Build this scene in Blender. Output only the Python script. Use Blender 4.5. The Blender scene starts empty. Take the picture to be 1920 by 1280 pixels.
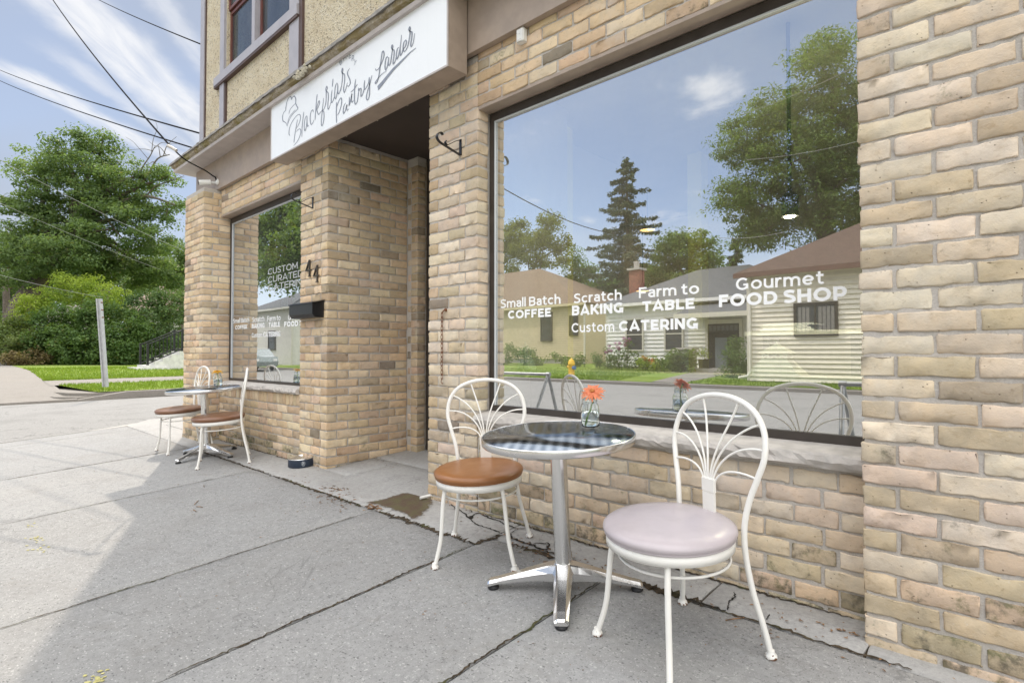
import bpy, bmesh, math, random
import numpy as np
from math import radians as R, sin, cos, pi
from mathutils import Vector, Matrix

S = bpy.context.scene
COL = S.collection
rng = np.random.default_rng(7)
random.seed(7)

# ---------------------------------------------------------------- camera
CAM = np.array([0.0, -2.55, 1.045])
YAW, PITCH, FPX = R(42.89), R(1.244), 1042.47
cd = bpy.data.cameras.new('camera')
cam = bpy.data.objects.new('camera', cd)
COL.objects.link(cam)
cam.location = CAM
cam.rotation_euler = (R(90) + PITCH, 0, YAW)
cd.sensor_width = 36.0
cd.lens = 36.0 * FPX / 1920.0
cd.clip_start = 0.02
cd.clip_end = 3000
S.camera = cam

# ---------------------------------------------------------------- light
SUN_EL = R(50.5)
SUN_AZ = np.array([-0.919, 0.394])          # horizontal direction towards the sun
w = bpy.data.worlds.new('World')
S.world = w
w.use_nodes = True
nt = w.node_tree
nt.nodes.clear()
N = nt.nodes.new
LK = nt.links.new
out = N('ShaderNodeOutputWorld')
bg = N('ShaderNodeBackground')
bg.inputs['Strength'].default_value = 0.15
sky = N('ShaderNodeTexSky')
sky.sky_type = 'NISHITA'
sky.sun_disc = False
sky.sun_elevation = SUN_EL
sky.sun_rotation = math.atan2(SUN_AZ[0], SUN_AZ[1])
sky.altitude = 200
sky.air_density = 0.8
sky.dust_density = 0.05
sky.ozone_density = 1.4
# clouds live in the sky dome itself: thin cirrus streaks and soft cumulus
tc = N('ShaderNodeTexCoord')
sep = N('ShaderNodeSeparateXYZ')
LK(tc.outputs['Generated'], sep.inputs[0])
def M(op, a, b=None, clamp=False):
    n = N('ShaderNodeMath'); n.operation = op; n.use_clamp = clamp
    for i, v in enumerate((a, b)):
        if v is None: continue
        if isinstance(v, (int, float)): n.inputs[i].default_value = v
        else: LK(v, n.inputs[i])
    return n.outputs[0]
zc = M('ADD', M('MAXIMUM', sep.outputs[2], 0.0), 0.10)
px_ = M('DIVIDE', sep.outputs[0], zc)
py_ = M('DIVIDE', sep.outputs[1], zc)
cmb = N('ShaderNodeCombineXYZ')
LK(px_, cmb.inputs[0]); LK(py_, cmb.inputs[1])
def cloud_noise(rot, sc, nscale, detail, rough, dist, lo, hi, offs=(0, 0, 0), tex=False):
    mp = N('ShaderNodeMapping')
    if tex: mp.vector_type = 'TEXTURE'
    mp.inputs['Rotation'].default_value = (0, 0, rot)
    mp.inputs['Scale'].default_value = sc
    mp.inputs['Location'].default_value = offs
    LK(cmb.outputs[0], mp.inputs[0])
    nz = N('ShaderNodeTexNoise')
    nz.inputs['Scale'].default_value = nscale
    nz.inputs['Detail'].default_value = detail
    nz.inputs['Roughness'].default_value = rough
    nz.inputs['Distortion'].default_value = dist
    LK(mp.outputs[0], nz.inputs['Vector'])
    mr = N('ShaderNodeMapRange')
    mr.interpolation_type = 'SMOOTHSTEP'
    mr.inputs['From Min'].default_value = lo
    mr.inputs['From Max'].default_value = hi
    LK(nz.outputs['Fac'], mr.inputs['Value'])
    return mr.outputs[0]
STREAK = math.atan2(0.43, -0.45)
wob = N('ShaderNodeTexNoise'); wob.inputs['Scale'].default_value = 3.2; wob.inputs['Detail'].default_value = 6; wob.inputs['Roughness'].default_value = 0.6
LK(cmb.outputs[0], wob.inputs['Vector'])
wo = M('SUBTRACT', wob.outputs['Fac'], 0.5)
dx_ = M('ADD', px_, 1.62); dy_ = M('SUBTRACT', py_, 0.224)
across = M('ADD', M('MULTIPLY', dx_, 0.68), M('MULTIPLY', dy_, 0.733))
along = M('ADD', M('MULTIPLY', dx_, -0.733), M('MULTIPLY', dy_, 0.68))
fib = cloud_noise(STREAK, (1.0, 0.22, 1), 3.0, 7, 0.6, 0.45, 0.25, 0.70, (0.3, 0.55, 0), True)
def streak(pos, half, s0, s1, soft, tilt=0.0):
    d_ = M('ABSOLUTE', M('ADD', M('SUBTRACT', across, pos), M('ADD', M('MULTIPLY', wo, 0.16), M('MULTIPLY', along, tilt))))
    def SM(v, lo, hi):
        m_ = N('ShaderNodeMapRange'); m_.interpolation_type = 'SMOOTHSTEP'
        m_.inputs['From Min'].default_value = lo; m_.inputs['From Max'].default_value = hi
        LK(v, m_.inputs['Value']); return m_.outputs[0]
    body = SM(d_, half, half * soft)
    return M('MULTIPLY', M('MULTIPLY', body, M('ADD', M('MULTIPLY', fib, 0.7), 0.3)), M('MULTIPLY', SM(along, s0 - .15, s0 + .05), SM(along, s1 + .2, s1)))
cirrus = M('MAXIMUM', M('MAXIMUM', streak(0.0, 0.125, -1.0, 1.6, 0.25, -0.03), streak(-0.40, 0.085, 0.28, 0.95, 0.2, -0.25)), M('MAXIMUM', M('MULTIPLY', streak(0.21, 0.06, -0.5, 0.3, 0.1), 0.6), M('MULTIPLY', streak(-0.17, 0.05, 0.25, 0.7, 0.1, -.1), 0.5)))
cumulus = cloud_noise(0.4, (1, 1, 1), 2.3, 8, 0.56, 0.25, 0.60, 0.78, (1.7, 0.2, 0))
veil = cloud_noise(-STREAK, (0.5, 1.2, 1), 0.9, 4, 0.5, 0.2, 0.35, 0.8, (4.0, 2, 0))
# more cirrus to the north, more cumulus to the south
north = N('ShaderNodeMapRange'); north.interpolation_type = 'SMOOTHSTEP'
north.inputs['From Min'].default_value = -0.25; north.inputs['From Max'].default_value = 0.05
LK(sep.outputs[1], north.inputs['Value'])
c1 = M('MULTIPLY', cirrus, north.outputs[0])
c2 = M('MULTIPLY', cumulus, M('SUBTRACT', 1.0, M('MULTIPLY', north.outputs[0], 0.7)))
def MIX(fac, a, b_):
    n = N('ShaderNodeMixRGB')
    for i, v in enumerate((fac, a, b_)):
        if isinstance(v, (int, float)): n.inputs[i].default_value = v
        elif isinstance(v, tuple): n.inputs[i].default_value = (*v, 1)
        else: LK(v, n.inputs[i])
    return n.outputs[0]
nf = north.outputs[0]
# thin veil, then the clouds proper, then bright fill cloud added overhead
col = MIX(M('ADD', M('MULTIPLY', veil, 0.30), M('ADD', 0.24, M('MULTIPLY', nf, 0.48))), sky.outputs[0], MIX(nf, (4.82, 4.93, 5.15), (2.28, 2.46, 2.81)))
hz = N('ShaderNodeMapRange'); hz.interpolation_type = 'SMOOTHSTEP'       # pale band over the horizon
hz.inputs['From Min'].default_value = 0.26; hz.inputs['From Max'].default_value = 0.0
hz.inputs['To Max'].default_value = 0.75
LK(sep.outputs[2], hz.inputs['Value'])
col = MIX(hz.outputs[0], col, MIX(nf, (4.70, 4.82, 5.04), (3.25, 3.47, 3.81)))
cv = M('MAXIMUM', M('MULTIPLY', c1, 0.95), M('MULTIPLY', c2, 0.85), True)
col = MIX(cv, col, MIX(nf, (6.27, 6.27, 6.38), (4.59, 4.61, 4.70)))
cap = N('ShaderNodeMapRange'); cap.interpolation_type = 'SMOOTHSTEP'  # overhead cloud out of view, put in to light the shaded front
cap.inputs['From Min'].default_value = 0.50; cap.inputs['From Max'].default_value = 0.64
LK(sep.outputs[2], cap.inputs['Value'])
over = cloud_noise(0.9, (1, 1, 1), 1.1, 5, 0.5, 0.3, 0.25, 0.75, (9, 3, 0))
col = MIX(cap.outputs[0], col, MIX(over, (11.56, 11.56, 11.68), (15.34, 15.28, 15.22)))
east = N('ShaderNodeMapRange'); east.interpolation_type = 'SMOOTHSTEP'  # unseen bright cloud in the east, added to light the recess and returns
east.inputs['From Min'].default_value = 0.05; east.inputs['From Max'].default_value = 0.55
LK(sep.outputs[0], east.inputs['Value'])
fill_bank = N('ShaderNodeMapRange'); fill_bank.interpolation_type = 'SMOOTHSTEP'
fill_bank.inputs['From Min'].default_value = 0.03; fill_bank.inputs['From Max'].default_value = 0.16
LK(sep.outputs[2], fill_bank.inputs['Value'])
col = MIX(M('MULTIPLY', east.outputs[0], fill_bank.outputs[0]), col, MIX(over, (9.44, 9.44, 9.44), (12.51, 12.51, 12.39)))
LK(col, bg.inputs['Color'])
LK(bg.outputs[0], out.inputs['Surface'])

sd = bpy.data.lights.new('sun', 'SUN')
sun = bpy.data.objects.new('sun', sd)
COL.objects.link(sun)
sd.energy = 2.0
sd.angle = R(0.5)
sd.color = (1.0, 0.90, 0.76)
az = SUN_AZ / np.linalg.norm(SUN_AZ)
sdir = Vector((az[0] * cos(SUN_EL), az[1] * cos(SUN_EL), sin(SUN_EL)))
sun.rotation_euler = sdir.to_track_quat('Z', 'Y').to_euler()
sun.location = (-20, 12, 30)

S.view_settings.view_transform = 'Standard'
S.view_settings.look = 'None'
S.view_settings.exposure = 0.52
S.view_settings.gamma = 1
S.render.film_transparent = False
S.cycles.max_bounces = 10
S.cycles.transparent_max_bounces = 24
S.cycles.sample_clamp_indirect = 6
S.cycles.use_denoising = True

# ---------------------------------------------------------------- helpers
_cy, _sy = cos(YAW), sin(YAW)
_f = np.array([-_sy * cos(PITCH), _cy * cos(PITCH), sin(PITCH)])
_r = np.array([_cy, _sy, 0.0])
_u = np.cross(_r, _f)
def ray(x, y): return (x - 960) / FPX * _r - (y - 640) / FPX * _u + _f
def wy(x, y, Y):                    # survey point of the photograph on the vertical plane Y
    d = ray(x, y); return CAM + d * ((Y - CAM[1]) / d[1])
def wz(x, y, Z):
    d = ray(x, y); return CAM + d * ((Z - CAM[2]) / d[2])
def far(x, y, dist): return CAM + ray(x, y) * dist
YG = 0.13                            # plane of the shop window glass
def mir(x, y, Yv):                   # survey point seen in the shop window glass
    p = wy(x, y, Yv); p[1] = 2 * YG - p[1]; return p
SL = 0.066                           # cross fall of the pavement
def gz(y): return SL * y

class MB:
    """Collects shapes for ONE mesh object."""
    def __init__(s): s.v = []; s.f = []; s.m = []; s.sm = []
    def add(s, vs, fs, mi=0, smooth=False):
        o = len(s.v); s.v.extend([tuple(map(float, p)) for p in vs])
        for f in fs: s.f.append(tuple(i + o for i in f)); s.m.append(mi); s.sm.append(smooth)
        return s
    def box(s, x0, x1, y0, y1, z0, z1, mi=0, bev=0.0):
        if bev > 0:
            bm = bmesh.new(); bmesh.ops.create_cube(bm, size=1)
            for v in bm.verts:
                v.co = Vector(((x0 + x1) / 2 + v.co.x * (x1 - x0), (y0 + y1) / 2 + v.co.y * (y1 - y0), (z0 + z1) / 2 + v.co.z * (z1 - z0)))
            bmesh.ops.bevel(bm, geom=bm.edges[:], offset=bev, segments=2, affect='EDGES')
            bm.verts.index_update()
            s.add([v.co for v in bm.verts], [[v.index for v in f.verts] for f in bm.faces], mi); bm.free(); return s
        return s.add([(x0, y0, z0), (x1, y0, z0), (x1, y1, z0), (x0, y1, z0), (x0, y0, z1), (x1, y0, z1), (x1, y1, z1), (x0, y1, z1)],
                     [(0, 3, 2, 1), (4, 5, 6, 7), (0, 1, 5, 4), (1, 2, 6, 5), (2, 3, 7, 6), (3, 0, 4, 7)], mi)
    def prism(s, poly, axis, a, b, mi=0):
        """poly: 2-D outline in the two other axes, extruded from a to b along axis."""
        def P(p, t):
            return {'x': (t, p[0], p[1]), 'y': (p[0], t, p[1]), 'z': (p[0], p[1], t)}[axis]
        n = len(poly)
        vs = [P(p, a) for p in poly] + [P(p, b) for p in poly]
        fs = [tuple(range(n))[::-1], tuple(range(n, 2 * n))] + [(i, (i + 1) % n, n + (i + 1) % n, n + i) for i in range(n)]
        return s.add(vs, fs, mi)
    def tube(s, pts, r, n=10, mi=0, cap=True, closed=False):
        P = [np.array(p, float) for p in pts]; k = len(P)
        rr = [r] * k if isinstance(r, (int, float)) else list(r)
        T = []
        for i in range(k):
            a = P[(i - 1) % k] if (closed or i > 0) else P[i]
            b = P[(i + 1) % k] if (closed or i < k - 1) else P[i]
            t = b - a; T.append(t / (np.linalg.norm(t) + 1e-12))
        ref = np.array([0, 0, 1.0]) if abs(T[0][2]) < 0.9 else np.array([1.0, 0, 0])
        nrm = np.cross(T[0], ref); nrm /= np.linalg.norm(nrm)
        vs = []
        for i in range(k):
            nrm = nrm - T[i] * np.dot(nrm, T[i]); nrm /= (np.linalg.norm(nrm) + 1e-12)
            bi = np.cross(T[i], nrm)
            for j in range(n):
                a = 2 * pi * j / n
                vs.append(P[i] + rr[i] * (cos(a) * nrm + sin(a) * bi))
        fs = []
        for i in range(k if closed else k - 1):
            i2 = (i + 1) % k
            for j in range(n):
                j2 = (j + 1) % n
                fs.append((i * n + j, i * n + j2, i2 * n + j2, i2 * n + j))
        s.add(vs, fs, mi, True)
        if cap and not closed:
            s.add([vs[j] for j in range(n)], [tuple(range(n))[::-1]], mi)
            s.add([vs[(k - 1) * n + j] for j in range(n)], [tuple(range(n))], mi)
        return s
    def lathe(s, prof, c=(0, 0, 0), n=32, mi=0, axis='z', smooth=True):
        vs = []; k = len(prof)
        for r_, z_ in prof:
            for j in range(n):
                a = 2 * pi * j / n
                q = (r_ * cos(a), r_ * sin(a), z_)
                if axis == 'y': q = (q[0], q[2], q[1])
                if axis == 'x': q = (q[2], q[0], q[1])
                vs.append((c[0] + q[0], c[1] + q[1], c[2] + q[2]))
        fs = []
        for i in range(k - 1):
            for j in range(n):
                j2 = (j + 1) % n
                fs.append((i * n + j, i * n + j2, (i + 1) * n + j2, (i + 1) * n + j))
        s.add(vs, fs, mi, smooth)
        if prof[0][0] > 1e-5: s.add(vs[:n], [tuple(range(n))[::-1]], mi)
        if prof[-1][0] > 1e-5: s.add(vs[-n:], [tuple(range(n))], mi)
        return s
    def build(s, name, mats, parent=None, loc=None):
        me = bpy.data.meshes.new(name)
        me.from_pydata(s.v, [], s.f)
        if not isinstance(mats, (list, tuple)): mats = [mats]
        for m in mats: me.materials.append(m)
        me.polygons.foreach_set('material_index', s.m)
        me.polygons.foreach_set('use_smooth', s.sm)
        me.update()
        bm = bmesh.new(); bm.from_mesh(me)
        bmesh.ops.recalc_face_normals(bm, faces=bm.faces[:]); bm.to_mesh(me); bm.free()
        return link(name, me, parent, loc)

def link(name, me, parent=None, loc=None):
    o = bpy.data.objects.new(name, me); COL.objects.link(o)
    if parent is not None: o.parent = parent
    if loc is not None: o.location = loc
    return o
def tag(o, label=None, cat=None, group=None, kind=None):
    if label: o['label'] = label
    if cat: o['category'] = cat
    if group: o['group'] = group
    if kind: o['kind'] = kind
    return o
def empty(name, loc=(0, 0, 0), rz=0.0, tilt=0.0):
    o = bpy.data.objects.new(name, None); COL.objects.link(o)
    o.empty_display_size = 0.1
    o.location = loc
    # furniture stands square on the sloping pavement
    o.rotation_euler = (Matrix.Rotation(tilt, 3, 'X') @ Matrix.Rotation(rz, 3, 'Z')).to_euler()
    return o
def copy_tree(o, parent=None):
    c = o.copy(); COL.objects.link(c)
    if parent is not None:
        c.parent = parent
    for ch in list(o.children): copy_tree(ch, c)
    return c
def smooth_path(pts, n=8, closed=False):
    P = [np.array(p, float) for p in pts]; k = len(P); o = []
    for i in range(k if closed else k - 1):
        p0 = P[(i - 1) % k] if (closed or i > 0) else 2 * P[0] - P[1]
        p1 = P[i]; p2 = P[(i + 1) % k]
        p3 = P[(i + 2) % k] if (closed or i < k - 2) else 2 * P[-1] - P[-2]
        for j in range(n):
            t = j / n
            o.append(0.5 * ((2 * p1) + (-p0 + p2) * t + (2 * p0 - 5 * p1 + 4 * p2 - p3) * t * t + (-p0 + 3 * p1 - 3 * p2 + p3) * t ** 3))
    if not closed: o.append(P[-1])
    return o

# ---------------------------------------------------------------- materials
class Mat:
    def __init__(s, name):
        s.m = bpy.data.materials.new(name); s.m.use_nodes = True
        s.t = s.m.node_tree; s.t.nodes.clear()
        s.out = s.t.nodes.new('ShaderNodeOutputMaterial')
    def n(s, typ, **kw):
        nd = s.t.nodes.new(typ)
        for k, v in kw.items():
            if hasattr(nd, k) and k not in nd.inputs: setattr(nd, k, v)
            else: nd.inputs[k].default_value = v
        return nd
    def l(s, a, b): s.t.links.new(a, b)
    def coord(s, scale=(1, 1, 1), kind='Object'):
        c = s.n('ShaderNodeTexCoord'); mp = s.n('ShaderNodeMapping'); mp.inputs['Scale'].default_value = scale
        s.l(c.outputs[kind], mp.inputs[0]); return mp.outputs[0]
    def wcoord(s, scale=(1, 1, 1)):
        g = s.n('ShaderNodeNewGeometry'); mp = s.n('ShaderNodeMapping'); mp.inputs['Scale'].default_value = scale
        s.l(g.outputs['Position'], mp.inputs[0]); return mp.outputs[0]
    def noise(s, vec, scale, detail=4, rough=0.55, dist=0.0):
        nz = s.n('ShaderNodeTexNoise'); nz.inputs['Scale'].default_value = scale; nz.inputs['Detail'].default_value = detail
        nz.inputs['Roughness'].default_value = rough; nz.inputs['Distortion'].default_value = dist
        s.l(vec, nz.inputs['Vector']); return nz.outputs['Fac']
    def ramp(s, fac, stops, interp='LINEAR'):
        rp = s.n('ShaderNodeValToRGB'); rp.color_ramp.interpolation = interp; e = rp.color_ramp.elements
        while len(e) < len(stops): e.new(0.5)
        for i, (p, c) in enumerate(stops):
            e[i].position = p; e[i].color = (*c, 1) if len(c) == 3 else c
        s.l(fac, rp.inputs[0]); return rp.outputs[0]
    def mix(s, fac, a, b, mode='MIX'):
        mx = s.n('ShaderNodeMixRGB'); mx.blend_type = mode
        for i, v in ((0, fac), (1, a), (2, b)):
            if isinstance(v, (int, float)): mx.inputs[i].default_value = v
            elif isinstance(v, tuple): mx.inputs[i].default_value = (*v, 1) if len(v) == 3 else v
            else: s.l(v, mx.inputs[i])
        return mx.outputs[0]
    def math(s, op, a, b=0.5):
        m = s.n('ShaderNodeMath'); m.operation = op
        for i, v in enumerate((a, b)):
            if isinstance(v, (int, float)): m.inputs[i].default_value = v
            else: s.l(v, m.inputs[i])
        return m.outputs[0]
    def rng(s, v, a, b, c=0.0, d=1.0, sm=True):
        m = s.n('ShaderNodeMapRange'); m.interpolation_type = 'SMOOTHSTEP' if sm else 'LINEAR'
        m.inputs['From Min'].default_value = a; m.inputs['From Max'].default_value = b
        m.inputs['To Min'].default_value = c; m.inputs['To Max'].default_value = d
        s.l(v, m.inputs['Value']); return m.outputs[0]
    def bsdf(s, color, rough=0.6, metal=0.0, bump=None, bstr=0.3, bdist=0.01, spec=0.5, coat=0.0, extra=None):
        b = s.n('ShaderNodeBsdfPrincipled')
        for nm, v in (('Base Color', color), ('Roughness', rough), ('Metallic', metal)):
            if isinstance(v, (int, float)): b.inputs[nm].default_value = v
            elif isinstance(v, tuple): b.inputs[nm].default_value = (*v, 1)
            else: s.l(v, b.inputs[nm])
        b.inputs['Specular IOR Level'].default_value = spec
        b.inputs['Coat Weight'].default_value = coat
        if extra:
            for k, v in extra.items(): b.inputs[k].default_value = v
        if bump is not None:
            bp = s.n('ShaderNodeBump'); bp.inputs['Strength'].default_value = bstr; bp.inputs['Distance'].default_value = bdist
            s.l(bump, bp.inputs['Height']); s.l(bp.outputs[0], b.inputs['Normal'])
        s.l(b.outputs[0], s.out.inputs['Surface']); s.b = b
        return s.m

def plain(name, col, rough=0.55, metal=0.0, var=0.10, nscale=18, bstr=0.12, bdist=0.003, spec=0.5, coat=0.0):
    k = Mat(name); v = k.wcoord()
    n1 = k.noise(v, nscale, 5); n2 = k.noise(v, nscale * 0.17, 3)
    c = k.mix(k.rng(n1, 0.3, 0.7), tuple(x * (1 - var) for x in col), tuple(min(1, x * (1 + var)) for x in col))
    c = k.mix(k.math('MULTIPLY', k.rng(n2, 0.35, 0.65), var), c, tuple(x * 0.75 for x in col))
    rr = k.rng(n1, 0.25, 0.75, max(0.02, rough - 0.08), min(1, rough + 0.08), False)
    return k.bsdf(c, rr, metal, n1, bstr, bdist, spec, coat)

def mat_brick():
    k = Mat('buff_brick')
    a = k.n('ShaderNodeVertexColor'); a.layer_name = 'Col'
    v = k.wcoord(); base = a.outputs['Color']; age = a.outputs['Alpha']
    n1 = k.noise(v, 48, 6, 0.68); n2 = k.noise(v, 13, 5, 0.62); n3 = k.noise(v, 190, 3); n4 = k.noise(k.wcoord((1, 1, 2.2)), 24, 5, 0.7, 0.5)
    c = k.mix(k.rng(n2, 0.36, 0.68, 0, 0.6), base, k.mix(1.0, base, (1.20, 1.15, 1.06), 'MULTIPLY'))
    c = k.mix(k.rng(n4, 0.52, 0.72, 0, 0.55), c, k.mix(1.0, c, (0.72, 0.66, 0.58), 'MULTIPLY'))
    c = k.mix(k.rng(n1, 0.60, 0.74, 0, 0.55), c, k.mix(1.0, c, (0.50, 0.45, 0.38), 'MULTIPLY'))
    c = k.mix(k.rng(n1, 0.40, 0.27, 0, 0.5), c, (0.62, 0.56, 0.47))
    vo = k.n('ShaderNodeTexVoronoi'); vo.inputs['Scale'].default_value = 85; k.l(v, vo.inputs['Vector'])
    sp = k.n('ShaderNodeSeparateColor'); k.l(vo.outputs['Color'], sp.inputs[0])
    pit = k.math('MULTIPLY', k.rng(vo.outputs['Distance'], 0.30, 0.12), k.rng(sp.outputs[0], 0.93, 0.97))
    c = k.mix(k.math('MULTIPLY', pit, 0.6), c, (0.12, 0.09, 0.06))
    lime = k.noise(k.wcoord((1.0, 1.0, 0.6)), 2.6, 6, 0.66)
    c = k.mix(k.rng(lime, 0.54, 0.72, 0, 0.36), c, (0.60, 0.565, 0.505))
    soot = k.noise(k.wcoord((1.2, 1.2, 0.35)), 1.7, 6, 0.62)
    c = k.mix(k.rng(soot, 0.50, 0.70, 0, 0.5), c, k.mix(1.0, c, (0.74, 0.70, 0.64), 'MULTIPLY'))
    # lichen and soot take hold in patches of the old bricks near the ground
    mo = k.noise(v, 15, 7, 0.72, 0.15); mcol = k.mix(k.rng(k.noise(v, 9, 3), .42, .6), (0.085, 0.080, 0.062), (0.115, 0.125, 0.055))
    c = k.mix(k.math('MULTIPLY', k.rng(k.math('ADD', mo, k.math('MULTIPLY', age, 0.30)), 0.64, 0.86), 0.82), c, mcol)
    h = k.math('SUBTRACT', k.math('ADD', k.math('MULTIPLY', n1, 0.8), k.math('ADD', k.math('MULTIPLY', n3, 0.22), k.math('MULTIPLY', n2, 0.7))), k.math('MULTIPLY', pit, 0.6))
    return k.bsdf(c, 0.9, 0, h, 0.7, 0.005, 0.2)
def mat_mortar():
    k = Mat('mortar'); v = k.wcoord()
    n1 = k.noise(v, 130, 5, 0.7); n2 = k.noise(v, 7, 4)
    c = k.ramp(n1, [(0.25, (0.41, 0.375, 0.34)), (0.7, (0.57, 0.53, 0.485))])
    c = k.mix(k.rng(n2, 0.5, 0.75, 0, 0.5), c, (0.40, 0.36, 0.305))
    return k.bsdf(c, 0.95, 0, n1, 0.8, 0.004, 0.2)
def mat_concrete(name, base, fleck, seed=0.0, dirt=0.4):
    """Pavement: worn cement face with exposed stone chips, hairline dirt and stains."""
    k = Mat(name); v = k.wcoord(); v2 = k.wcoord((0.75, 1.0, 1.0))
    n1 = k.noise(v, 2.3 + seed, 6, 0.6); n2 = k.noise(v, 34, 5, 0.7); n3 = k.noise(v, 230, 3, 0.6); n4 = k.noise(v, 0.75, 3)
    c = k.mix(k.rng(n2, 0.3, 0.7), tuple(x * 0.86 for x in base), tuple(x * 1.10 for x in base))
    c = k.mix(k.rng(n1, 0.45, 0.75, 0, 0.45), c, tuple(x * f for x, f in zip(base, (0.78, 0.76, 0.74))))
    c = k.mix(k.rng(n4, 0.45, 0.7, 0, 0.25), c, tuple(x * f for x, f in zip(base, (1.12, 1.08, 1.02))))
    dis = k.n('ShaderNodeVectorMath'); dis.operation = 'ADD'
    nv = k.n('ShaderNodeTexNoise'); nv.inputs['Scale'].default_value = 60; k.l(v, nv.inputs['Vector'])
    scl = k.n('ShaderNodeVectorMath'); scl.operation = 'SCALE'; scl.inputs['Scale'].default_value = 0.012; k.l(nv.outputs['Color'], scl.inputs[0])
    k.l(scl.outputs[0], dis.inputs[1])
    for stretch, sc, lo, hi, aw, ad in (((0.45, 1.0, 1.0), 120, 0.86, 0.92, 0.50, 0.70), ((1.0, 0.5, 1.0), 150, 0.87, 0.93, 0.45, 0.60), ((0.8, 0.8, 1.0), 260, 0.80, 0.92, 0.40, 0.60)):
        mp = k.n('ShaderNodeMapping'); mp.inputs['Scale'].default_value = stretch; k.l(v, dis.inputs[0]); k.l(dis.outputs[0], mp.inputs[0])
        vo = k.n('ShaderNodeTexVoronoi'); vo.inputs['Scale'].default_value = sc; k.l(mp.outputs[0], vo.inputs['Vector'])
        sp = k.n('ShaderNodeSeparateColor'); k.l(vo.outputs['Color'], sp.inputs[0])
        shape = k.rng(vo.outputs['Distance'], 0.46, 0.26)
        c = k.mix(k.math('MULTIPLY', k.math('MULTIPLY', k.rng(sp.outputs[0], lo, hi), shape), aw * fleck), c, (0.60, 0.59, 0.57))
        c = k.mix(k.math('MULTIPLY', k.math('MULTIPLY', k.rng(sp.outputs[1], lo, hi), shape), ad * fleck), c, (0.10, 0.10, 0.10))
    c = k.mix(k.rng(n3, 0.35, 0.7, 0.0, 0.22), c, tuple(x * 0.6 for x in base))
    gum = k.n('ShaderNodeTexVoronoi'); gum.inputs['Scale'].default_value = 5.5; k.l(v, gum.inputs['Vector'])
    gs = k.n('ShaderNodeSeparateColor'); k.l(gum.outputs['Color'], gs.inputs[0])
    c = k.mix(k.math('MULTIPLY', k.math('MULTIPLY', k.rng(gum.outputs['Distance'], 0.10, 0.06), k.rng(gs.outputs[0], .70, .74)), 0.45 * fleck), c, tuple(x * 0.55 for x in base))
    st = k.noise(v, 4.2 + seed, 7, 0.72, 0.4)
    c = k.mix(k.rng(st, 0.56, 0.70, 0, 0.30), c, tuple(x * f for x, f in zip(base, (0.66, 0.62, 0.57))))
    crack = k.noise(v, 1.1, 5, 0.55, 0.6)
    line = k.math('ABSOLUTE', k.math('SUBTRACT', crack, 0.5))
    c = k.mix(k.rng(line, 0.004, 0.0, 0, dirt), c, tuple(x * 0.45 for x in base))
    h = k.math('ADD', k.math('MULTIPLY', n2, 0.5), k.math('MULTIPLY', n3, 0.6))
    return k.bsdf(c, 0.9, 0, h, 0.45, 0.004, 0.25)
def mat_asphalt():
    k = Mat('asphalt'); v = k.wcoord()
    n1 = k.noise(v, 1.2, 5); n2 = k.noise(v, 60, 4, 0.7); n3 = k.noise(v, 220, 2)
    vo = k.n('ShaderNodeTexVoronoi'); vo.inputs['Scale'].default_value = 90; k.l(v, vo.inputs['Vector'])
    sp = k.n('ShaderNodeSeparateColor'); k.l(vo.outputs['Color'], sp.inputs[0])
    c = k.ramp(n2, [(0.3, (0.20, 0.196, 0.19)), (0.7, (0.30, 0.295, 0.285))])
    c = k.mix(k.rng(sp.outputs[0], 0.7, 0.95, 0, 0.5), c, (0.45, 0.43, 0.41))
    c = k.mix(k.rng(n1, 0.45, 0.75, 0, 0.4), c, (0.17, 0.167, 0.16))
    crack = k.noise(v, 0.55, 5, 0.55, 0.8)
    c = k.mix(k.rng(k.math('ABSOLUTE', k.math('SUBTRACT', crack, 0.5)), 0.004, 0.0, 0, 0.7), c, (0.07, 0.068, 0.065))
    return k.bsdf(c, 0.92, 0, k.math('ADD', n2, n3), 0.5, 0.005, 0.25)
def mat_leaf(name, dark, light, trans=0.45, rough=0.5):
    k = Mat(name)
    a = k.n('ShaderNodeVertexColor'); a.layer_name = 'Col'
    sp = k.n('ShaderNodeSeparateColor'); k.l(a.outputs['Color'], sp.inputs[0])
    v = k.wcoord(); n1 = k.noise(v, 0.55, 3)
    f = k.math('ADD', k.math('MULTIPLY', sp.outputs[0], 0.75), k.math('MULTIPLY', k.rng(n1, 0.3, 0.7), 0.30))
    c = k.mix(f, dark, light)
    c = k.mix(k.rng(sp.outputs[1], 0.955, 0.985, 0, 0.6), c, (0.20, 0.17, 0.05))
    b = k.n('ShaderNodeBsdfPrincipled'); k.l(c, b.inputs['Base Color']); b.inputs['Roughness'].default_value = rough
    b.inputs['Specular IOR Level'].default_value = 0.18
    tr = k.n('ShaderNodeBsdfTranslucent')
    k.l(k.mix(1.0, c, (1.25, 1.25, 0.6), 'MULTIPLY'), tr.inputs['Color'])
    mx = k.n('ShaderNodeMixShader'); mx.inputs[0].default_value = trans
    k.l(b.outputs[0], mx.inputs[1]); k.l(tr.outputs[0], mx.inputs[2]); k.l(mx.outputs[0], k.out.inputs['Surface'])
    return k.m
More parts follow.
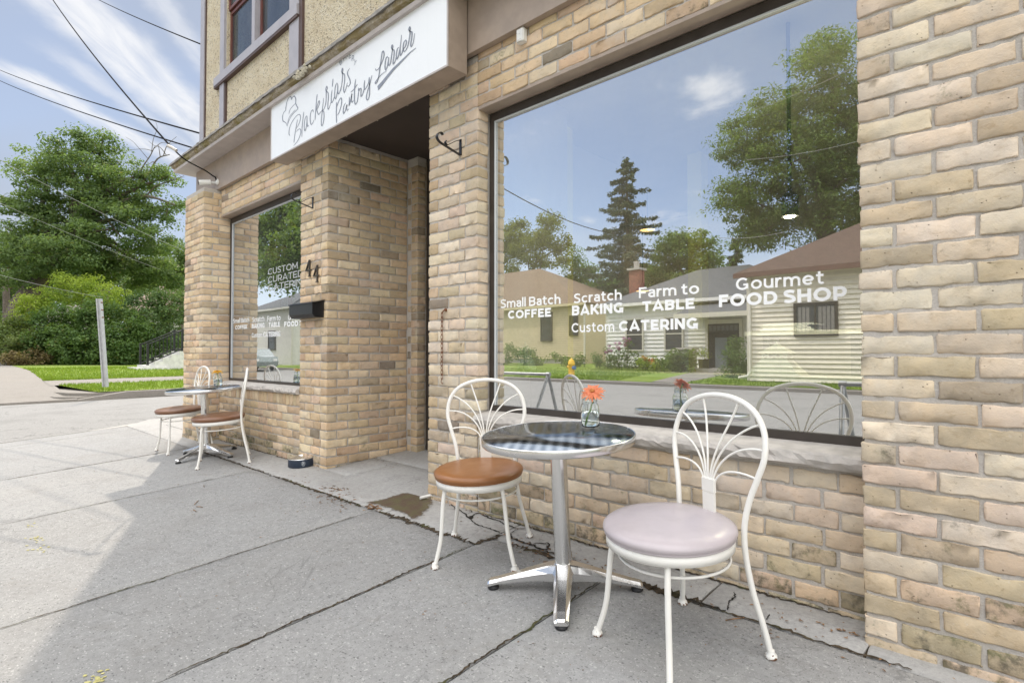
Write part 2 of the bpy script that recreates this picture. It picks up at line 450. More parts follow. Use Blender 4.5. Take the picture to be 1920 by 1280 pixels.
def mat_coated_glass(name, refl, tint=(0.97, 0.99, 0.98), graze=0.25):
    """Shop glazing: strongly mirroring from outside, still letting the room through."""
    k = Mat(name)
    v = k.wcoord(); n1 = k.noise(v, 0.9, 2)
    bp = k.n('ShaderNodeBump'); bp.inputs['Strength'].default_value = 0.035; bp.inputs['Distance'].default_value = 0.01; k.l(n1, bp.inputs['Height'])
    g = k.n('ShaderNodeBsdfGlossy'); g.inputs['Roughness'].default_value = 0.0; g.inputs['Color'].default_value = (0.97, 0.985, 1.0, 1)
    k.l(bp.outputs[0], g.inputs['Normal'])
    t = k.n('ShaderNodeBsdfTransparent'); t.inputs['Color'].default_value = (*tint, 1)
    fr = k.n('ShaderNodeLayerWeight'); fr.inputs['Blend'].default_value = 0.35
    fac = k.rng(fr.outputs['Facing'], 0.0, 1.0, refl, min(1, refl + graze), False)
    mx = k.n('ShaderNodeMixShader'); k.l(fac, mx.inputs[0]); k.l(t.outputs[0], mx.inputs[1]); k.l(g.outputs[0], mx.inputs[2])
    film = k.n('ShaderNodeBsdfDiffuse'); film.inputs['Color'].default_value = (.75, .76, .75, 1)
    dirt = k.noise(k.wcoord((1, 1, .35)), 3.0, 6, .65)
    m2 = k.n('ShaderNodeMixShader'); k.l(k.rng(dirt, .35, .8, .02, .075), m2.inputs[0]); k.l(mx.outputs[0], m2.inputs[1]); k.l(film.outputs[0], m2.inputs[2])
    k.l(m2.outputs[0], k.out.inputs['Surface'])
    return k.m
def mat_clear_glass(name='jar_glass'):
    k = Mat(name); b = k.n('ShaderNodeBsdfPrincipled'); b.inputs['Base Color'].default_value = (0.97, 1, 0.99, 1)
    b.inputs['Roughness'].default_value = 0.01; b.inputs['Transmission Weight'].default_value = 1.0; b.inputs['IOR'].default_value = 1.45
    k.l(b.outputs[0], k.out.inputs['Surface']); return k.m
def mat_clear(name, col=(1, 1, 1)):
    k = Mat(name); t = k.n('ShaderNodeBsdfTransparent'); t.inputs['Color'].default_value = (*col, 1)
    k.l(t.outputs[0], k.out.inputs['Surface']); return k.m
def mat_emit(name, col, strength):
    k = Mat(name); e = k.n('ShaderNodeEmission'); e.inputs['Color'].default_value = (*col, 1); e.inputs['Strength'].default_value = strength
    k.l(e.outputs[0], k.out.inputs['Surface']); return k.m

BRICK, MORTAR = mat_brick(), mat_mortar()
PAVES = [mat_concrete('pavement_concrete', tuple(c_ * f_ for c_ in (0.320, 0.318, 0.314)), 1.0, q_) for f_, q_ in ((1.0, 0.0), (0.93, .35), (1.07, .8))]
APRON = mat_concrete('apron_concrete', (0.40, 0.392, 0.38), 0.35, 0.6)
KERBC = mat_concrete('kerb_concrete', (0.46, 0.44, 0.41), 0.4, 0.3)
ASPH = mat_asphalt()
WALKC = mat_concrete('open_footpath_concrete', (0.255, 0.235, 0.212), 0.5, 0.3)
BROWN = plain('brown_painted_metal', (0.36, 0.285, 0.23), 0.5, 0, 0.10, 9)
BROWN2 = plain('pale_taupe_trim', (0.47, 0.42, 0.40), 0.5, 0, 0.08, 9)
DARKFRAME = plain('dark_bronze_frame', (0.060, 0.050, 0.044), 0.4, 0.2, 0.15, 12)
SILVER = plain('silver_bead', (0.62, 0.64, 0.66), 0.4, 0.0, 0.03, 3, 0.0)
WHITEPAINT = plain('white_enamel', (0.83, 0.815, 0.78), 0.38, 0, 0.05, 22, 0.25, 0.002)
SIGNWHITE = Mat('white_sign_face'); _v = SIGNWHITE.wcoord(); _n = SIGNWHITE.noise(SIGNWHITE.wcoord((9, 1, 0.7)), 2.2, 6, .65); _n2 = SIGNWHITE.noise(_v, 5, 4)
_c = SIGNWHITE.mix(SIGNWHITE.rng(_n, .50, .80, 0, .22), (0.83, 0.845, 0.87), (0.66, 0.66, 0.65)); _c = SIGNWHITE.mix(SIGNWHITE.rng(_n2, .5, .75, 0, .12), _c, (0.72, 0.72, 0.72))
SIGNWHITE = SIGNWHITE.bsdf(_c, .38, 0, _n2, .02, .002)
INK = plain('grey_sign_ink', (0.235, 0.255, 0.31), 0.5, 0, 0.12, 25, 0.02)
DECAL = plain('white_vinyl', (0.97, 0.97, 0.97), 0.5, 0, 0.02, 30, 0.0)
DECAL.node_tree.nodes['Principled BSDF'].inputs['Emission Strength'].default_value = 0.0
STEEL = plain('brushed_aluminium', (0.76, 0.76, 0.76), 0.22, 1.0, 0.02, 4, 0.0)
POLISH = plain('polished_aluminium', (0.78, 0.775, 0.77), 0.24, 1.0, 0.03, 6, 0.0)
RUBBER = plain('black_rubber', (0.02, 0.02, 0.022), 0.55, 0, 0.2, 40)
BLACK = plain('black_metal', (0.018, 0.018, 0.02), 0.35, 0.3, 0.2, 30)
GALV = plain('galvanised_steel', (0.36, 0.37, 0.38), 0.45, 0.8, 0.15, 14)
RUST = plain('rusty_iron', (0.22, 0.09, 0.04), 0.8, 0.3, 0.4, 90, 0.4)
STONE = plain('sill_limestone', (0.49, 0.455, 0.42), 0.85, 0, 0.14, 14, 0.6, 0.012)
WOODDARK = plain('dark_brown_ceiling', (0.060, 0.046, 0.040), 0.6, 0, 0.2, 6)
CABLE = plain('cable_black', (0.012, 0.012, 0.014), 0.9, 0, .1, 9, 0, .001, 0.05)
CABLEG = plain('cable_grey', (0.30, 0.30, 0.30), 0.9, 0, .1, 9, 0, .001, .1)
BARK = plain('bark', (0.13, 0.105, 0.085), 0.95, 0, 0.35, 9, 0.9, 0.03)
# ================================================================ THE BUILDING
PALETTES = {
    'warm': [((0.62, 0.475, 0.32), 6), ((0.66, 0.54, 0.39), 4), ((0.60, 0.46, 0.34), 1.6), ((0.52, 0.39, 0.265), 2.6), ((0.42, 0.33, 0.235), 1.1), ((0.29, 0.24, 0.185), 0.35)],
    'pale': [((0.61, 0.505, 0.385), 5), ((0.65, 0.56, 0.445), 4), ((0.615, 0.505, 0.405), 1.8), ((0.54, 0.44, 0.315), 2.2), ((0.45, 0.37, 0.275), 0.8), ((0.25, 0.21, 0.165), 0.28)],
    'mixed': [((0.60, 0.475, 0.325), 6), ((0.64, 0.53, 0.385), 4), ((0.59, 0.455, 0.345), 2), ((0.52, 0.41, 0.285), 3), ((0.40, 0.33, 0.24), 1.2), ((0.27, 0.235, 0.185), 0.5)],
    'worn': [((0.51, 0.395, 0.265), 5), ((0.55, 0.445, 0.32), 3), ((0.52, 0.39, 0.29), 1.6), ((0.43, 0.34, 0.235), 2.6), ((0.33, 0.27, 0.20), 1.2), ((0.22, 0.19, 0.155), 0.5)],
}
MOSSY = [((0.50, 0.41, 0.29), 3), ((0.42, 0.345, 0.245), 2), ((0.34, 0.285, 0.205), 1.5), ((0.55, 0.42, 0.31), 2.5)]
CH, BH, BL, BD, MJ = 0.0785, 0.0665, 0.215, 0.100, 0.0125     # course, brick height, length, width, joint

class Brickwork:
    def __init__(s, seed=1):
        s.V = []; s.F = []; s.C = []; s.Mi = []; s.n = 0
        s.r = np.random.default_rng(seed)
    def pick(s, pal):
        c = np.array([p[1] for p in pal], float); i = s.r.choice(len(pal), p=c / c.sum())
        col = np.array(pal[i][0]) * s.r.uniform(0.88, 1.11)
        return np.clip(col * (1 + s.r.uniform(-0.025, 0.025, 3)), 0.02, 0.8)
    def brick(s, lo, hi, col, age=0.0):
        r = s.r
        lo = np.array(lo, float); hi = np.array(hi, float)
        lo = lo + r.uniform(-0.0024, 0.0022, 3); hi = hi + r.uniform(-0.0024, 0.0028, 3)
        h = (hi - lo) / 2; c = (hi + lo) / 2
        if min(h) < 0.006: return
        rad = min(r.uniform(0.003, 0.0065), 0.45 * min(h))
        lines = []
        for a in range(3):
            i = h[a] - rad
            mid = [] if h[a] < 0.028 else ([0.0] if h[a] < 0.04 else ([-i / 3, i / 3] if h[a] < 0.07 else list(np.linspace(-i, i, 9)[1:-1])))
            lines.append(np.array([-h[a], -i] + mid + [i, h[a]]))
        nx, ny, nz = map(len, lines)
        idx = {}; P = []
        def vid(i, j, k):
            key = (i, j, k)
            if key not in idx:
                idx[key] = len(P); P.append((lines[0][i], lines[1][j], lines[2][k]))
            return idx[key]
        F = []
        for k in (0, nz - 1):
            for i in range(nx - 1):
                for j in range(ny - 1):
                    q = [vid(i, j, k), vid(i + 1, j, k), vid(i + 1, j + 1, k), vid(i, j + 1, k)]
                    F.append(q if k else q[::-1])
        for j in (0, ny - 1):
            for i in range(nx - 1):
                for k in range(nz - 1):
                    q = [vid(i, j, k), vid(i + 1, j, k), vid(i + 1, j, k + 1), vid(i, j, k + 1)]
                    F.append(q if j == 0 else q[::-1])
        for i in (0, nx - 1):
            for j in range(ny - 1):
                for k in range(nz - 1):
                    q = [vid(i, j, k), vid(i, j + 1, k), vid(i, j + 1, k + 1), vid(i, j, k + 1)]
                    F.append(q[::-1] if i == 0 else q)
        P = np.array(P)
        inn = h - rad
        cl = np.clip(P, -inn, inn); d = P - cl
        ln = np.linalg.norm(d, axis=1, keepdims=True)
        edge = (np.abs(d) > 1e-9).sum(1) >= 2
        P = cl + rad * d / np.maximum(ln, 1e-9)
        P += r.normal(0, 0.0007, P.shape)
        P[edge] += r.normal(0, 0.0017, (edge.sum(), 3))
        ph = r.uniform(0, 6.28, 4); P[:, 2] += 0.0016 * np.sin(P[:, 0] * 38 + ph[0]) * np.sign(P[:, 2]) + 0.0012 * np.sin(P[:, 0] * 95 + ph[1])
        chip = edge & (r.random(len(P)) < 0.06)
        P[chip] *= 1 - r.uniform(0.01, 0.07, (chip.sum(), 1)) * np.array([0.35, 0.6, 1.0])
        a = r.normal(0, 0.004); b = r.normal(0, 0.005)
        P[:, 2] += P[:, 0] * a + P[:, 1] * a
        P[:, 1] += P[:, 0] * b * 0.5
        o = s.n; s.V.append(P + c); s.n += len(P)
        s.F += [[q + o for q in f] for f in F]; s.Mi += [0] * len(F)
        s.C.append(np.tile(np.append(col, age), (len(P), 1)))
    def slab(s, x0, x1, y0, y1, z0, z1):
        o = s.n
        s.V.append(np.array([(x0, y0, z0), (x1, y0, z0), (x1, y1, z0), (x0, y1, z0), (x0, y0, z1), (x1, y0, z1), (x1, y1, z1), (x0, y1, z1)], float)); s.n += 8
        F = [(0, 3, 2, 1), (4, 5, 6, 7), (0, 1, 5, 4), (1, 2, 6, 5), (2, 3, 7, 6), (3, 0, 4, 7)]
        s.F += [[q + o for q in f] for f in F]; s.Mi += [1] * 6
        s.C.append(np.tile((0.4, 0.38, 0.36, 1.0), (8, 1)))
    def run(s, axis, face, outw, a, b, z0, n, pal, ca=None, cb=None, soldier=False, depth=BD, moss=0, z1=None):
        """Courses of bricks on one face. ca/cb: None for a butt end, 0/1 for the parity of the courses that own the corner brick there."""
        for i in range(n):
            zb = z0 + i * CH; zt = zb + BH
            if z1 is not None: zt = min(zt, z1)
            if zt - zb < 0.02: break
            A = a if ca is None or (i % 2) == ca else a + BD + MJ
            B = b if cb is None or (i % 2) == cb else b - BD - MJ
            first = BL
            if ca is None and i % 2: first = (BL - MJ) / 2
            p = A; k = 0
            while B - p > 0.03:
                L = first if k == 0 else BL
                L *= s.r.uniform(0.985, 1.015)
                rem = B - p
                if rem < L + 0.055: L = rem
                elif rem < L + MJ + 0.09: L = rem * 0.55
                P = PALETTES[pal]; ag = s.r.random() ** 6 * 0.45
                if moss and i < moss and s.r.random() < (0.85 if i < 2 else 0.5): P = MOSSY; ag = s.r.uniform(.35, 1.0) * (1.0 if i < 2 else .7)
                s.one(axis, face, outw, p, p + L, zb, zt, s.pick(P), depth, ag)
                p += L + MJ; k += 1
    def one(s, axis, face, outw, p, q, zb, zt, col, depth=BD, age=0.0):
        f = face + outw * s.r.normal(0.0, 0.0011)
        if axis == 'x':
            y0, y1 = sorted((f, face - outw * depth)); s.brick((p, y0, zb), (q, y1, zt), col, age)
        else:
            x0, x1 = sorted((f, face - outw * depth)); s.brick((x0, p, zb), (x1, q, zt), col, age)
    def build(s, name, parent):
        me = bpy.data.meshes.new(name)
        V = np.concatenate(s.V)
        me.from_pydata(V.tolist(), [], s.F)
        me.materials.append(BRICK); me.materials.append(MORTAR)
        me.polygons.foreach_set('material_index', s.Mi)
        me.polygons.foreach_set('use_smooth', [m == 0 for m in s.Mi])
        at = me.color_attributes.new('Col', 'FLOAT_COLOR', 'POINT')
        at.data.foreach_set('color', np.concatenate(s.C).astype(np.float32).ravel())
        me.update()
        return link(name, me, parent)

shop = empty('corner_shop_building', (-3.5, 0, 0))
shop.location = (0, 0, 0)
tag(shop, 'two storey corner shop of buff brick with pebbledash upper floor and brown cornice', 'building')

PX0, PX1, PY = -7.92, -7.26, -0.197          # corner pillar
W1 = -5.18                                    # small window opening PX1..W1
RX0, RX1 = -4.66, -3.20                       # entrance recess
W20, W21 = -2.684, -0.455                     # big window opening
RPY = -0.16                                   # front of the pillar beside the big window
TOP = 3.06
NC = 39
Z0 = -0.045
MR = 0.0064                                   # recess of the joints

def ncourses(z0, z1): return int(math.floor((z1 - z0 + MJ) / CH + 1e-6)) + 1

b = Brickwork(3)
b.run('x', PY, -1, PX0, PX1, Z0, NC, 'warm', ca=0, cb=0, moss=3)
b.run('y', PX1, 1, PY, 0.115, Z0, NC, 'warm', ca=1, moss=2)
b.run('y', PX0, -1, PY, 2.2, Z0, NC, 'warm', ca=1)
b.slab(PX0 + MR, PX1 - MR, PY + MR, 0.118, -0.3, TOP - 0.004)
b.slab(PX0 + MR + 0.002, PX0 + 0.2, 0.118, 2.2, -0.3, TOP - 0.004)
b.build('corner_pillar', shop)

b = Brickwork(4)
zs = 0.65
b.run('x', 0, -1, PX1 + 0.012, W1 + 0.01, Z0 + 0.03, 7, 'warm', moss=2)
x = PX1 + 0.012                                # upright bricks under the sill
while x < W1 - 0.03:
    b.one('x', 0, -1, x, x + 0.062, 0.537, 0.642, b.pick(PALETTES['warm'])); x += 0.0745
b.slab(PX1 + 0.002, W1 - 0.003, MR, 0.30, -0.3, 0.655)
b.build('wall_under_window', shop)

b = Brickwork(5)
n = 4
b.run('x', 0, -1, PX1 + 0.012, W1 - 0.008, 2.745, n, 'warm', z1=TOP)
b.slab(PX1 + 0.002, W1 - 0.003, MR, 0.30, 2.735, TOP)
b.build('wall_over_window', shop)

b = Brickwork(6)
b.run('x', 0, -1, W1, RX0, Z0, NC, 'warm', cb=0, moss=2)
b.run('y', RX0, 1, 0, 0.885, Z0, 18, 'warm', ca=1, moss=1)
b.run('y', RX0, 1, 0, 0.885, Z0 + 18 * CH, NC - 18, 'mixed', ca=1)
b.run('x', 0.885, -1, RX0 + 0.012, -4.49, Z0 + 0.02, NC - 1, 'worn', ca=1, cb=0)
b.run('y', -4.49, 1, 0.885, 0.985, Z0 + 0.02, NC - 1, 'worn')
b.slab(W1 + MR, RX0 - MR, MR, 1.0, -0.3, TOP - 0.006)
b.slab(RX0 - MR, -4.49 - MR, 0.885 + MR, 1.0, -0.3, TOP - 0.008)
b.build('entrance_pier', shop)

b = Brickwork(8)
b.run('x', 0, -1, RX1, W20, Z0, NC, 'pale', ca=0, moss=2)
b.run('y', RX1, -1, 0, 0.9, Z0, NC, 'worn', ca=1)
b.slab(RX1 + MR, W20 - MR, MR, 1.0, -0.3, TOP - 0.006)
b.build('window_pier', shop)

b = Brickwork(9)
b.run('x', 0, -1, W20 + 0.012, W21 + 0.01, Z0 - 0.012, 8, 'pale', moss=4)
b.slab(W20 + 0.002, W21 + 0.1, MR, 0.30, -0.3, 0.578)
b.build('wall_under_shop_window', shop)

b = Brickwork(10)
b.run('x', 0, -1, W20 + 0.0, W21 + 0.01, 2.70, 5, 'warm', z1=3.085)
b.slab(W20 + 0.002, W21 + 0.1, MR, 0.30, 2.697, 3.08)
b.build('wall_over_shop_window', shop)

b = Brickwork(11)
b.run('x', RPY, -1, W21, 0.86, Z0 - 0.01, NC + 1, 'pale', ca=0, moss=4)
b.run('y', W21, -1, RPY, 0.118, Z0 - 0.01, NC + 1, 'pale', ca=1)
b.slab(W21 + MR, 1.6, RPY + MR, 0.30, -0.3, 3.13)
b.build('brick_pillar', shop)

# --- plain outer shell behind the modelled front: sides, back, floors
SHELL = plain('buff_brick_shell', (0.36, 0.285, 0.20), 0.9, 0, 0.2, 9, 0.4)
PLASTER = plain('cream_plaster', (0.55, 0.50, 0.40), 0.9, 0, 0.06, 4)
YELLOW = plain('mustard_interior_wall', (0.72, 0.64, 0.24), 0.85, 0, 0.05, 3)
FLOORW = plain('shop_floor', (0.22, 0.17, 0.12), 0.6, 0, 0.2, 6)
m = MB()
m.box(PX0 + 0.21, PX0 + 0.30, 0.32, 7.9, -0.3, 3.05)
m.box(PX0, PX0 + 0.2, 2.215, 8.0, -0.3, 3.05)
m.box(PX0 + 0.21, 4.6, 7.9, 8.0, -0.3, 3.05)
m.box(4.5, 4.6, 0.31, 7.9, -0.3, 3.05)
m.box(1.61, 4.6, 0.1, 0.3, -0.3, 3.05)
m.build('side_wall', SHELL, shop)
m = MB()
m.box(-7.6, 4.5, 4.9, 5.0, 0.11, 3.0); m.box(-7.61, -7.55, 0.5, 4.9, 0.11, 3.0); m.box(4.4, 4.49, 0.5, 4.9, 0.11, 3.0)
m.box(-4.64, -4.58, 1.06, 4.9, 0.11, 3.0); m.box(-3.16, -3.10, 1.02, 2.4, 0.11, 3.0)
m.build('interior_wall', PLASTER, shop)
MB().box(-7.6, -4.68, 0.31, 4.89, 0.02, 0.10).box(-3.16, 4.5, 0.31, 4.89, 0.02, 0.10).box(-4.68, -3.16, 1.06, 4.89, 0.02, 0.10).build('interior_floor', FLOORW, shop)
MB().box(-7.6, -4.68, 0.31, 4.89, 3.004, 3.05).box(-3.16, 4.5, 0.31, 4.89, 3.004, 3.05).box(-4.68, -3.16, 1.06, 4.89, 3.004, 3.05).build('interior_ceiling', PLASTER, shop)
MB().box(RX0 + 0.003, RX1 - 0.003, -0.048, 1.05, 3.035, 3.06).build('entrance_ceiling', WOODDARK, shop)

# --- entrance door deep in the recess
d = MB()
d.box(-4.485, -4.43, 1.0, 1.05, 0.07, 3.03); d.box(-3.26, -3.205, 1.0, 1.05, 0.07, 3.03)
d.box(-4.43, -3.26, 1.0, 1.05, 2.35, 2.42); d.box(-4.43, -3.26, 1.0, 1.05, 0.07, 0.20)
d.box(-4.43, -4.34, 1.005, 1.045, 0.20, 2.35); d.box(-3.35, -3.26, 1.005, 1.045, 0.20, 2.35)
door = d.build('door', DARKFRAME, shop)
MB().tube([(-4.30, 0.96, 1.05), (-3.40, 0.96, 1.05)], 0.014).build('push_bar', STEEL, door)
MB().box(-4.34, -3.35, 1.02, 1.026, 0.20, 2.35).box(-4.43, -3.26, 1.02, 1.026, 2.42, 3.03).build('pane', mat_coated_glass('door_glass', 0.3), door)

# --- sills
def sill(name, x0, x1, yf, yb, zf, zb, zlow):
    m = MB(); r = np.random.default_rng(int(abs(x0) * 100))
    nx = int((x1 - x0) / 0.03); rows = []
    for i in range(nx + 1):
        xx = x0 + (x1 - x0) * i / nx
        j = r.normal(0, 0.0035, 6)
        low = 0.008 * sin(xx * 9.0) * sin(xx * 3.1 + 1)
        rows.append([(xx, yb, zb), (xx, yf + 0.012, zf + j[0] * 0.2), (xx, yf + 0.003 + j[1], zf - 0.008 + j[1] * .4), (xx, yf - 0.006 + j[2] * 1.5 + low, zf - 0.028 + j[3]),
                     (xx, yf + j[4] * 1.2 - low * 0.6, zlow + 0.012), (xx, yf + 0.012, zlow), (xx, yb, zlow)])
    k = 7; vs = [p for rw in rows for p in rw]; fs = []
    for i in range(nx):
        for j in range(k):
            j2 = (j + 1) % k
            fs.append((i * k + j, i * k + j2, (i + 1) * k + j2, (i + 1) * k + j))
    fs.append(tuple(range(k))); fs.append(tuple(range(nx * k, nx * k + k))[::-1])
    m.add(vs, fs, 0); return m.build(name, STONE, shop)
sill('window_sill', PX1 + 0.006, W1 - 0.002, -0.035, 0.16, 0.702, 0.722, 0.648)
sill('window_sill', W20 + 0.004, W21 - 0.006, -0.042, 0.16, 0.640, 0.668, 0.578)

# --- steel lintels
m = MB(); m.box(PX1 + 0.004, W1 - 0.006, 0.004, 0.105, 2.718, 2.736)
m.build('lintel', BROWN, shop)
m = MB(); m.box(W20 + 0.004, W21 - 0.004, 0.004, 0.105, 2.678, 2.697)
m.build('lintel', BROWN, shop)

# --- shop windows
GLASS = mat_coated_glass('shop_glass', 0.62)
GEDGE = mat_clear('glass_edge', (0.80, 0.90, 0.86))
def shop_window(name, x0, x1, z0, z1, label, fw, fb, ft):
    m = MB()
    m.box(x0, x0 + fw, 0.112, 0.175, z0, z1); m.box(x1 - fw, x1, 0.112, 0.175, z0, z1)
    m.box(x0 + fw, x1 - fw, 0.112, 0.175, z0, z0 + fb); m.box(x0 + fw, x1 - fw, 0.112, 0.175, z1 - ft, z1)
    wnd = m.build(name, DARKFRAME, shop)
    tag(wnd, label)
    m = MB()
    e = 0.009
    m.box(x0 + fw, x0 + fw + e, 0.118, 0.128, z0 + fb, z1 - ft)
    m.box(x0 + fw + e, x1 - fw, 0.118, 0.128, z1 - ft - e, z1 - ft)
    m.build('glazing_bead', SILVER, wnd)
    # pane: coated outer face, clear body 6 mm thick
    gx0, gx1, gz0, gz1 = x0 + fw, x1 - fw, z0 + fb, z1 - ft
    p = MB()
    p.add([(gx0, YG, gz0), (gx1, YG, gz0), (gx1, YG, gz1), (gx0, YG, gz1)], [(0, 1, 2, 3)], 0)
    y1 = YG + 0.006
    p.add([(gx0, YG, gz0), (gx1, YG, gz0), (gx1, YG, gz1), (gx0, YG, gz1), (gx0, y1, gz0), (gx1, y1, gz0), (gx1, y1, gz1), (gx0, y1, gz1)],
          [(4, 7, 6, 5), (0, 4, 5, 1), (3, 2, 6, 7)], 1)
    p.build('pane', [GLASS, GEDGE], wnd)
    return wnd
win_small = shop_window('shop_window', PX1 + 0.004, W1 - 0.004, 0.705, 2.716, 'smaller shop window by the corner pillar', 0.035, 0.04, 0.06)
win_big = shop_window('shop_window', W20 + 0.004, W21 - 0.004, 0.655, 2.676, 'large shop window beside the tables', 0.038, 0.045, 0.05)

# --- window lettering: plain geometric letters drawn as strokes
def _arc(cx, cy, rx, ry, a0, a1, n=14):
    return [(cx + rx * cos(R(a0 + (a1 - a0) * i / n)), cy + ry * sin(R(a0 + (a1 - a0) * i / n))) for i in range(n + 1)]
def glyph(ch, w):
    """(advance, strokes) of one letter; capital height 1, stem width w."""
    h = w / 2; xh = 0.75; t = 1 - h; sp = lambda P: [tuple(q[:2]) for q in smooth_path([(x, y, 0) for x, y in P], 5)]
    if ch == 'C': return .92, [_arc(.5, .5, .5 - h, .5 - h, 42, 318, 24)]
    if ch == 'O': return 1.06, [_arc(.53, .5, .53 - h, .5 - h, 0, 360, 32)]
    if ch == 'G': return 1.0, [_arc(.5, .5, .5 - h, .5 - h, 42, 312, 24) + [(.93 - h, .17), (.93 - h, .50)], [(.93, .5 - h * .9), (.56, .5 - h * .9)]]
    if ch in 'FE': 
        s = [[(h, 0), (h, 1)], [(h, t), (.70, t)], [(h, .5), (.63, .5)]]
        return .72, s + ([[(h, h), (.72, h)]] if ch == 'E' else [])
    if ch == 'B': return .80, [[(h, 0), (h, 1)], [(h, t), (.44, t)] + _arc(.44, (t + .52) / 2, .25, (t - .52) / 2, 90, -90)[1:] + [(h, .52)], [(h, .52), (.48, .52)] + _arc(.48, (h + .52) / 2, .32 - h, (.52 - h) / 2, 90, -90)[1:] + [(h, h)]]
    if ch == 'D': return .92, [[(h, 0), (h, 1)], [(h, t), (.42, t)] + _arc(.42, .5, .5 - h, .5 - h, 90, -90, 20)[1:] + [(h, h)]]
    if ch in 'PR':
        s = [[(h, 0), (h, 1)], [(h, t), (.42, t)] + _arc(.42, (t + .36) / 2, .36 - h, (t - .36) / 2, 90, -90)[1:] + [(h, .36)]]
        return .78, s + ([[(.44, .36), (.72, 0)]] if ch == 'R' else [])
    if ch == 'A': return .94, [[(h * .6, 0), (.47, 1.0 - h * .1), (.94 - h * .6, 0)], [(.2, .27), (.74, .27)]]
    if ch == 'K': return .84, [[(h, 0), (h, 1)], [(.76, 1), (h, .34)], [(.32, .58), (.80, 0)]]
    if ch == 'I': return w, [[(h, 0), (h, 1)]]
    if ch == 'N': return .86, [[(h, 0), (h, 1)], [(h, 1 - h * .4), (.86 - h, h * .4)], [(.86 - h, 0), (.86 - h, 1)]]
    if ch == 'M': return 1.02, [[(h, 0), (h, 1)], [(h, 1 - h * .5), (.51, .26), (1.02 - h, 1 - h * .5)], [(1.02 - h, 0), (1.02 - h, 1)]]
    if ch == 'H': return .86, [[(h, 0), (h, 1)], [(h, .5), (.86 - h, .5)], [(.86 - h, 0), (.86 - h, 1)]]
    if ch == 'T': return .80, [[(0, t), (.80, t)], [(.40, 0), (.40, 1)]]
    if ch == 'L': return .66, [[(h, 0), (h, 1)], [(h, h), (.66, h)]]
    if ch == 'U': return .84, [[(h, 1), (h, .40)] + _arc(.42, .42, .42 - h, .42 - h, 180, 360)[1:] + [(.84 - h, 1)]]
    if ch == 'S': return .74, [sp([(.67, .83), (.52, t - .01), (.36, t + .005), (.17, .90 - h * .4), (.10, .74), (.20, .60), (.38, .52), (.57, .43), (.65, .28), (.57, h + .05), (.36, h), (.18, h + .02), (.04, .17)])]
    if ch == 'a': return .62, [sp([(.07, .60), (.20, xh - h - .01), (.34, xh - h), (.50, .62), (.62 - h, .46)]) + [(.62 - h, 0)], [(.62 - h, .42), (.34, .42)] + _arc(.30, (.42 + h) / 2, .30 - h, (.42 - h) / 2, 90, 270)[1:] + sp([(.36, h), (.50, .12), (.62 - h, .24)])]
    if ch == 'c': return .66, [_arc(.37, xh / 2, .37 - h, xh / 2 - h, 45, 315, 20)]
    if ch == 'e': return .76, [_arc(.38, xh / 2, .38 - h, xh / 2 - h, 0, 318, 22), [(h, xh / 2 - .005), (.76 - h, xh / 2 - .005)]]
    if ch == 'o': return .80, [_arc(.40, xh / 2, .40 - h, xh / 2 - h, 0, 360, 26)]
    if ch in 'hn': return .68, [[(h, 0), (h, 1.06 if ch == 'h' else xh)], [(h, .36)] + _arc(.34, .42, .34 - h, xh - h - .42, 180, 0)[1:] + [(.68 - h, 0)]]
    if ch == 'm': return 1.14, [[(h, 0), (h, xh)], [(h, .36)] + _arc(.32, .44, .32 - h, xh - h - .44, 180, 0)[1:] + [(.64 - h, 0)], [(.64 - h, .36)] + _arc(.855 - h / 2, .44, .285 - h / 2, xh - h - .44, 180, 0)[1:] + [(1.14 - h, 0)]]
    if ch == 'l': return w, [[(h, 0), (h, 1.06)]]
    if ch == 'r': return .44, [[(h, 0), (h, xh)], sp([(h, .34), (.15, .58), (.28, .68), (.44, xh - h)])]
    if ch == 's': return .58, [sp([(.52, .61), (.40, xh - h), (.26, xh - h), (.12, .60), (.12, .49), (.28, .41), (.44, .33), (.47, .20), (.38, h + .02), (.26, h), (.04, .13)])]
    if ch == 't': return .50, [[(.20, .95), (.20, .26)] + _arc(.36, .25, .16, .25 - h, 180, 270)[1:] + [(.48, h + .03)], [(0, xh - h), (.47, xh - h)]]
    if ch == 'u': return .68, [[(h, xh), (h, .34)] + _arc(.34, .33, .34 - h, .33 - h, 180, 360)[1:], [(.68 - h, 0), (.68 - h, xh)]]
    return .30, []
def ribbon2(P, w):
    P = [np.array(p, float) for p in P]; closed = np.linalg.norm(P[0] - P[-1]) < 1e-6
    if closed: P = P[:-1]
    n = len(P); L, Q = [], []
    for i in range(n):
        d0 = P[i] - P[i - 1] if (i or closed) else P[1] - P[0]
        d1 = P[(i + 1) % n] - P[i] if (i < n - 1 or closed) else P[i] - P[i - 1]
        d0 = d0 / (np.linalg.norm(d0) + 1e-9); d1 = d1 / (np.linalg.norm(d1) + 1e-9)
        t = d0 + d1; t = t / (np.linalg.norm(t) + 1e-9); nn = np.array([-t[1], t[0]]); k = min(1.9, 1 / max(.3, abs(np.dot(nn, [-d1[1], d1[0]]))))
        L.append(P[i] + nn * w / 2 * k); Q.append(P[i] - nn * w / 2 * k)
    m_ = n if closed else n - 1
    return L + Q, [(i, (i + 1) % n, n + (i + 1) % n, n + i) for i in range(m_)]
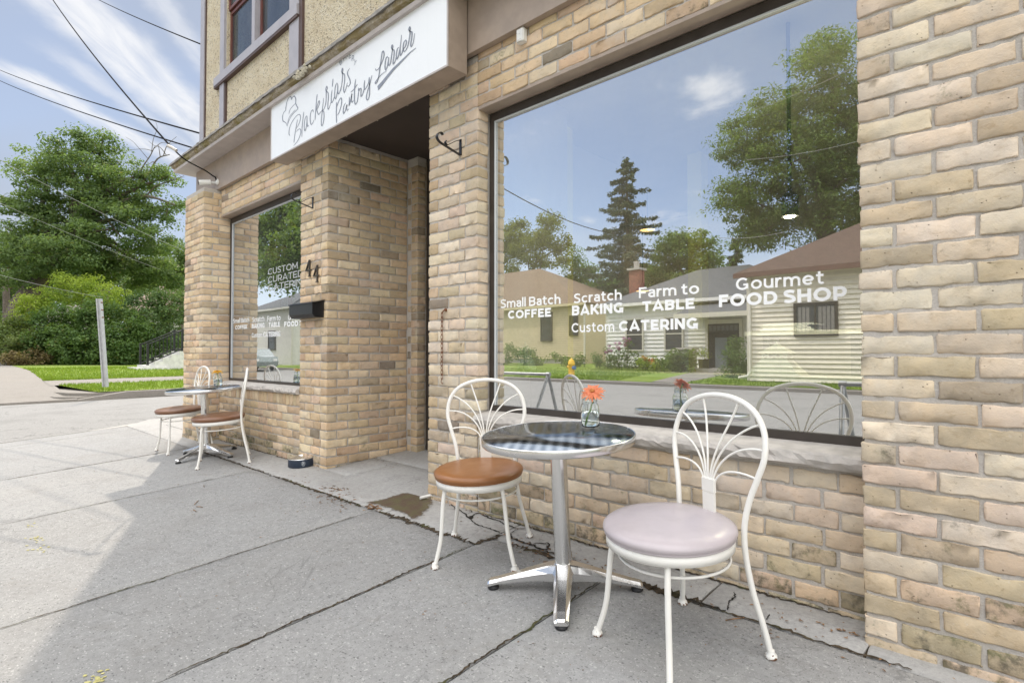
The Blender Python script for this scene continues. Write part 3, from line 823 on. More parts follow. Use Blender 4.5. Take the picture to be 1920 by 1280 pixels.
def fit_text(name, body, pL, pR, cap_px, Y, mat, parent, bold=0.17, label=None, width=None):
    """Lays a line of writing on the plane Y so that it runs from baseline point pL to pR (photo survey points)."""
    A = wy(*pL, Y); B = wy(*pR, Y); x = 0.0; strokes = []
    for ch in body:
        adv, st = glyph(ch, bold)
        strokes += [[(x + p[0], p[1]) for p in s_] for s_ in st]; x += adv + (0.0 if ch == ' ' else .135)
    tot = x - .135
    cap = sum(wy(p[0], p[1] - cap_px, Y)[2] - wy(p[0], p[1], Y)[2] for p in (pL, pR)) / 2
    wid = width if width else B[0] - A[0]
    m = MB()
    for k, s_ in enumerate(strokes):
        V, F = ribbon2(s_, bold); yy = Y - 0.00003 * k
        m.add([(A[0] + v[0] / tot * wid, yy, (A[2] + B[2]) / 2 + v[1] * cap) for v in V], F)
    o = m.build(name, mat, parent)
    if label: tag(o, label)
    return o
YT = YG - 0.0022
for body, l, r_, cap, bold in (
    ('Small Batch', (938.6, 576.9), (1050.8, 570.3), 17.0, 0.165), ('COFFEE', (952.5, 597.6), (1033, 593.6), 16.0, 0.235),
    ('Scratch', (1076, 567.6), (1165.5, 563), 18.5, 0.165), ('BAKING', (1072.5, 591), (1170, 586.6), 19.0, 0.235),
    ('Farm to', (1198, 558.2), (1310.6, 551), 20.5, 0.165), ('TABLE', (1204.5, 583.6), (1302.4, 578.8), 19.5, 0.235),
    ('Gourmet', (1380, 543), (1545, 533.5), 24.0, 0.165), ('FOOD SHOP', (1348, 575.7), (1588, 561.8), 24.5, 0.235),
    ('Custom', (1071.8, 623.7), (1152, 620.4), 18.0, 0.165), ('CATERING', (1160.6, 621.2), (1310, 615.6), 20.0, 0.235)):
    fit_text('lettering', body, l, r_, cap, YT, DECAL, win_big, bold, 'white lettering ' + body)
for body, l, r_, cap, bold in (
    ('Small Batch', (437.2, 606), (467.2, 603.6), 8.5, 0.165), ('COFFEE', (441, 617.6), (463.2, 616), 7.5, 0.235),
    ('Scratch', (473, 604), (495.6, 602.4), 9.5, 0.165), ('BAKING', (472, 616), (496.2, 613.6), 8.6, 0.235),
    ('Farm to', (501, 602.2), (526, 600.6), 10, 0.165), ('TABLE', (503.8, 613.7), (524.6, 611.8), 9.0, 0.235),
    ('Gourmet', (540, 599.6), (578, 597.5), 10.5, 0.165), ('FOOD SHOP', (533, 612.6), (588, 609), 10.0, 0.235),
    ('Custom', (472, 632.8), (491.6, 631.6), 8.6, 0.165), ('CATERING', (493.6, 632.4), (526, 629.4), 9.4, 0.235)):
    fit_text('lettering', body, l, r_, cap, YT, DECAL, win_small, bold, 'white lettering ' + body)

# --- fascia and cornice
m = MB()
m.box(-8.0, 4.6, -0.05, -0.006, 3.05, 3.418)
m.box(-8.0, -7.96, -0.006, 8.0, 3.06, 3.418)
m.build('fascia', BROWN, shop)
m = MB()
m.box(RX1 + 0.02, RX1 + 0.028, -0.056, -0.05, 3.06, 3.41)
m.build('fascia_seam', BROWN2, shop)
OLDPAINT = Mat('weathered_cornice')
_v = OLDPAINT.wcoord(); _n = OLDPAINT.noise(OLDPAINT.wcoord((0.6, 1, 1.5)), 9, 6, 0.65); _n2 = OLDPAINT.noise(_v, 40, 5, 0.7); _n3 = OLDPAINT.noise(_v, 2.2, 4)
_c = OLDPAINT.mix(OLDPAINT.rng(_n2, 0.35, 0.65), (0.42, 0.37, 0.30), (0.30, 0.25, 0.185))
_c = OLDPAINT.mix(OLDPAINT.rng(_n, 0.46, 0.60, 0, 0.85), _c, (0.24, 0.185, 0.085))
_c = OLDPAINT.mix(OLDPAINT.rng(_n3, 0.50, 0.66, 0, 0.75), _c, (0.20, 0.19, 0.055))
_c = OLDPAINT.mix(OLDPAINT.rng(_n2, 0.66, 0.72), _c, (0.06, 0.045, 0.03))
OLDPAINT = OLDPAINT.bsdf(_c, 0.85, 0, _n2, 0.8, 0.008, 0.2)
def profile_run(name, prof, mat, rough=0.0, seed=3):
    """Cornice moulding: along the front, mitred at the corner, then along the side. prof: (out, z)."""
    r = np.random.default_rng(seed)
    path = []
    xs = np.arange(4.6, -7.9, -0.06)
    for xx in xs: path.append(((xx, -0.05), (0, -1)))
    path.append(((-8.0, -0.05), (-1, -1)))
    for yy in (0.6, 2, 4, 8): path.append(((-8.0, yy), (-1, 0)))
    vs = []; k = len(prof)
    for (p, d) in path:
        j = r.normal(0, 1, (k, 2)) * rough
        for i, (o_, z_) in enumerate(prof):
            o2 = max(0.0, o_ + (j[i][0] if o_ > 0.02 else 0))
            vs.append((p[0] + d[0] * o2, p[1] + d[1] * o2, z_ + j[i][1]))
    fs = []
    for a in range(len(path) - 1):
        for i in range(k):
            i2 = (i + 1) % k
            fs.append((a * k + i, a * k + i2, (a + 1) * k + i2, (a + 1) * k + i))
    fs.append(tuple(range(k))); fs.append(tuple(range((len(path) - 1) * k, len(path) * k)))
    return MB().add(vs, fs).build(name, mat, shop)
profile_run('cornice_soffit', [(0.0, 3.42), (0.205, 3.42), (0.212, 3.448), (0.0, 3.448)], BROWN2)
profile_run('cornice', [(0.0, 3.450), (0.196, 3.450), (0.205, 3.462), (0.228, 3.478), (0.236, 3.512), (0.0, 3.53)], OLDPAINT, 0.0035)
profile_run('cornice_flashing', [(0.0, 3.532), (0.240, 3.516), (0.252, 3.508), (0.254, 3.530), (0.0, 3.60)], plain('lead_flashing', (0.33, 0.31, 0.29), 0.7, 0, 0.25, 10, 0.4), 0.0018)
# lumps of broken mortar on the cornice over the sign
m = MB(); r0 = np.random.default_rng(5)
for i in range(26):
    cx, cz = -4.56 + r0.normal(0, 0.075), 3.472 + r0.normal(0, 0.018)
    m.lathe([(0, -0.014), (0.015, -0.007), (0.018, 0.004), (0.009, 0.013), (0, 0.015)], (cx, -0.292 - r0.random() * 0.012, cz), 5, 0, smooth=False)
m.build('crumbled_mortar_edge', plain('mortar_lumps', (0.50, 0.46, 0.37), 0.95, 0, 0.3, 40, 0.8), shop)

# --- upper storey
PEB = Mat('pebbledash'); _v = PEB.wcoord()
_n = PEB.noise(_v, 3, 4); _n2 = PEB.noise(_v, 110, 4, 0.7)
_vo = PEB.n('ShaderNodeTexVoronoi'); _vo.inputs['Scale'].default_value = 65; PEB.l(_v, _vo.inputs['Vector'])
_sp = PEB.n('ShaderNodeSeparateColor'); PEB.l(_vo.outputs['Color'], _sp.inputs[0])
_c = PEB.mix(PEB.rng(_n, 0.35, 0.65), (0.60, 0.51, 0.365), (0.68, 0.60, 0.45))
_c = PEB.mix(PEB.rng(_sp.outputs[0], 0.80, 0.9, 0, 0.6), _c, (0.66, 0.62, 0.54))
_c = PEB.mix(PEB.rng(_sp.outputs[1], 0.86, 0.93, 0, 0.6), _c, (0.22, 0.17, 0.12))
_c = PEB.mix(PEB.rng(PEB.noise(PEB.wcoord((1, 1, 0.25)), 2.6, 5), 0.55, 0.72, 0, 0.45), _c, (0.42, 0.31, 0.19))
PEB = PEB.bsdf(_c, 0.95, 0, PEB.math('ADD', _vo.outputs['Distance'], _n2), 0.9, 0.012, 0.2)
UX = -7.93
m = MB()
wx0, wx1, wz0, wz1 = -7.12, -5.38, 4.50, 6.25          # opening of the upper window
m.box(UX, wx0, 0.0, 0.2, 3.45, 7.8); m.box(wx1, 4.6, 0.0, 0.2, 3.45, 7.8)
m.box(wx0, wx1, 0.0, 0.2, 3.45, wz0); m.box(wx0, wx1, 0.0, 0.2, wz1, 7.8)
m.box(UX, UX + 0.2, 0.2, 8.0, 3.45, 7.8); m.box(UX + 0.2, 4.6, 7.8, 8.0, 3.45, 7.8); m.box(4.4, 4.6, 0.2, 7.8, 3.45, 7.8)
m.build('pebbledash_wall', PEB, shop)
MB().box(UX - 0.35, 4.95, -0.35, 8.35, 7.8, 7.95).build('roof', plain('roof_edge', (0.2, 0.17, 0.15), 0.8), shop)
MB().box(UX + 0.21, 4.39, 0.21, 7.79, 3.46, 3.52).build('upper_floor', FLOORW, shop)
TRIM = plain('lilac_grey_trim', (0.375, 0.355, 0.385), 0.5, 0, 0.07, 8)
TRIMB = plain('dark_brown_edge', (0.085, 0.05, 0.042), 0.6, 0, 0.15, 12)
m = MB()
m.box(UX - 0.05, UX + 0.085, -0.026, 0.0, 3.60, 7.79)
m.box(UX - 0.05, UX - 0.002, 0.0, 0.12, 3.60, 7.79)
m.build('corner_trim', TRIM, shop)
MB().box(UX + 0.086, UX + 0.105, -0.014, 0.0, 3.60, 7.79).build('corner_trim_edge', TRIMB, shop)
m = MB()
m.box(-7.27, -7.14, -0.03, 0.0, 3.58, 6.4); m.box(-5.40, -5.20, -0.03, 0.0, 3.58, 6.4)
m.box(-7.42, -5.20, -0.05, -0.031, 4.375, 4.475)
m.build('window_surround', TRIM, shop)
m = MB()
m.box(-7.139, -7.10, -0.022, 0.0, 3.58, 4.37); m.box(-5.199, -5.135, -0.025, 0.0, 3.58, 6.4)
m.box(-7.42, -5.2, -0.047, -0.0, 4.345, 4.374)
m.build('window_surround_edge', TRIMB, shop)
MAROON = plain('maroon_sash', (0.14, 0.045, 0.035), 0.45, 0, 0.12, 14)
m = MB()
for (a, c) in ((wx0, -6.36), (-6.25, wx1)):
    for (z0, z1) in ((wz0, 5.22), (5.235, wz1)):
        t = 0.035
        yy = 0.035 if z0 < 5 else 0.015
        m.box(a, a + t, yy, yy + 0.035, z0, z1); m.box(c - t, c, yy, yy + 0.035, z0, z1)
        m.box(a + t, c - t, yy, yy + 0.035, z0, z0 + t); m.box(a + t, c - t, yy, yy + 0.035, z1 - t, z1)
uw = m.build('upper_window', MAROON, shop)
MB().box(-6.345, -6.265, -0.02, 0.06, wz0, wz1).build('mullion', TRIM, uw)
m = MB()
for (a, c) in ((wx0, -6.36), (-6.25, wx1)):
    m.box(a + .036, c - .036, 0.05, 0.055, wz0 + .036, 5.184); m.box(a + .036, c - .036, 0.03, 0.035, 5.272, wz1 - .036)
m.build('pane', mat_coated_glass('upstairs_glass', 0.04, (0.6, 0.65, 0.7), 0.12), uw)
MB().box(wx0 - 0.05, wx1 + 0.05, 0.30, 0.32, 4.4, 6.3).build('curtain', plain('dark_curtain', (0.09, 0.10, 0.12), 0.9, 0, 0.5, 5), uw)
# ================================================================ SIGN AND WALL FITTINGS
SX0, SX1, SZ0, SZ1, SY = -5.345, -2.722, 2.902, 3.475, -0.226
sign = tag(empty('shop_sign', ((SX0 + SX1) / 2, -0.05, 2.9)), 'white box sign of the bakery with grey script lettering above the recessed entrance', 'sign')
sign.location = (0, 0, 0)
m = MB()
m.box(SX0, SX1, SY + 0.004, -0.06, SZ0, SZ1, bev=0.003)
m.build('cabinet', BROWN, sign)
m = MB()
f = 0.012
m.box(SX0, SX1, SY - 0.004, SY + 0.0035, SZ0, SZ0 + f); m.box(SX0, SX1, SY - 0.004, SY + 0.0035, SZ1 - f, SZ1)
m.box(SX0, SX0 + f, SY - 0.004, SY + 0.0035, SZ0 + f, SZ1 - f); m.box(SX1 - f, SX1, SY - 0.004, SY + 0.0035, SZ0 + f, SZ1 - f)
m.build('sign_frame', BROWN2, sign)
MB().box(SX0 + f, SX1 - f, SY - 0.001, SY + 0.003, SZ0 + f, SZ1 - f).build('sign_face', SIGNWHITE, sign)
def stroke(mb, pix, zoom, thin=0.006, fat=0.014, taper=None, n=6):
    """A brush stroke on the sign face through survey points, thicker on the way down."""
    ox, oy, k = zoom
    P = [wy(ox + a * k, oy + b_ * k, SY) for a, b_ in pix]
    Q = smooth_path([(p[0], p[2], 0) for p in P], n)
    Q = [np.array(q[:2]) for q in Q]
    L, Rr = [], []
    N_ = len(Q)
    for i in range(N_):
        t = Q[min(i + 1, N_ - 1)] - Q[max(i - 1, 0)]; ln = np.linalg.norm(t) + 1e-9; t = t / ln
        s_ = i / (N_ - 1)
        wd = thin + (fat - thin) * abs(t[1]) ** 2
        if taper: wd = taper[0] + (taper[1] - taper[0]) * s_
        wd *= min(1.0, 0.45 + 6 * min(s_, 1 - s_)) if not taper else 1.0
        nn = np.array([-t[1], t[0]]) * wd / 2
        L.append(Q[i] + nn); Rr.append(Q[i] - nn)
    Y = SY - 0.0022 - stroke.k * 0.00004; stroke.k += 1
    vs = [(p[0], Y, p[1]) for p in L] + [(p[0], Y, p[1]) for p in Rr]
    fs = [(i, i + 1, N_ + i + 1, N_ + i) for i in range(N_ - 1)]
    mb.add(vs, fs)
stroke.k = 0
ZA, ZB, ZC = (520, 150, 180 / 1772), (620, 90, 100 / 853), (690, 40, 110 / 880)
hat = MB()
stroke(hat, [(183, 855), (165, 800), (130, 775), (108, 758), (100, 700), (105, 650), (130, 592), (155, 565), (163, 500), (178, 420), (208, 345), (240, 310), (260, 328), (268, 362), (282, 328), (310, 302), (335, 325), (345, 370), (343, 430), (360, 480), (383, 532), (330, 590), (272, 655), (225, 740), (183, 855)], ZA, 0.007, 0.016)
stroke(hat, [(215, 630), (235, 560), (270, 510), (315, 460), (343, 440)], ZA, 0.006, 0.012)
stroke(hat, [(190, 815), (212, 720), (252, 648), (302, 590), (340, 545)], ZA, 0.005, 0.010)
hat.build('chef_hat_emblem', INK, sign)
ltr = MB()
A_ = [[(240, 1030), (220, 1005), (223, 920), (250, 830), (300, 740), (360, 665), (410, 640), (432, 680), (424, 750), (395, 830), (352, 905)],
      [(375, 735), (355, 850), (335, 960), (318, 1080), (310, 1160)], [(350, 960), (390, 918), (425, 910), (437, 960), (415, 1050), (370, 1140), (302, 1220)],
      [(495, 590), (477, 720), (462, 870), (456, 1055)],
      [(548, 662), (522, 700), (503, 800), (502, 900), (515, 942), (532, 900), (547, 800), (552, 700), (546, 665)], [(552, 710), (554, 800), (564, 862), (585, 835)],
      [(668, 602), (660, 560), (636, 572), (615, 640), (610, 740), (626, 822), (652, 806), (682, 740)],
      [(740, 265), (726, 400), (712, 560), (700, 745)], [(706, 600), (748, 455), (775, 388), (782, 440), (760, 500), (735, 550), (746, 600), (770, 642), (800, 600), (842, 548)],
      [(860, 335), (846, 450), (832, 600), (816, 750), (823, 848), (850, 800), (866, 680), (860, 590), (838, 566), (868, 535), (900, 420), (906, 240), (898, 175), (914, 122), (926, 160), (912, 212), (940, 242), (946, 330), (936, 450), (941, 543), (965, 510), (998, 395)],
      [(1016, 185), (1002, 290), (1000, 398), (1016, 418), (1045, 350), (1062, 300)], [(1032, -20), (1020, 132)],
      [(1108, 52), (1080, 110), (1064, 220), (1064, 320), (1080, 352), (1100, 290), (1120, 150), (1114, 62)], [(1122, 110), (1120, 200), (1131, 260), (1155, 235), (1185, 120)]]
for s_ in A_: stroke(ltr, s_, ZA)
B_ = [[(165, 690), (185, 560), (195, 420), (180, 385), (190, 330), (200, 360), (190, 408), (225, 430), (226, 540), (211, 650), (221, 715), (246, 660), (272, 560)],
      [(310, 330), (278, 380), (276, 430), (310, 510), (316, 570), (292, 613), (264, 610)],
      [(100, 865), (95, 1000), (95, 1100), (100, 1205)], [(95, 960), (130, 862), (165, 802), (181, 840), (170, 930), (140, 1030), (108, 1085)],
      [(242, 880), (217, 930), (205, 1000), (211, 1053), (236, 1010), (265, 912), (259, 960), (270, 1002), (292, 975)],
      [(303, 785), (303, 850), (298, 925), (318, 860), (340, 760), (344, 742), (336, 830), (350, 872), (372, 835)],
      [(405, 500), (391, 600), (385, 720), (386, 840), (401, 903), (431, 850), (455, 680)], [(325, 715), (380, 660), (436, 580)],
      [(446, 640), (456, 690), (470, 655), (491, 660), (488, 720), (491, 780), (516, 738), (550, 620)],
      [(550, 520), (541, 600), (546, 665), (572, 640), (610, 560), (622, 470)], [(622, 470), (625, 560), (627, 680), (620, 780), (595, 836), (576, 800), (590, 710), (627, 590), (665, 440)]]
for s_ in B_: stroke(ltr, s_, ZB)
C_ = [[(115, 715), (130, 740), (165, 715), (200, 650), (236, 560), (245, 490), (232, 452), (215, 480), (201, 580), (186, 680), (171, 800), (150, 890), (125, 938), (114, 920), (140, 880), (180, 830), (230, 782), (286, 746)],
      [(308, 548), (286, 540), (266, 600), (260, 690), (271, 733), (291, 690), (311, 590), (318, 545)], [(312, 590), (312, 640), (321, 665), (342, 630), (364, 480), (371, 432), (357, 400), (365, 361), (376, 385), (371, 430), (396, 442), (395, 520), (381, 600), (386, 645), (411, 600), (432, 510)],
      [(472, 395), (446, 420), (430, 510), (440, 573), (461, 520), (482, 420)], [(508, 210), (495, 330), (486, 430), (491, 515), (512, 488), (530, 430), (565, 380), (581, 312), (565, 290), (541, 330), (531, 410), (545, 455), (571, 440), (606, 360), (634, 200), (632, 152), (616, 130), (629, 90), (639, 120), (632, 155), (664, 172), (660, 260), (646, 340), (656, 385), (681, 330), (706, 185)]]
for s_ in C_: stroke(ltr, s_, ZC)
stroke(ltr, [(725, 405), (640, 470), (560, 550), (470, 640), (380, 730), (290, 840), (220, 930), (152, 1008)], ZC, taper=(0.004, 0.036))
# small capitals in an arc
bk = {'B': [[(0, 0), (0, 1)], [(0, 1), (.5, .95), (.5, .6), (0, .53)], [(0, .53), (.62, .45), (.58, .05), (0, 0)]], 'A': [[(0, 0), (.35, 1), (.7, 0)], [(.15, .35), (.55, .35)]],
      'K': [[(0, 0), (0, 1)], [(.6, 1), (0, .45)], [(.18, .6), (.62, 0)]], 'E': [[(.55, 1), (0, 1), (0, 0), (.55, 0)], [(0, .52), (.45, .52)]],
      'R': [[(0, 0), (0, 1), (.5, .95), (.5, .5), (0, .45)], [(.25, .46), (.6, 0)]], 'Y': [[(0, 1), (.33, .5), (.66, 1)], [(.33, .5), (.33, 0)]]}
for chx, q in zip('BAKERY', [(165, 235), (216, 168), (268, 125), (320, 128), (362, 168), (394, 238)]):
    c0 = wy(620 + q[0] * ZB[2], 90 + q[1] * ZB[2], SY)
    cM = wy(620 + 292 * ZB[2], 90 + 190 * ZB[2], SY)
    ang = -(c0[0] - cM[0]) / 0.16 * 0.85
    for st in bk[chx]:
        pts = []
        for u_, v_ in st:
            xx, zz = (u_ - 0.3) * 0.046, (v_ - 0.5) * 0.038
            pts.append(np.array([c0[0] + xx * cos(ang) - zz * sin(ang), c0[2] + xx * sin(ang) + zz * cos(ang)]))
        for a, c in zip(pts[:-1], pts[1:]):
            t = (c - a) / np.linalg.norm(c - a); nn = np.array([-t[1], t[0]]) * 0.0024; a = a - t * .0015; c = c + t * .0015
            Y = SY - 0.0022 - stroke.k * 0.00004; stroke.k += 1
            ltr.add([(a[0] + nn[0], Y, a[1] + nn[1]), (a[0] - nn[0], Y, a[1] - nn[1]), (c[0] - nn[0], Y, c[1] - nn[1]), (c[0] + nn[0], Y, c[1] + nn[1])], [(0, 1, 2, 3)])
ltr.build('lettering', INK, sign)
# peeling paint specks and fixing screws under the box
m = MB(); r0 = np.random.default_rng(12)
for i in range(14):
    x = r0.uniform(SX0 + .1, SX1 - .1); y = SY + r0.choice([0.003, 0.02, 0.165]); sx, sy = r0.uniform(.006, .028), r0.uniform(.003, .009)
    m.add([(x, y, SZ0 - .0016), (x + sx, y + sy * .2, SZ0 - .0016), (x + sx * .8, y + sy, SZ0 - .0016), (x + sx * .1, y + sy * .8, SZ0 - .0016)], [(0, 1, 2, 3)])
m.build('bare_paint_speck', plain('bare_primer', (0.6, 0.55, 0.47), 0.8), sign)

# basket brackets on the piers
def bracket(px_list, Y0, label):
    """Iron scroll bracket: wall plate, rising scroll arm and stay, standing square to the wall."""
    t = tag(empty('basket_bracket'), label, 'bracket', 'hanging basket brackets')
    xc, zt, zb = px_list
    m = MB()
    m.box(xc - 0.011, xc + 0.011, Y0 - 0.006, Y0, zb, zt)
    m.build('wall_plate', BLACK, t)
    m = MB()
    def strap(pts, wd=0.011, th=0.0045):
        Q = smooth_path(pts, 8)
        m_ = m; L = len(Q); vs = []
        for i, q in enumerate(Q):
            d = Q[min(i + 1, L - 1)] - Q[max(i - 1, 0)]; d /= np.linalg.norm(d); nn = np.array([0, -d[2], d[1]]) * th / 2
            for sx in (-wd, wd):
                for sg in (-1, 1): vs.append(q + np.array([sx, 0, 0]) + nn * sg)
        fs = []
        for i in range(L - 1):
            a = i * 4; b_ = a + 4
            fs += [(a, a + 2, b_ + 2, b_), (a + 1, b_ + 1, b_ + 3, a + 3), (a, b_, b_ + 1, a + 1), (a + 2, a + 3, b_ + 3, b_ + 2)]
        m_.add(vs, fs)
    strap([(xc, Y0 - 0.004, zb + 0.002), (xc, Y0 - 0.10, zb + 0.022), (xc, Y0 - 0.185, zb + 0.042), (xc, Y0 - 0.212, zb + 0.066), (xc, Y0 - 0.204, zb + 0.094), (xc, Y0 - 0.180, zb + 0.108), (xc, Y0 - 0.160, zb + 0.098)])
    m.build('scroll_arm', BLACK, t)
    m = MB()
    strap([(xc, Y0 - 0.004, zt - 0.004), (xc, Y0 - 0.05, zt - 0.026), (xc, Y0 - 0.105, zt - 0.062), (xc, Y0 - 0.125, zt - 0.072), (xc, Y0 - 0.140, zt - 0.060), (xc, Y0 - 0.134, zt - 0.046)], 0.009)
    m.build('stay', BLACK, t)
a = wy(864, 292, 0)
bracket((a[0], a[2] + 0.112, a[2]), 0.0, 'black iron scroll bracket on the pier between entrance and large window')
a = wy(587, 391, 0)
bracket((a[0], a[2] + 0.108, a[2]), 0.0, 'black iron scroll bracket on the pier above the house number')

# mail box
a = wy(556, 602, 0); c = wy(607, 565, 0)
mbx = tag(empty('mailbox'), 'black sheet metal mailbox on the pier below the house number', 'mailbox')
Xa, Xb, Za, Zb = -5.165, -4.712, 1.375, 1.525
m = MB()
m.prism([(-0.002, Za), (-0.088, Za), (-0.115, Za + 0.03), (-0.115, Zb - 0.02), (-0.002, Zb)], 'x', Xa, Xb)
m.build('mailbox_body', BLACK, mbx)
MB().prism([(-0.0, Zb + 0.002), (-0.122, Zb - 0.018), (-0.124, Zb - 0.026), (-0.0, Zb + 0.012)][::-1], 'x', Xa - 0.006, Xb + 0.006).build('lid', BLACK, mbx)

# house number
for i, (px_, py) in enumerate(((578.5, 503), (593, 513))):
    c = wy(px_, py, -0.008)
    m = MB(); h = 0.078; sx = 0.050
    pts = [(0.028, h), (-0.062, -0.022), (0.062, -0.022)]
    def seg(p, q, wd):
        p = np.array(p); q = np.array(q); t = (q - p) / np.linalg.norm(q - p); nn = np.array([-t[1], t[0]]) * wd / 2
        poly = [p + nn, p - nn, q - nn, q + nn]
        m.prism([(c[0] + a_[0], c[2] + a_[1]) for a_ in poly], 'y', -0.016 - seg.k * 0.0007, -0.002); seg.k += 1
    seg.k = 0
    seg((0.022, h), (0.022, -h), 0.014); seg((0.022, h), (-0.046, -0.02), 0.009); seg((-0.05, -0.02), (0.052, -0.02), 0.010); seg((0.004, -h), (0.040, -h), 0.008)
    o = m.build('house_number', plain('aged_brass', (0.10, 0.085, 0.07), 0.45, 0.7, 0.2, 30))
    tag(o, ('dark metal numeral four on the pier, the one set higher and nearer the window', 'dark metal numeral four on the pier, the one set lower and nearer the entrance')[i], 'house number', 'house number forty four')

# rusty chain
def torus_link(mb, c, a, b_, r_, flip):
    pts = []
    for j in range(14):
        t = 2 * pi * j / 14
        u_, v_ = a * cos(t), b_ * sin(t)
        pts.append((c[0] + (u_ if not flip else 0), c[1] + (u_ if flip else 0), c[2] + v_))
    mb.tube(pts, r_, 6, closed=True)
t = tag(empty('chain'), 'rusty link chain with an end hook hanging on the pier behind the brown seated chair', 'chain')
p0 = wy(837, 581, 0); p1 = wy(831.5, 718, 0)
m = MB(); k = 15; zt = p0[2] - 0.02
for i in range(k):
    z = zt - (i + .5) * (zt - p1[2] - 0.03) / k
    torus_link(m, (p1[0] + 0.001 * sin(i), -0.016, z), 0.0085, 0.0205, 0.0022, i % 2 == 1)
m.build('link', RUST, t)
MB().tube([(p0[0], 0.0, p0[2]), (p0[0], -0.018, p0[2]), (p0[0] - .006, -0.022, p0[2] - .006), (p1[0], -0.016, zt - 0.004)], 0.004, 8).lathe([(0, -0.012), (0.011, -0.01), (0.012, 0), (0, .001)], (p0[0], -0.002, p0[2]), 10, axis='y').build('anchor_bolt', RUST, t)
MB().tube(smooth_path([(p1[0], -0.016, p1[2] + 0.035), (p1[0] - .006, -0.016, p1[2] + .012), (p1[0] + .004, -0.016, p1[2] - .004), (p1[0] + .014, -0.016, p1[2] + .004)], 6), 0.0022, 6).build('hook', RUST, t)

# sensor box by the fascia
c = wy(978.5, 71, -0.02)
t = tag(empty('motion_sensor'), 'small white plastic sensor box on the brick under the fascia above the large window', 'sensor')
PLASTIC = plain('white_plastic', (0.74, 0.73, 0.70), 0.45, 0, 0.04, 20, 0.05)
MB().box(c[0] - 0.030, c[0] + 0.030, -0.042, -0.001, c[2] - 0.036, c[2] + 0.052, bev=0.006).build('sensor_case', PLASTIC, t)
MB().lathe([(0.029, 0), (0.029, 0.012), (0.020, 0.022), (0, 0.025)], (c[0], -0.020, c[2] - 0.034), 20).box(c[0] - .003, c[0] + .003, -0.044, -0.0425, c[2] + .012, c[2] + .018).build('lens', plain('frosted_lens', (0.6, 0.59, 0.55), 0.3), t)
t.children[1].data.materials[0] = t.children[1].data.materials[0]

# security camera at the corner
c = wy(385, 341, -0.16)
t = tag(empty('security_camera'), 'small white bullet security camera under the cornice at the building corner', 'security camera')
ax = np.array([-0.30, -0.93, -0.16]); ax /= np.linalg.norm(ax)
cc = np.array([c[0], c[1], c[2] - 0.01])
MB().tube([cc + ax * 0.07, cc - ax * 0.06], 0.034, 20).build('camera_body', PLASTIC, t)
MB().tube([cc + ax * 0.0705, cc + ax * 0.075], 0.030, 20).tube([cc + ax * 0.0751, cc + ax * 0.078], 0.013, 16).build('lens', BLACK, t)
MB().tube([cc - ax * 0.055, cc - ax * 0.09 + np.array([0.02, 0.03, 0.0]), (cc[0] + 0.10, -0.052, cc[2] + 0.01)], 0.014, 10).lathe([(0.036, 0), (0.036, -0.012), (0.02, -0.02), (0, -0.02)], (cc[0] + 0.10, -0.051, cc[2] + 0.01), 18, axis='y').build('bracket_arm', PLASTIC, t)
CAMEND = (cc[0] + 0.10, -0.06, cc[2] + 0.03)

# drain spout by the entrance
p = wy(800, 920.5, -0.02)
t = tag(empty('drain_spout'), 'short white pipe end low on the pier above the wet mossy patch', 'pipe')
t.location = (0, 0, 0)
MB().tube([(RX1 + 0.03, 0.02, 0.026), (RX1 + 0.005, -0.075, 0.016)], 0.011, 12, cap=False).build('pipe', PLASTIC, t)
# ================================================================ GROUND
def struct(name, mb_or_obj, mats=None):
    o = mb_or_obj.build(name, mats) if mats is not None else mb_or_obj
    o['kind'] = 'structure'; return o
EARTH = plain('earth', (0.10, 0.085, 0.06), 0.95, 0, 0.3, 3)
GRASSB = Mat('lawn_ground'); _v = GRASSB.wcoord(); _n = GRASSB.noise(_v, 14, 5, .7); _n2 = GRASSB.noise(_v, 0.8, 4)
_c = GRASSB.mix(GRASSB.rng(_n, .3, .7), (0.11, 0.18, 0.026), (0.22, 0.29, 0.055)); _c = GRASSB.mix(GRASSB.rng(_n2, .4, .7, 0, .5), _c, (0.25, 0.28, 0.085))
GRASSB = GRASSB.bsdf(_c, 0.95, 0, _n, 0.8, 0.02, 0.15)
m = MB(); m.add([(-900, -900, -0.42), (900, -900, -0.42), (900, 900, -0.42), (-900, 900, -0.42)], [(0, 1, 2, 3)])
struct('ground', m, GRASSB)

KX = -9.75                                             # kerb of the side street at the corner
def kx(y): return -9.78 - 0.34 * max(0.0, y + 1.6) if y < 3 else -9.78 - 0.34 * 4.6 - 0.02 * (y - 3)
# asphalt of both streets
m = MB()
ys = [-14.0, -12, -10, -8, -6, -4.5, -3.72]
def az_(y): return -0.345 + 0.030 * max(0.0, -y - 3.72)
vs, fs = [], []
for y in ys: vs += [(-160, y, az_(y)), (90, y, az_(y))]
for i in range(len(ys) - 1): fs.append((2 * i, 2 * i + 1, 2 * i + 3, 2 * i + 2))
m.add(vs, fs)
def sz_(y): return -0.165 - 0.18 * min(1.0, max(0.0, (-1.2 - y) / 2.52))
sy_ = [-3.72, -3.0, -2.3, -1.7, -1.2, 4.0, 60.0]; vs = []
for y in sy_: vs += [(-17.6 if y < 0 else (-18.0 if y < 10 else -19.5), y, sz_(y)), (-9.4, y, sz_(y))]
m.add(vs, [(2 * i, 2 * i + 1, 2 * i + 3, 2 * i + 2) for i in range(len(sy_) - 1)])
struct('road', m, ASPH)
# patched strip along the gutter
m = MB(); m.add([(-9.7, -3.6, -0.161), (-9.45, -3.6, -0.161), (-11.2, 3.0, -0.161), (-11.6, 3.0, -0.161)], [(0, 1, 2, 3)])

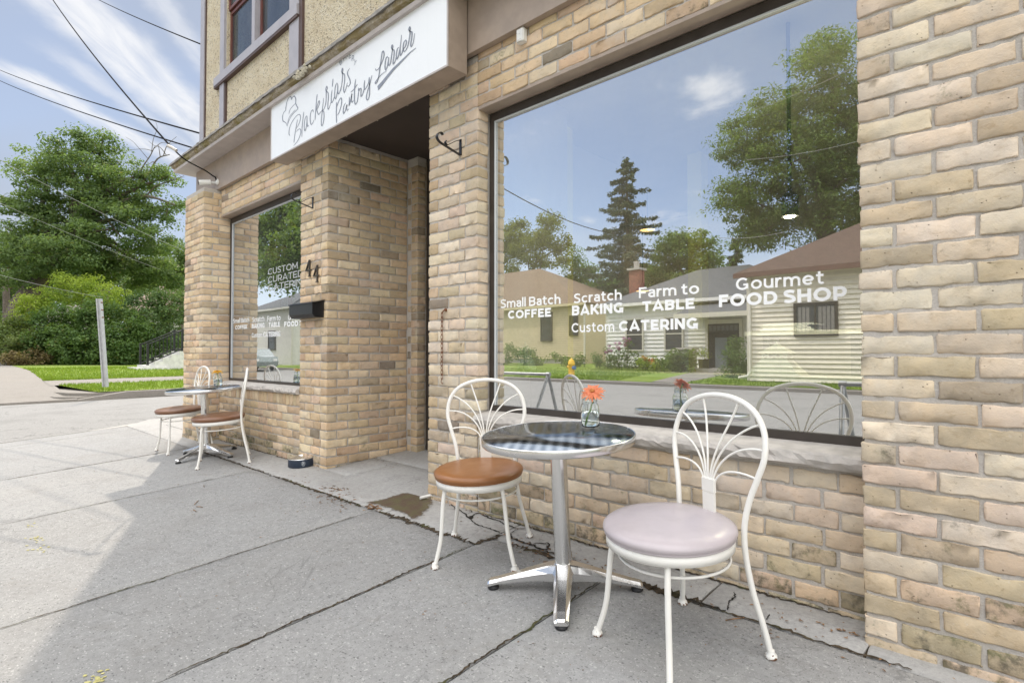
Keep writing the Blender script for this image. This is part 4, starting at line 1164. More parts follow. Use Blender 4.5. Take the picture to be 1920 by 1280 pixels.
# pavement slabs in front of the shop: one sheet, slabs with open joints
JX = [-9.3, -6.995, -5.23, -3.29, -2.30, -1.487, -0.20, 1.35, 2.9, 4.5, 6.2]
SPLIT = {-2.30: -1.02}
m = MB()
def slab(x0, x1, y0, y1, top=0.0, g=0.0045, mi=0, th=0.09, jit=0.0, slope=True):
    """Concrete slab following the cross fall, with worn arrises."""
    xa, xb, ya, yb = x0 + g, x1 - g, y0 + g, y1 - g
    e = 0.006
    nx = max(2, int((xb - xa) / 0.11)); ny = max(2, int((yb - ya) / 0.11))
    gx = [xa, xa + e] + list(np.linspace(xa, xb, nx + 1)[1:-1]) + [xb - e, xb]
    gy = [ya, ya + e] + list(np.linspace(ya, yb, ny + 1)[1:-1]) + [yb - e, yb]
    r = np.random.default_rng(int(abs(x0 * 37 + y0 * 11) * 10) + 1)
    vs = []; fs = []
    W = len(gx)
    for j, y in enumerate(gy):
        for i, x in enumerate(gx):
            edge = i in (0, W - 1) or j in (0, len(gy) - 1)
            dx = r.normal(0, 0.0016) if edge else 0; dy = r.normal(0, 0.0016) if edge else 0
            z = (gz(y) if slope else 0) + top - (0.005 if edge else 0) + r.normal(0, 0.0006)
            vs.append((x + dx, y + dy, z))
    for j in range(len(gy) - 1):
        for i in range(W - 1): fs.append((j * W + i, j * W + i + 1, (j + 1) * W + i + 1, (j + 1) * W + i))
    m.add(vs, fs, mi, True)
    zb = (gz((ya + yb) / 2) if slope else 0) - th
    ring = [(i, 0) for i in range(W)] + [(W - 1, j) for j in range(1, len(gy))] + [(i, len(gy) - 1) for i in range(W - 2, -1, -1)] + [(0, j) for j in range(len(gy) - 2, 0, -1)]
    rv = [vs[j * W + i] for i, j in ring]; n = len(rv)
    m.add(rv + [(p[0], p[1], zb - 0.03) for p in rv], [(i, (i + 1) % n, n + (i + 1) % n, n + i) for i in range(n)], mi)
YF = -3.55
for i_, (a, c) in enumerate(zip(JX[:-1], JX[1:])):
    yj = -0.385 if c <= -2.29 else -0.258
    slab(a, c, YF, yj, jit=1, mi=(0, 2, 0, 1, 0, 2, 1, 0, 2, 1)[i_ % 10])
# corner in front of the side street
slab(-9.78, -9.3, YF, -0.385)
struct('pavement', m, PAVES)
# apron between pavement and wall
m = MB()
slab(-7.24, -5.9, -0.385, 0.02, 0.001); slab(-5.9, -4.28, -0.385, 0.02, 0.002)
slab(-4.28, -3.19, -0.385, 0.52, 0.003, 0.003); slab(RX0 - 0.02, -4.28, -0.02, 0.52, 0.003, 0.001); slab(RX0 - 0.02, RX1 + 0.02, 0.52, 1.05, 0.003, 0.004)
slab(-3.19, -2.30, -0.385, 0.02, 0.001)
slab(-2.30, -1.05, -0.258, 0.02, -0.002); slab(-1.05, -0.44, -0.258, 0.02, -0.001); slab(-0.44, 1.2, -0.258, -0.10, -0.003)
slab(-9.3, -7.24, -0.385, 0.0, 0.0)
struct('apron', m, APRON)
# wedge of pavement along the side street behind the corner
m = MB()
pts = [(-9.3, -0.385), (-9.3, 0.003), (-7.88, 0.003), (-7.88, 3.4), (-11.25, 3.4), (-10.25, 0.0), (-9.78, -0.385)]
m.prism(pts[::-1], 'z', -0.2, 0.0); m.v = [(x, y, (gz(y) if y < 0 else 0.0) if z == 0.0 else z) for x, y, z in m.v]
struct('side_pavement', m, APRON)
# kerb along the near corner
m = MB()
kp = [(-9.95, -3.6), (-9.90, -2.6), (-9.90, -1.6), (-10.05, -0.9), (-10.28, -0.1), (-10.75, 1.4), (-11.35, 3.4), (-11.6, 9)]
for (a, c) in zip(kp[:-1], kp[1:]):
    za, zc = (min(0.0, gz(a[1])) - 0.03, min(0.0, gz(c[1])) - 0.03)
    wd = 0.16
    m.add([(a[0], a[1], -0.3), (a[0] + wd, a[1], -0.3), (c[0] + wd, c[1], -0.3), (c[0], c[1], -0.3), (a[0] + 0.02, a[1], za), (a[0] + wd, a[1], za), (c[0] + wd, c[1], zc), (c[0] + 0.02, c[1], zc)],
          [(0, 3, 2, 1), (4, 5, 6, 7), (0, 1, 5, 4), (1, 2, 6, 5), (2, 3, 7, 6), (3, 0, 4, 7)])
m.box(-9.8, 60, -3.72, -3.56, -0.3, -0.236 + 0.02)
struct('kerb', m, KERBC)
# dirt in the joints
SOIL = Mat('joint_soil'); _v = SOIL.wcoord(); _n = SOIL.noise(_v, 28, 5, .7); _n2 = SOIL.noise(_v, 5, 4)
_c = SOIL.mix(SOIL.rng(_n, .35, .65), (0.035, 0.028, 0.020), (0.10, 0.075, 0.05)); _c = SOIL.mix(SOIL.rng(_n2, .52, .66, 0, .7), _c, (0.075, 0.085, 0.03))
SOIL = SOIL.bsdf(_c, 0.95, 0, _n, .8, .01, .2)
m = MB()
m.add([(-9.9, YF, gz(YF) - 0.013), (6.3, YF, gz(YF) - 0.013), (6.3, 1.0, gz(1.0) - 0.013), (-7.2, 1.0, gz(1.0) - 0.013), (-9.3, 0, -0.013), (-9.9, -0.4, gz(-.4) - 0.013)], [(0, 1, 2, 3, 4, 5)])
struct('joint_soil', m, SOIL)
# weeds, moss and rubbish gathered in the joint by the wall
def ribbon(mb, pts, wd, z=0.0025, seed=0, mi=0):
    r = np.random.default_rng(seed); Q = smooth_path([(p[0], p[1], 0) for p in pts], 6); L = len(Q); vs = []
    for i, q in enumerate(Q):
        t = Q[min(i + 1, L - 1)] - Q[max(i - 1, 0)]; t /= np.linalg.norm(t); nn = np.array([-t[1], t[0], 0])
        ww = wd * (0.55 + 0.9 * r.random()) * min(1, 0.3 + 4 * min(i / L, 1 - i / L)); o = r.normal(0, wd * 0.35)
        for sg in (-1, 1):
            p = q + nn * (sg * ww / 2 + o); vs.append((p[0], p[1], gz(p[1]) + z))
    mb.add(vs, [(2 * i, 2 * i + 2, 2 * i + 3, 2 * i + 1) for i in range(L - 1)], mi)
m = MB(); r0 = np.random.default_rng(3)
def rag(x0, y0, x1, y1, wd, seed): ribbon(m, [(x0 + (x1 - x0) * t + r0.normal(0, .004), y0 + (y1 - y0) * t + r0.normal(0, .004)) for t in np.linspace(0, 1, max(4, int(math.hypot(x1 - x0, y1 - y0) / .07)))], wd, 0.0028, seed)
rag(-6.9, -0.385, -4.9, -0.385, .020, 1); rag(-4.9, -0.385, -3.3, -0.385, .026, 2); rag(-3.3, -0.385, -2.31, -0.385, .032, 3)
rag(-2.3, -0.40, -2.27, -0.20, .026, 4); rag(-2.12, -0.255, -1.5, -0.262, .03, 5); rag(-1.72, -0.262, -1.02, -0.258, .034, 6); rag(-1.0, -0.262, -0.3, -0.256, .013, 7)
rag(-2.3, -1.9, -2.3, -0.44, .011, 8); rag(-3.29, -2.4, -3.29, -0.42, .008, 9); rag(-1.487, -1.7, -1.487, -0.32, .010, 10); rag(-5.23, -2.2, -5.23, -0.4, .007, 11); rag(-6.995, -2.2, -6.995, -0.4, .012, 12)
rag(-7.2, -0.012, -5.2, -0.008, .014, 13); rag(-2.68, -0.010, -0.5, -0.012, .013, 14); rag(-4.65, .02, -4.63, .87, .012, 15); rag(-1.3, -0.262, -1.05, -0.25, .05, 16)
struct('joint_dirt', m, SOIL)
# broken concrete near the brown chair
CRK = plain('crack_soil', (0.022, 0.018, 0.013), 0.95, 0, 0.4, 60)  # dark tone of the crack lines
m = MB()
def pxg(x, y):
    d = ray(x, y); t = (SL * CAM[1] - CAM[2]) / (d[2] - SL * d[1]); q = CAM + d * t; return (q[0], q[1])
ZD = (660, 880, 580 / 1920)
for pts, wd in (([(575, 185), (640, 240), (700, 275), (735, 310), (760, 280), (800, 275), (850, 300), (905, 318), (960, 345), (1030, 368), (1100, 362)], .012),
                ([(735, 310), (760, 335), (830, 360), (900, 385), (935, 402)], .009), ([(935, 402), (985, 425), (1040, 445), (1110, 470), (1180, 500), (1270, 525)], .017),
                ([(985, 425), (990, 395), (1030, 372)], .007), ([(680, 235), (720, 238), (742, 262), (720, 275)], .006), ([(1130, 465), (1220, 458), (1215, 490), (1190, 500)], .014), ([(735, 310), (742, 290)], .022)):
    ribbon(m, [pxg(ZD[0] + a * ZD[2], ZD[1] + c * ZD[2]) for a, c in pts], wd, 0.0042, int(wd * 1e4))
ZE = (1080, 980, 420 / 1792)
for pts, wd in (([(1270, 555), (1265, 600), (1225, 640), (1210, 700)], .007), ([(1545, 735), (1525, 780)], .005), ([(870, 610), (1000, 650), (1200, 705)], .016)):
    ribbon(m, [pxg(ZE[0] + a * ZE[2], ZE[1] + c * ZE[2]) for a, c in pts], wd, 0.0042, int(wd * 1e4) + 7)
struct('pavement_crack', m, CRK)
# damp mossy patch under the spout
WET = Mat('damp_moss'); _v = WET.wcoord(); _n = WET.noise(_v, 13, 6, .65); _n2 = WET.noise(_v, 60, 4); _n3 = WET.noise(_v, 22, 6, .7)
_at = WET.n('ShaderNodeVertexColor'); _at.layer_name = 'Col'; _sp = WET.n('ShaderNodeSeparateColor'); WET.l(_at.outputs['Color'], _sp.inputs[0])
_c = WET.mix(WET.rng(_n, .38, .62), (0.125, 0.110, 0.050), (0.115, 0.072, 0.050)); _c = WET.mix(WET.rng(_n2, .55, .72, 0, .6), _c, (0.20, 0.18, 0.11))
_al = WET.rng(WET.math('ADD', _sp.outputs[0], WET.math('MULTIPLY', WET.math('SUBTRACT', _n3, .5), 1.1)), .22, .52)
WETM = WET.bsdf(_c, 0.42, 0, _n2, .5, .003, .4); WET.b.inputs['Alpha'].default_value = 1; WET.l(WET.math('MULTIPLY', _al, .80), WET.b.inputs['Alpha'])
out_ = smooth_path([(*pxg(ZD[0] + a * ZD[2], ZD[1] + c * ZD[2]), 0) for a, c in ((40, 205), (170, 180), (250, 155), (330, 133), (430, 125), (485, 132), (545, 170), (530, 230), (475, 300), (405, 338), (330, 300), (210, 254), (110, 226))], 8, True)
r0 = np.random.default_rng(2); n_ = len(out_)
cx_, cy_ = np.mean([p[0] for p in out_]), np.mean([p[1] for p in out_])
rings = []; cols = []
for f_, w_ in ((1.0, 0.0), (.78, .35), (.5, .9), (0.05, 1.0)):
    for p in out_:
        y_ = min(cy_ + (p[1] - cy_) * f_, -0.012); rings.append((cx_ + (p[0] - cx_) * f_, y_, gz(y_) + .0055)); cols.append((w_, w_, w_, 1))
fs_ = [(q * n_ + i, q * n_ + (i + 1) % n_, (q + 1) * n_ + (i + 1) % n_, (q + 1) * n_ + i) for q in range(3) for i in range(n_)] + [tuple(range(3 * n_, 4 * n_))]
o = MB().add(rings, fs_).build('damp_patch', WETM); o['kind'] = 'structure'
o.data.color_attributes.new('Col', 'FLOAT_COLOR', 'POINT').data.foreach_set('color', np.array(cols, np.float32).ravel())
# leaf litter and twigs
LIT = Mat('dry_litter'); _oi = LIT.noise(LIT.wcoord(), 45, 2); LIT = LIT.bsdf(LIT.ramp(_oi, [(.3, (0.06, 0.04, 0.025)), (.5, (0.22, 0.12, 0.06)), (.7, (0.34, 0.20, 0.10))]), .85)
m = MB(); r0 = np.random.default_rng(21)
def scrap(x, y, s_):
    a = r0.uniform(0, 6.28); e = r0.uniform(.25, .6); z = gz(y) + 0.004
    P = [(-1, 0, 0), (-.3, e, .35), (1, .05, .1), (-.1, -e, .3)]
    m.add([(x + s_ * (p[0] * cos(a) - p[1] * sin(a)), y + s_ * (p[0] * sin(a) + p[1] * cos(a)), z + s_ * p[2] * r0.uniform(0, 1.0)) for p in P], [(0, 1, 2, 3)])
for cx, cy, sp_, n_, sz in ((-4.0, -0.30, .10, 60, .012), (-3.75, -0.42, .14, 70, .010), (-3.35, -.36, .05, 30, .018), (-3.9, -0.6, .35, 60, .006), (-4.6, -0.25, .25, 25, .009), (-2.0, -.24, .12, 45, .010),
                         (-1.55, -.25, .10, 45, .009), (-.7, -.25, .2, 40, .008), (-.52, -.13, .05, 18, .009), (-6.3, -.06, .5, 45, .009), (-4.55, .5, .2, 25, .009), (-2.5, -.02, .3, 30, .008), (-1.4, -.015, .6, 50, .007), (-3.0, -1.3, 1.2, 55, .006), (-1.2, -1.0, .6, 30, .006), (-5.5, -1.0, .9, 50, .007)):
    for _ in range(n_): scrap(cx + r0.normal(0, sp_), min(-0.02 if cx > -4.5 or cy < 0 else 0.6, cy + r0.normal(0, sp_ * .45)), sz * r0.uniform(.5, 1.5))
for x, y, l_ in ((-4.53, -1.12, .10), (-4.4, -1.17, .07), (-4.46, -1.13, .06), (-.9, -.33, .08), (-5.0, -.9, .06)):
    a = r0.uniform(0, 3.14); m.tube([(x, y, gz(y) + .006), (x + l_ * cos(a) * .5, y + l_ * sin(a) * .5, gz(y) + .009), (x + l_ * cos(a), y + l_ * sin(a), gz(y + l_ * sin(a)) + .006)], .0025, 5)
o = m.build('leaf_litter', LIT); o['kind'] = 'stuff'
# yellow survey paint marks worn into the slabs
YEL = plain('worn_yellow_paint', (0.50, 0.46, 0.19), .9, 0, .3, 60)
m = MB(); r0 = np.random.default_rng(4)
for px_, py, s_ in ((68, 1010, .05), (75, 1028, .035), (60, 985, .03), (178, 1272, .028), (184, 1276, .02)):
    x, y = pxg(px_, py)
    for _ in range(14):
        a, c = x + r0.normal(0, s_), y + r0.normal(0, s_ * .6); q = r0.uniform(.003, .010)
        m.add([(a + q * cos(t) * r0.uniform(.6, 1.3), c + q * sin(t) * r0.uniform(.5, 1.2), gz(c) + .0032) for t in np.linspace(0, 6.28, 7)[:-1]], [tuple(range(6))])
struct('paint_mark', m, YEL)
# moss tufts along the wall foot
LEAFM = mat_leaf('moss_blades', (0.05, 0.075, 0.015), (0.12, 0.15, 0.03), .2, .8)
# ================================================================ CAFE FURNITURE
TILT = math.atan(SL)
def vinyl(name, col):
    k = Mat(name); v = k.coord((1, 1, 1)); n1 = k.noise(v, 260, 3); n2 = k.noise(v, 9, 4)
    c = k.mix(k.rng(n2, .35, .7, 0, .5), col, tuple(x * .82 for x in col))
    return k.bsdf(c, k.rng(n2, .3, .7, .28, .42, False), 0, n1, .10, .001, .5)
VBROWN = vinyl('tan_vinyl', (0.30, 0.125, 0.042))
VPINK = vinyl('faded_pink_vinyl', (0.50, 0.445, 0.465))
VBROWN2 = vinyl('brown_vinyl', (0.20, 0.095, 0.05))
ENAMEL = Mat('chipped_white_enamel'); _v = ENAMEL.coord(); _n = ENAMEL.noise(_v, 60, 4, .6); _n2 = ENAMEL.noise(_v, 7, 4)
_g = ENAMEL.n('ShaderNodeTexCoord'); _s = ENAMEL.n('ShaderNodeSeparateXYZ'); ENAMEL.l(_g.outputs['Object'], _s.inputs[0])
_low = ENAMEL.rng(_s.outputs[2], 0.035, 0.0, 0, .26)
_c = ENAMEL.mix(ENAMEL.rng(_n2, .4, .7, 0, .35), (0.84, 0.82, 0.775), (0.74, 0.71, 0.655))
_c = ENAMEL.mix(ENAMEL.rng(ENAMEL.math('ADD', _n, _low), .735, .76), _c, (0.17, 0.075, 0.035))
ENAMEL = ENAMEL.bsdf(_c, .36, 0, _n2, .12, .002, .5)

SR = 0.233                                         # seat radius
def rear_tube():
    """One bent tube: foot, leg, back loop, leg, foot."""
    half = [(-0.222, 0.232, 0.012), (-0.205, 0.222, 0.10), (-0.180, 0.200, 0.23), (-0.166, 0.186, 0.36), (-0.166, 0.185, 0.46), (-0.180, 0.196, 0.55), (-0.206, 0.211, 0.635),
            (-0.226, 0.227, 0.715), (-0.214, 0.243, 0.798), (-0.168, 0.254, 0.862), (-0.090, 0.261, 0.898), (0, 0.263, 0.909)]
    return half + [(-x, y, z) for x, y, z in half[-2::-1]]
LOOP = smooth_path(rear_tube(), 8)
def loop_at(z, side):
    best = min((p for p in LOOP if p[0] * side > 0.0 and p[2] > 0.5), key=lambda p: abs(p[2] - z)); return best
def loop_top(x):
    return min((p for p in LOOP if p[2] > 0.8), key=lambda p: abs(p[0] - x))
def make_chair(label, seatmat, group):
    t = tag(empty('cafe_chair'), label, 'chair', group)
    SO = (0, -0.018, 0)
    m = MB().lathe([(0, 0.428), (SR - 0.02, 0.428), (SR - 0.001, 0.4315), (SR + 0.0015, 0.4345), (SR - 0.001, 0.4375), (SR + 0.0005, 0.439), (SR + 0.006, 0.449), (SR + 0.004, 0.460), (SR - 0.012, 0.471), (SR - 0.05, 0.4765), (0.09, 0.479), (0, 0.4795)], SO, n=56)
    m.build('seat', seatmat, t)
    m = MB().lathe([(SR - 0.016, 0.395), (SR - 0.004, 0.395), (SR - 0.004, 0.429), (SR - 0.016, 0.429), (SR - 0.016, 0.395)], SO, n=48)
    m.build('seat_frame', ENAMEL, t)
    m = MB().tube([p for p in LOOP if p[2] > 0.35], 0.0108, 12)
    m.build('back_frame', ENAMEL, t)
    # fan of eight rods from the flat strap
    m = MB()
    ends = [loop_at(0.630, -1), loop_at(0.735, -1), loop_at(0.822, -1), loop_top(-0.092)]
    ends += [np.array([-p[0], p[1], p[2]]) for p in ends[::-1]]
    yb0 = 0.188
    for i, e in enumerate(ends):
        x0 = (i - 3.5) * 0.0072
        sg = -1 if e[0] < 0 else 1
        z0 = 0.575
        mx = abs(e[0])
        k = [0, 1, 2, 3, 3, 2, 1, 0][i]
        c1 = (x0 + sg * 0.004, yb0 + 0.004, z0 + (0.045, 0.085, 0.12, 0.14)[k])
        c2 = (e[0] * (0.42, 0.46, 0.50, 0.62)[k], e[1] - 0.010, e[2] + (0.028, 0.012, -0.030, -0.11)[k])
        P0, P1, P2, P3 = [np.array(q, float) for q in ((x0, yb0, z0), c1, c2, e)]
        Q = [(1 - s) ** 3 * P0 + 3 * (1 - s) ** 2 * s * P1 + 3 * (1 - s) * s * s * P2 + s ** 3 * P3 for s in np.linspace(0, 1, 22)]
        m.tube([(x0, yb0 - 0.004, 0.50)] + Q, 0.0042, 8)
    m.build('fan_back', ENAMEL, t)
    m = MB()
    m.box(-0.033, 0.033, 0.179, 0.192, 0.545, 0.60, bev=0.003); m.box(-0.031, 0.031, 0.180, 0.190, 0.40, 0.545, bev=0.002)
    m.build('back_strap', ENAMEL, t)
    foot = [(0, 0.0), (0.019, 0.0), (0.021, 0.006), (0.019, 0.014), (0.013, 0.020), (0.012, 0.030)]
    for sg in (-1, 1):
        lg = [p for p in LOOP if p[2] <= 0.36 and p[0] * sg > 0]
        lg = sorted(lg, key=lambda p: p[2])
        MB().tube(lg, 0.0108, 12).lathe(foot, (sg * 0.222, 0.232, 0), 20).build('rear_leg', ENAMEL, t)
        fl = smooth_path([(sg * 0.145, -0.150, 0.41), (sg * 0.158, -0.165, 0.34), (sg * 0.166, -0.174, 0.25), (sg * 0.178, -0.186, 0.13), (sg * 0.205, -0.212, 0.012)], 8)
        MB().tube(fl, 0.0108, 12).lathe(foot, (sg * 0.206, -0.213, 0), 20).build('front_leg', ENAMEL, t)
    ring = [(0.198 * cos(a), 0.198 * sin(a), 0.345) for a in np.linspace(0, 2 * pi, 48, endpoint=False)]
    MB().tube(ring, 0.0055, 8, closed=True).build('stretcher_ring', ENAMEL, t)
    return t
def place(t, x, y, face, z=None):
    """face: direction the sitter looks (world x, y)."""
    rz = math.atan2(face[0], -face[1])
    t.location = (x, y, gz(y) if z is None else z)
    t.rotation_euler = (Matrix.Rotation(TILT, 3, 'X') @ Matrix.Rotation(rz, 3, 'Z')).to_euler()
G = 'parlour chairs at the two pavement tables'
chair = make_chair('white chair with a tan brown seat between the entrance and the near table', VBROWN, G)
place(chair, -2.175, -0.437, (0.555, -0.83))
def chair_copy(label, mat):
    c = copy_tree(chair); c['label'] = label
    for ch in c.children:
        if ch.name.startswith('seat') and not ch.name.startswith('seat_frame'):
            ch.data = ch.data.copy(); ch.data.materials[0] = mat
    return c
c2 = chair_copy('white wire back chair with a faded pink round seat under the large window', VPINK)
place(c2, -0.975, -0.60, (-0.37, -0.93))
c3 = chair_copy('white chair with a brown seat on the near side of the far table', VBROWN2)
place(c3, -5.87, -0.44, (-0.36, -0.93))
c4 = chair_copy('white wire back chair with a brown seat half in the sun beside the corner pillar', VBROWN2)
place(c4, -6.99, -0.46, (0.0, -1.0))

# bistro table
TOPM = Mat('engine_turned_steel'); _v = TOPM.coord((1, 1, 1))
_w = TOPM.n('ShaderNodeTexWave'); _w.wave_type = 'BANDS'; _w.bands_direction = 'X'; _w.inputs['Scale'].default_value = 7.0; _w.inputs['Distortion'].default_value = 0.6; _w.inputs['Detail'].default_value = 2; TOPM.l(_v, _w.inputs['Vector'])
_w2 = TOPM.n('ShaderNodeTexWave'); _w2.wave_type = 'BANDS'; _w2.bands_direction = 'Y'; _w2.inputs['Scale'].default_value = 14.0; _w2.inputs['Distortion'].default_value = 1.0; TOPM.l(_v, _w2.inputs['Vector'])
_n = TOPM.noise(TOPM.coord((1, 9, 1)), 40, 4)
_fm = TOPM.math('MULTIPLY', _w.outputs['Fac'], TOPM.math('ADD', TOPM.math('MULTIPLY', _w2.outputs['Fac'], 0.5), 0.5))
_c = TOPM.mix(_fm, (0.12, 0.145, 0.18), (0.29, 0.325, 0.37))
_c = TOPM.mix(TOPM.rng(_n, .4, .7, 0, .35), _c, (0.115, 0.135, 0.165))
TOPM = TOPM.bsdf(_c, TOPM.rng(_fm, 0, 1, 0.14, 0.26, False), 1.0, _fm, .06, .001)
def make_table(label):
    t = tag(empty('bistro_table'), label, 'table', 'round metal bistro tables')
    TR, TH = 0.348, 0.715
    MB().lathe([(0, TH - 0.008), (TR - 0.006, TH - 0.008), (TR - 0.006, TH), (0, TH)], n=72).build('table_top', TOPM, t)
    MB().lathe([(TR - 0.03, TH - 0.034), (TR - 0.004, TH - 0.034), (TR, TH - 0.030), (TR, TH - 0.004), (TR - 0.002, TH + 0.0008), (TR - 0.0055, TH + 0.0008), (TR - 0.0055, TH - 0.009), (TR - 0.03, TH - 0.009), (TR - 0.03, TH - 0.034)], n=72).build('table_rim', POLISH, t)
    m = MB().lathe([(0.0375, 0.125), (0.0375, TH - 0.04)], n=32); m.lathe([(0.10, TH - 0.040), (0.10, TH - 0.034), (0.037, TH - 0.034)], n=32)
    m.build('column', STEEL, t)
    # cross base: hub and four tapering cast arms
    m = MB()
    m.lathe([(0.044, 0.075), (0.046, 0.115), (0.042, 0.126), (0.036, 0.130)], n=32)
    base = m.build('base', POLISH, t)
    secs = [(0.030, 0.050, 0.054, 0.126, 0.034), (0.07, 0.043, 0.056, 0.118, 0.030), (0.13, 0.039, 0.055, 0.102, 0.026), (0.22, 0.035, 0.047, 0.076, 0.023), (0.30, 0.032, 0.034, 0.053, 0.021), (0.342, 0.030, 0.022, 0.044, 0.020), (0.352, 0.025, 0.020, 0.037, 0.017)]
    for q in range(4):
        a = q * pi / 2; ca, sa = cos(a), sin(a); vs = []
        for (d, hw, zb, zt, tw) in secs:
            for (yy, zz) in ((-hw, zb), (hw, zb), (hw, zb + (zt - zb) * .55), (tw, zt - .004), (tw * .8, zt), (-tw * .8, zt), (-tw, zt - .004), (-hw, zb + (zt - zb) * .55)):
                vs.append((d * ca - yy * sa, d * sa + yy * ca, zz))
        k = 8; fs = [(i * k + j, i * k + (j + 1) % k, (i + 1) * k + (j + 1) % k, (i + 1) * k + j) for i in range(len(secs) - 1) for j in range(k)]
        fs += [tuple(range(k))[::-1], tuple(range((len(secs) - 1) * k, len(secs) * k))]
        arm = MB().add(vs, fs).build('base_arm', POLISH, t)
        MB().lathe([(0, 0), (0.024, 0), (0.027, 0.006), (0.025, 0.014), (0.016, 0.019), (0.014, 0.026), (0, 0.026)], (0.328 * ca, 0.328 * sa, 0), 20).build('rubber_foot', RUBBER, arm)
    return t
table = make_table('round metal bistro table with an orange gerbera on it in front of the large window')
ang = math.atan2(0.374, 0.522)
def put(t, x, y, rz):
    t.location = (x, y, gz(y)); t.rotation_euler = (Matrix.Rotation(TILT, 3, 'X') @ Matrix.Rotation(rz, 3, 'Z')).to_euler()
put(table, -1.575, -0.503, ang)
tb2 = copy_tree(table); tb2['label'] = 'round metal bistro table with a yellow flower on it beside the corner pillar'
put(tb2, -6.33, -0.43, 0.35)
# the deeper copies of the arms keep their feet
# flower jars
JG = mat_clear_glass(); WATER = mat_clear('water_tint', (0.93, 0.96, 0.95))
def jar(x, y, tblz, label, petal_cols, head_pts, rz):
    t = tag(empty('flower_jar'), label, 'flower jar', 'jars with a cut flower')
    m = MB().lathe([(0, 0.001), (0.030, 0.001), (0.036, 0.006), (0.0375, 0.02), (0.0375, 0.080), (0.034, 0.094), (0.029, 0.101), (0.029, 0.107), (0.0315, 0.109), (0.0315, 0.113), (0.0285, 0.115), (0.0285, 0.124), (0.030, 0.126), (0.0275, 0.127), (0.0265, 0.124),
                    (0.0265, 0.102), (0.0315, 0.092), (0.035, 0.079), (0.035, 0.020), (0.0335, 0.009), (0.028, 0.005), (0, 0.005)], n=40)
    m.build('jar', JG, t)
    MB().lathe([(0, 0.0052), (0.0275, 0.0052), (0.033, 0.0095), (0.0346, 0.0205), (0.0346, 0.066), (0, 0.066)], n=32).build('water', JG, t)
    st = MB(); path = smooth_path(head_pts[0], 8); st.tube(path, 0.0036, 8)
    st.build('stem', plain('flower_stem', (0.16, 0.27, 0.06), .5, 0, .15, 40), t)
    # daisy-like head: petals round a tilted axis
    c = np.array(head_pts[0][-1]); ax = np.array(head_pts[1], float); ax /= np.linalg.norm(ax)
    e1 = np.cross(ax, (0, 0, 1)); e1 /= np.linalg.norm(e1); e2 = np.cross(ax, e1)
    pm = MB(); r = np.random.default_rng(9); R0 = head_pts[2]
    for ringi, (n_, rr, lift) in enumerate(((22, R0, .10), (20, R0 * .84, .26), (16, R0 * .6, .48))):
        for i in range(n_):
            a = 2 * pi * (i + .5 * ringi) / n_ + r.normal(0, .06); L = rr * r.uniform(.88, 1.08); lf = lift + r.normal(0, .09); wd = 0.0062 * R0 / .034
            d = cos(a) * e1 + sin(a) * e2; s_ = -sin(a) * e1 + cos(a) * e2
            P = []
            for u_, ww in ((.12, .45), (.45, 1.0), (.8, 1.0), (1.0, .25)):
                q = c + d * (L * u_) + ax * (L * lf * u_ - L * .28 * u_ * u_)
                P += [q - s_ * wd * ww * .5, q + ax * .0008, q + s_ * wd * ww * .5]
            fs = []
            for k_ in range(3):
                for j in range(2): fs.append((k_ * 3 + j, k_ * 3 + j + 1, k_ * 3 + j + 4, k_ * 3 + j + 3))
            pm.add(P, fs, 0, True)
    pm.build('petals', petal_cols[0], t)
    dm = MB(); dm.lathe([(0, 0), (R0 * .22, .001), (R0 * .2, .004), (0, .006)], n=14)
    V = [tuple(c + e1 * v[0] + e2 * v[1] + ax * (v[2] + R0 * .12)) for v in dm.v]; dm.v = V
    dm.build('flower_eye', petal_cols[1], t)
    t.scale = (1.18, 1.18, 1.12); t.location = (x, y, tblz); t.rotation_euler = (Matrix.Rotation(TILT, 3, 'X') @ Matrix.Rotation(rz, 3, 'Z')).to_euler()
    return t
def top_z(tx, ty, x, y):
    """Height of the tilted table top at x, y."""
    return gz(ty) + 0.715 / cos(TILT) + (y - ty) * SL + (-0.0)
def petal(name, c1, c2):
    k = Mat(name); v = k.coord(); n_ = k.noise(v, 120, 3); c = k.mix(k.rng(n_, .35, .65), c1, c2)
    b_ = k.n('ShaderNodeBsdfPrincipled'); k.l(c, b_.inputs['Base Color']); b_.inputs['Roughness'].default_value = .55
    tr = k.n('ShaderNodeBsdfTranslucent'); k.l(c, tr.inputs['Color']); mx = k.n('ShaderNodeMixShader'); mx.inputs[0].default_value = .35
    k.l(b_.outputs[0], mx.inputs[1]); k.l(tr.outputs[0], mx.inputs[2]); k.l(mx.outputs[0], k.out.inputs['Surface']); return k.m
jp = wz(1107.5, 800, 0.694)
jx, jy = jp[0], jp[1]
jar(jx, jy, top_z(-1.575, -.503, jx, jy) + 0.001, 'glass jar holding one coral orange gerbera on the near table', (petal('coral_petals', (0.80, 0.24, 0.10), (0.88, 0.36, 0.20)), petal('coral_eye', (0.72, 0.30, 0.08), (0.55, 0.17, 0.05))),
    ([(-0.020, -0.012, 0.012), (-0.004, -0.004, 0.055), (0.012, 0.004, 0.105), (0.020, 0.0, 0.135), (0.012, -0.008, 0.150)], (-0.25, -0.62, 0.85), 0.050), R(43))
jar(-6.40, -0.31, top_z(-6.33, -.43, -6.40, -.31) + 0.001, 'glass jar holding a yellow gerbera on the far corner table', (petal('yellow_petals', (0.80, 0.42, 0.02), (0.86, 0.55, 0.05)), petal('yellow_eye', (0.6, 0.3, 0.03), (0.45, 0.2, 0.02))),
    ([(0.010, -0.010, 0.012), (0.004, 0.0, 0.06), (-0.004, 0.004, 0.11), (0.0, 0.0, 0.138)], (0.12, -0.10, 1.0), 0.052), R(20))
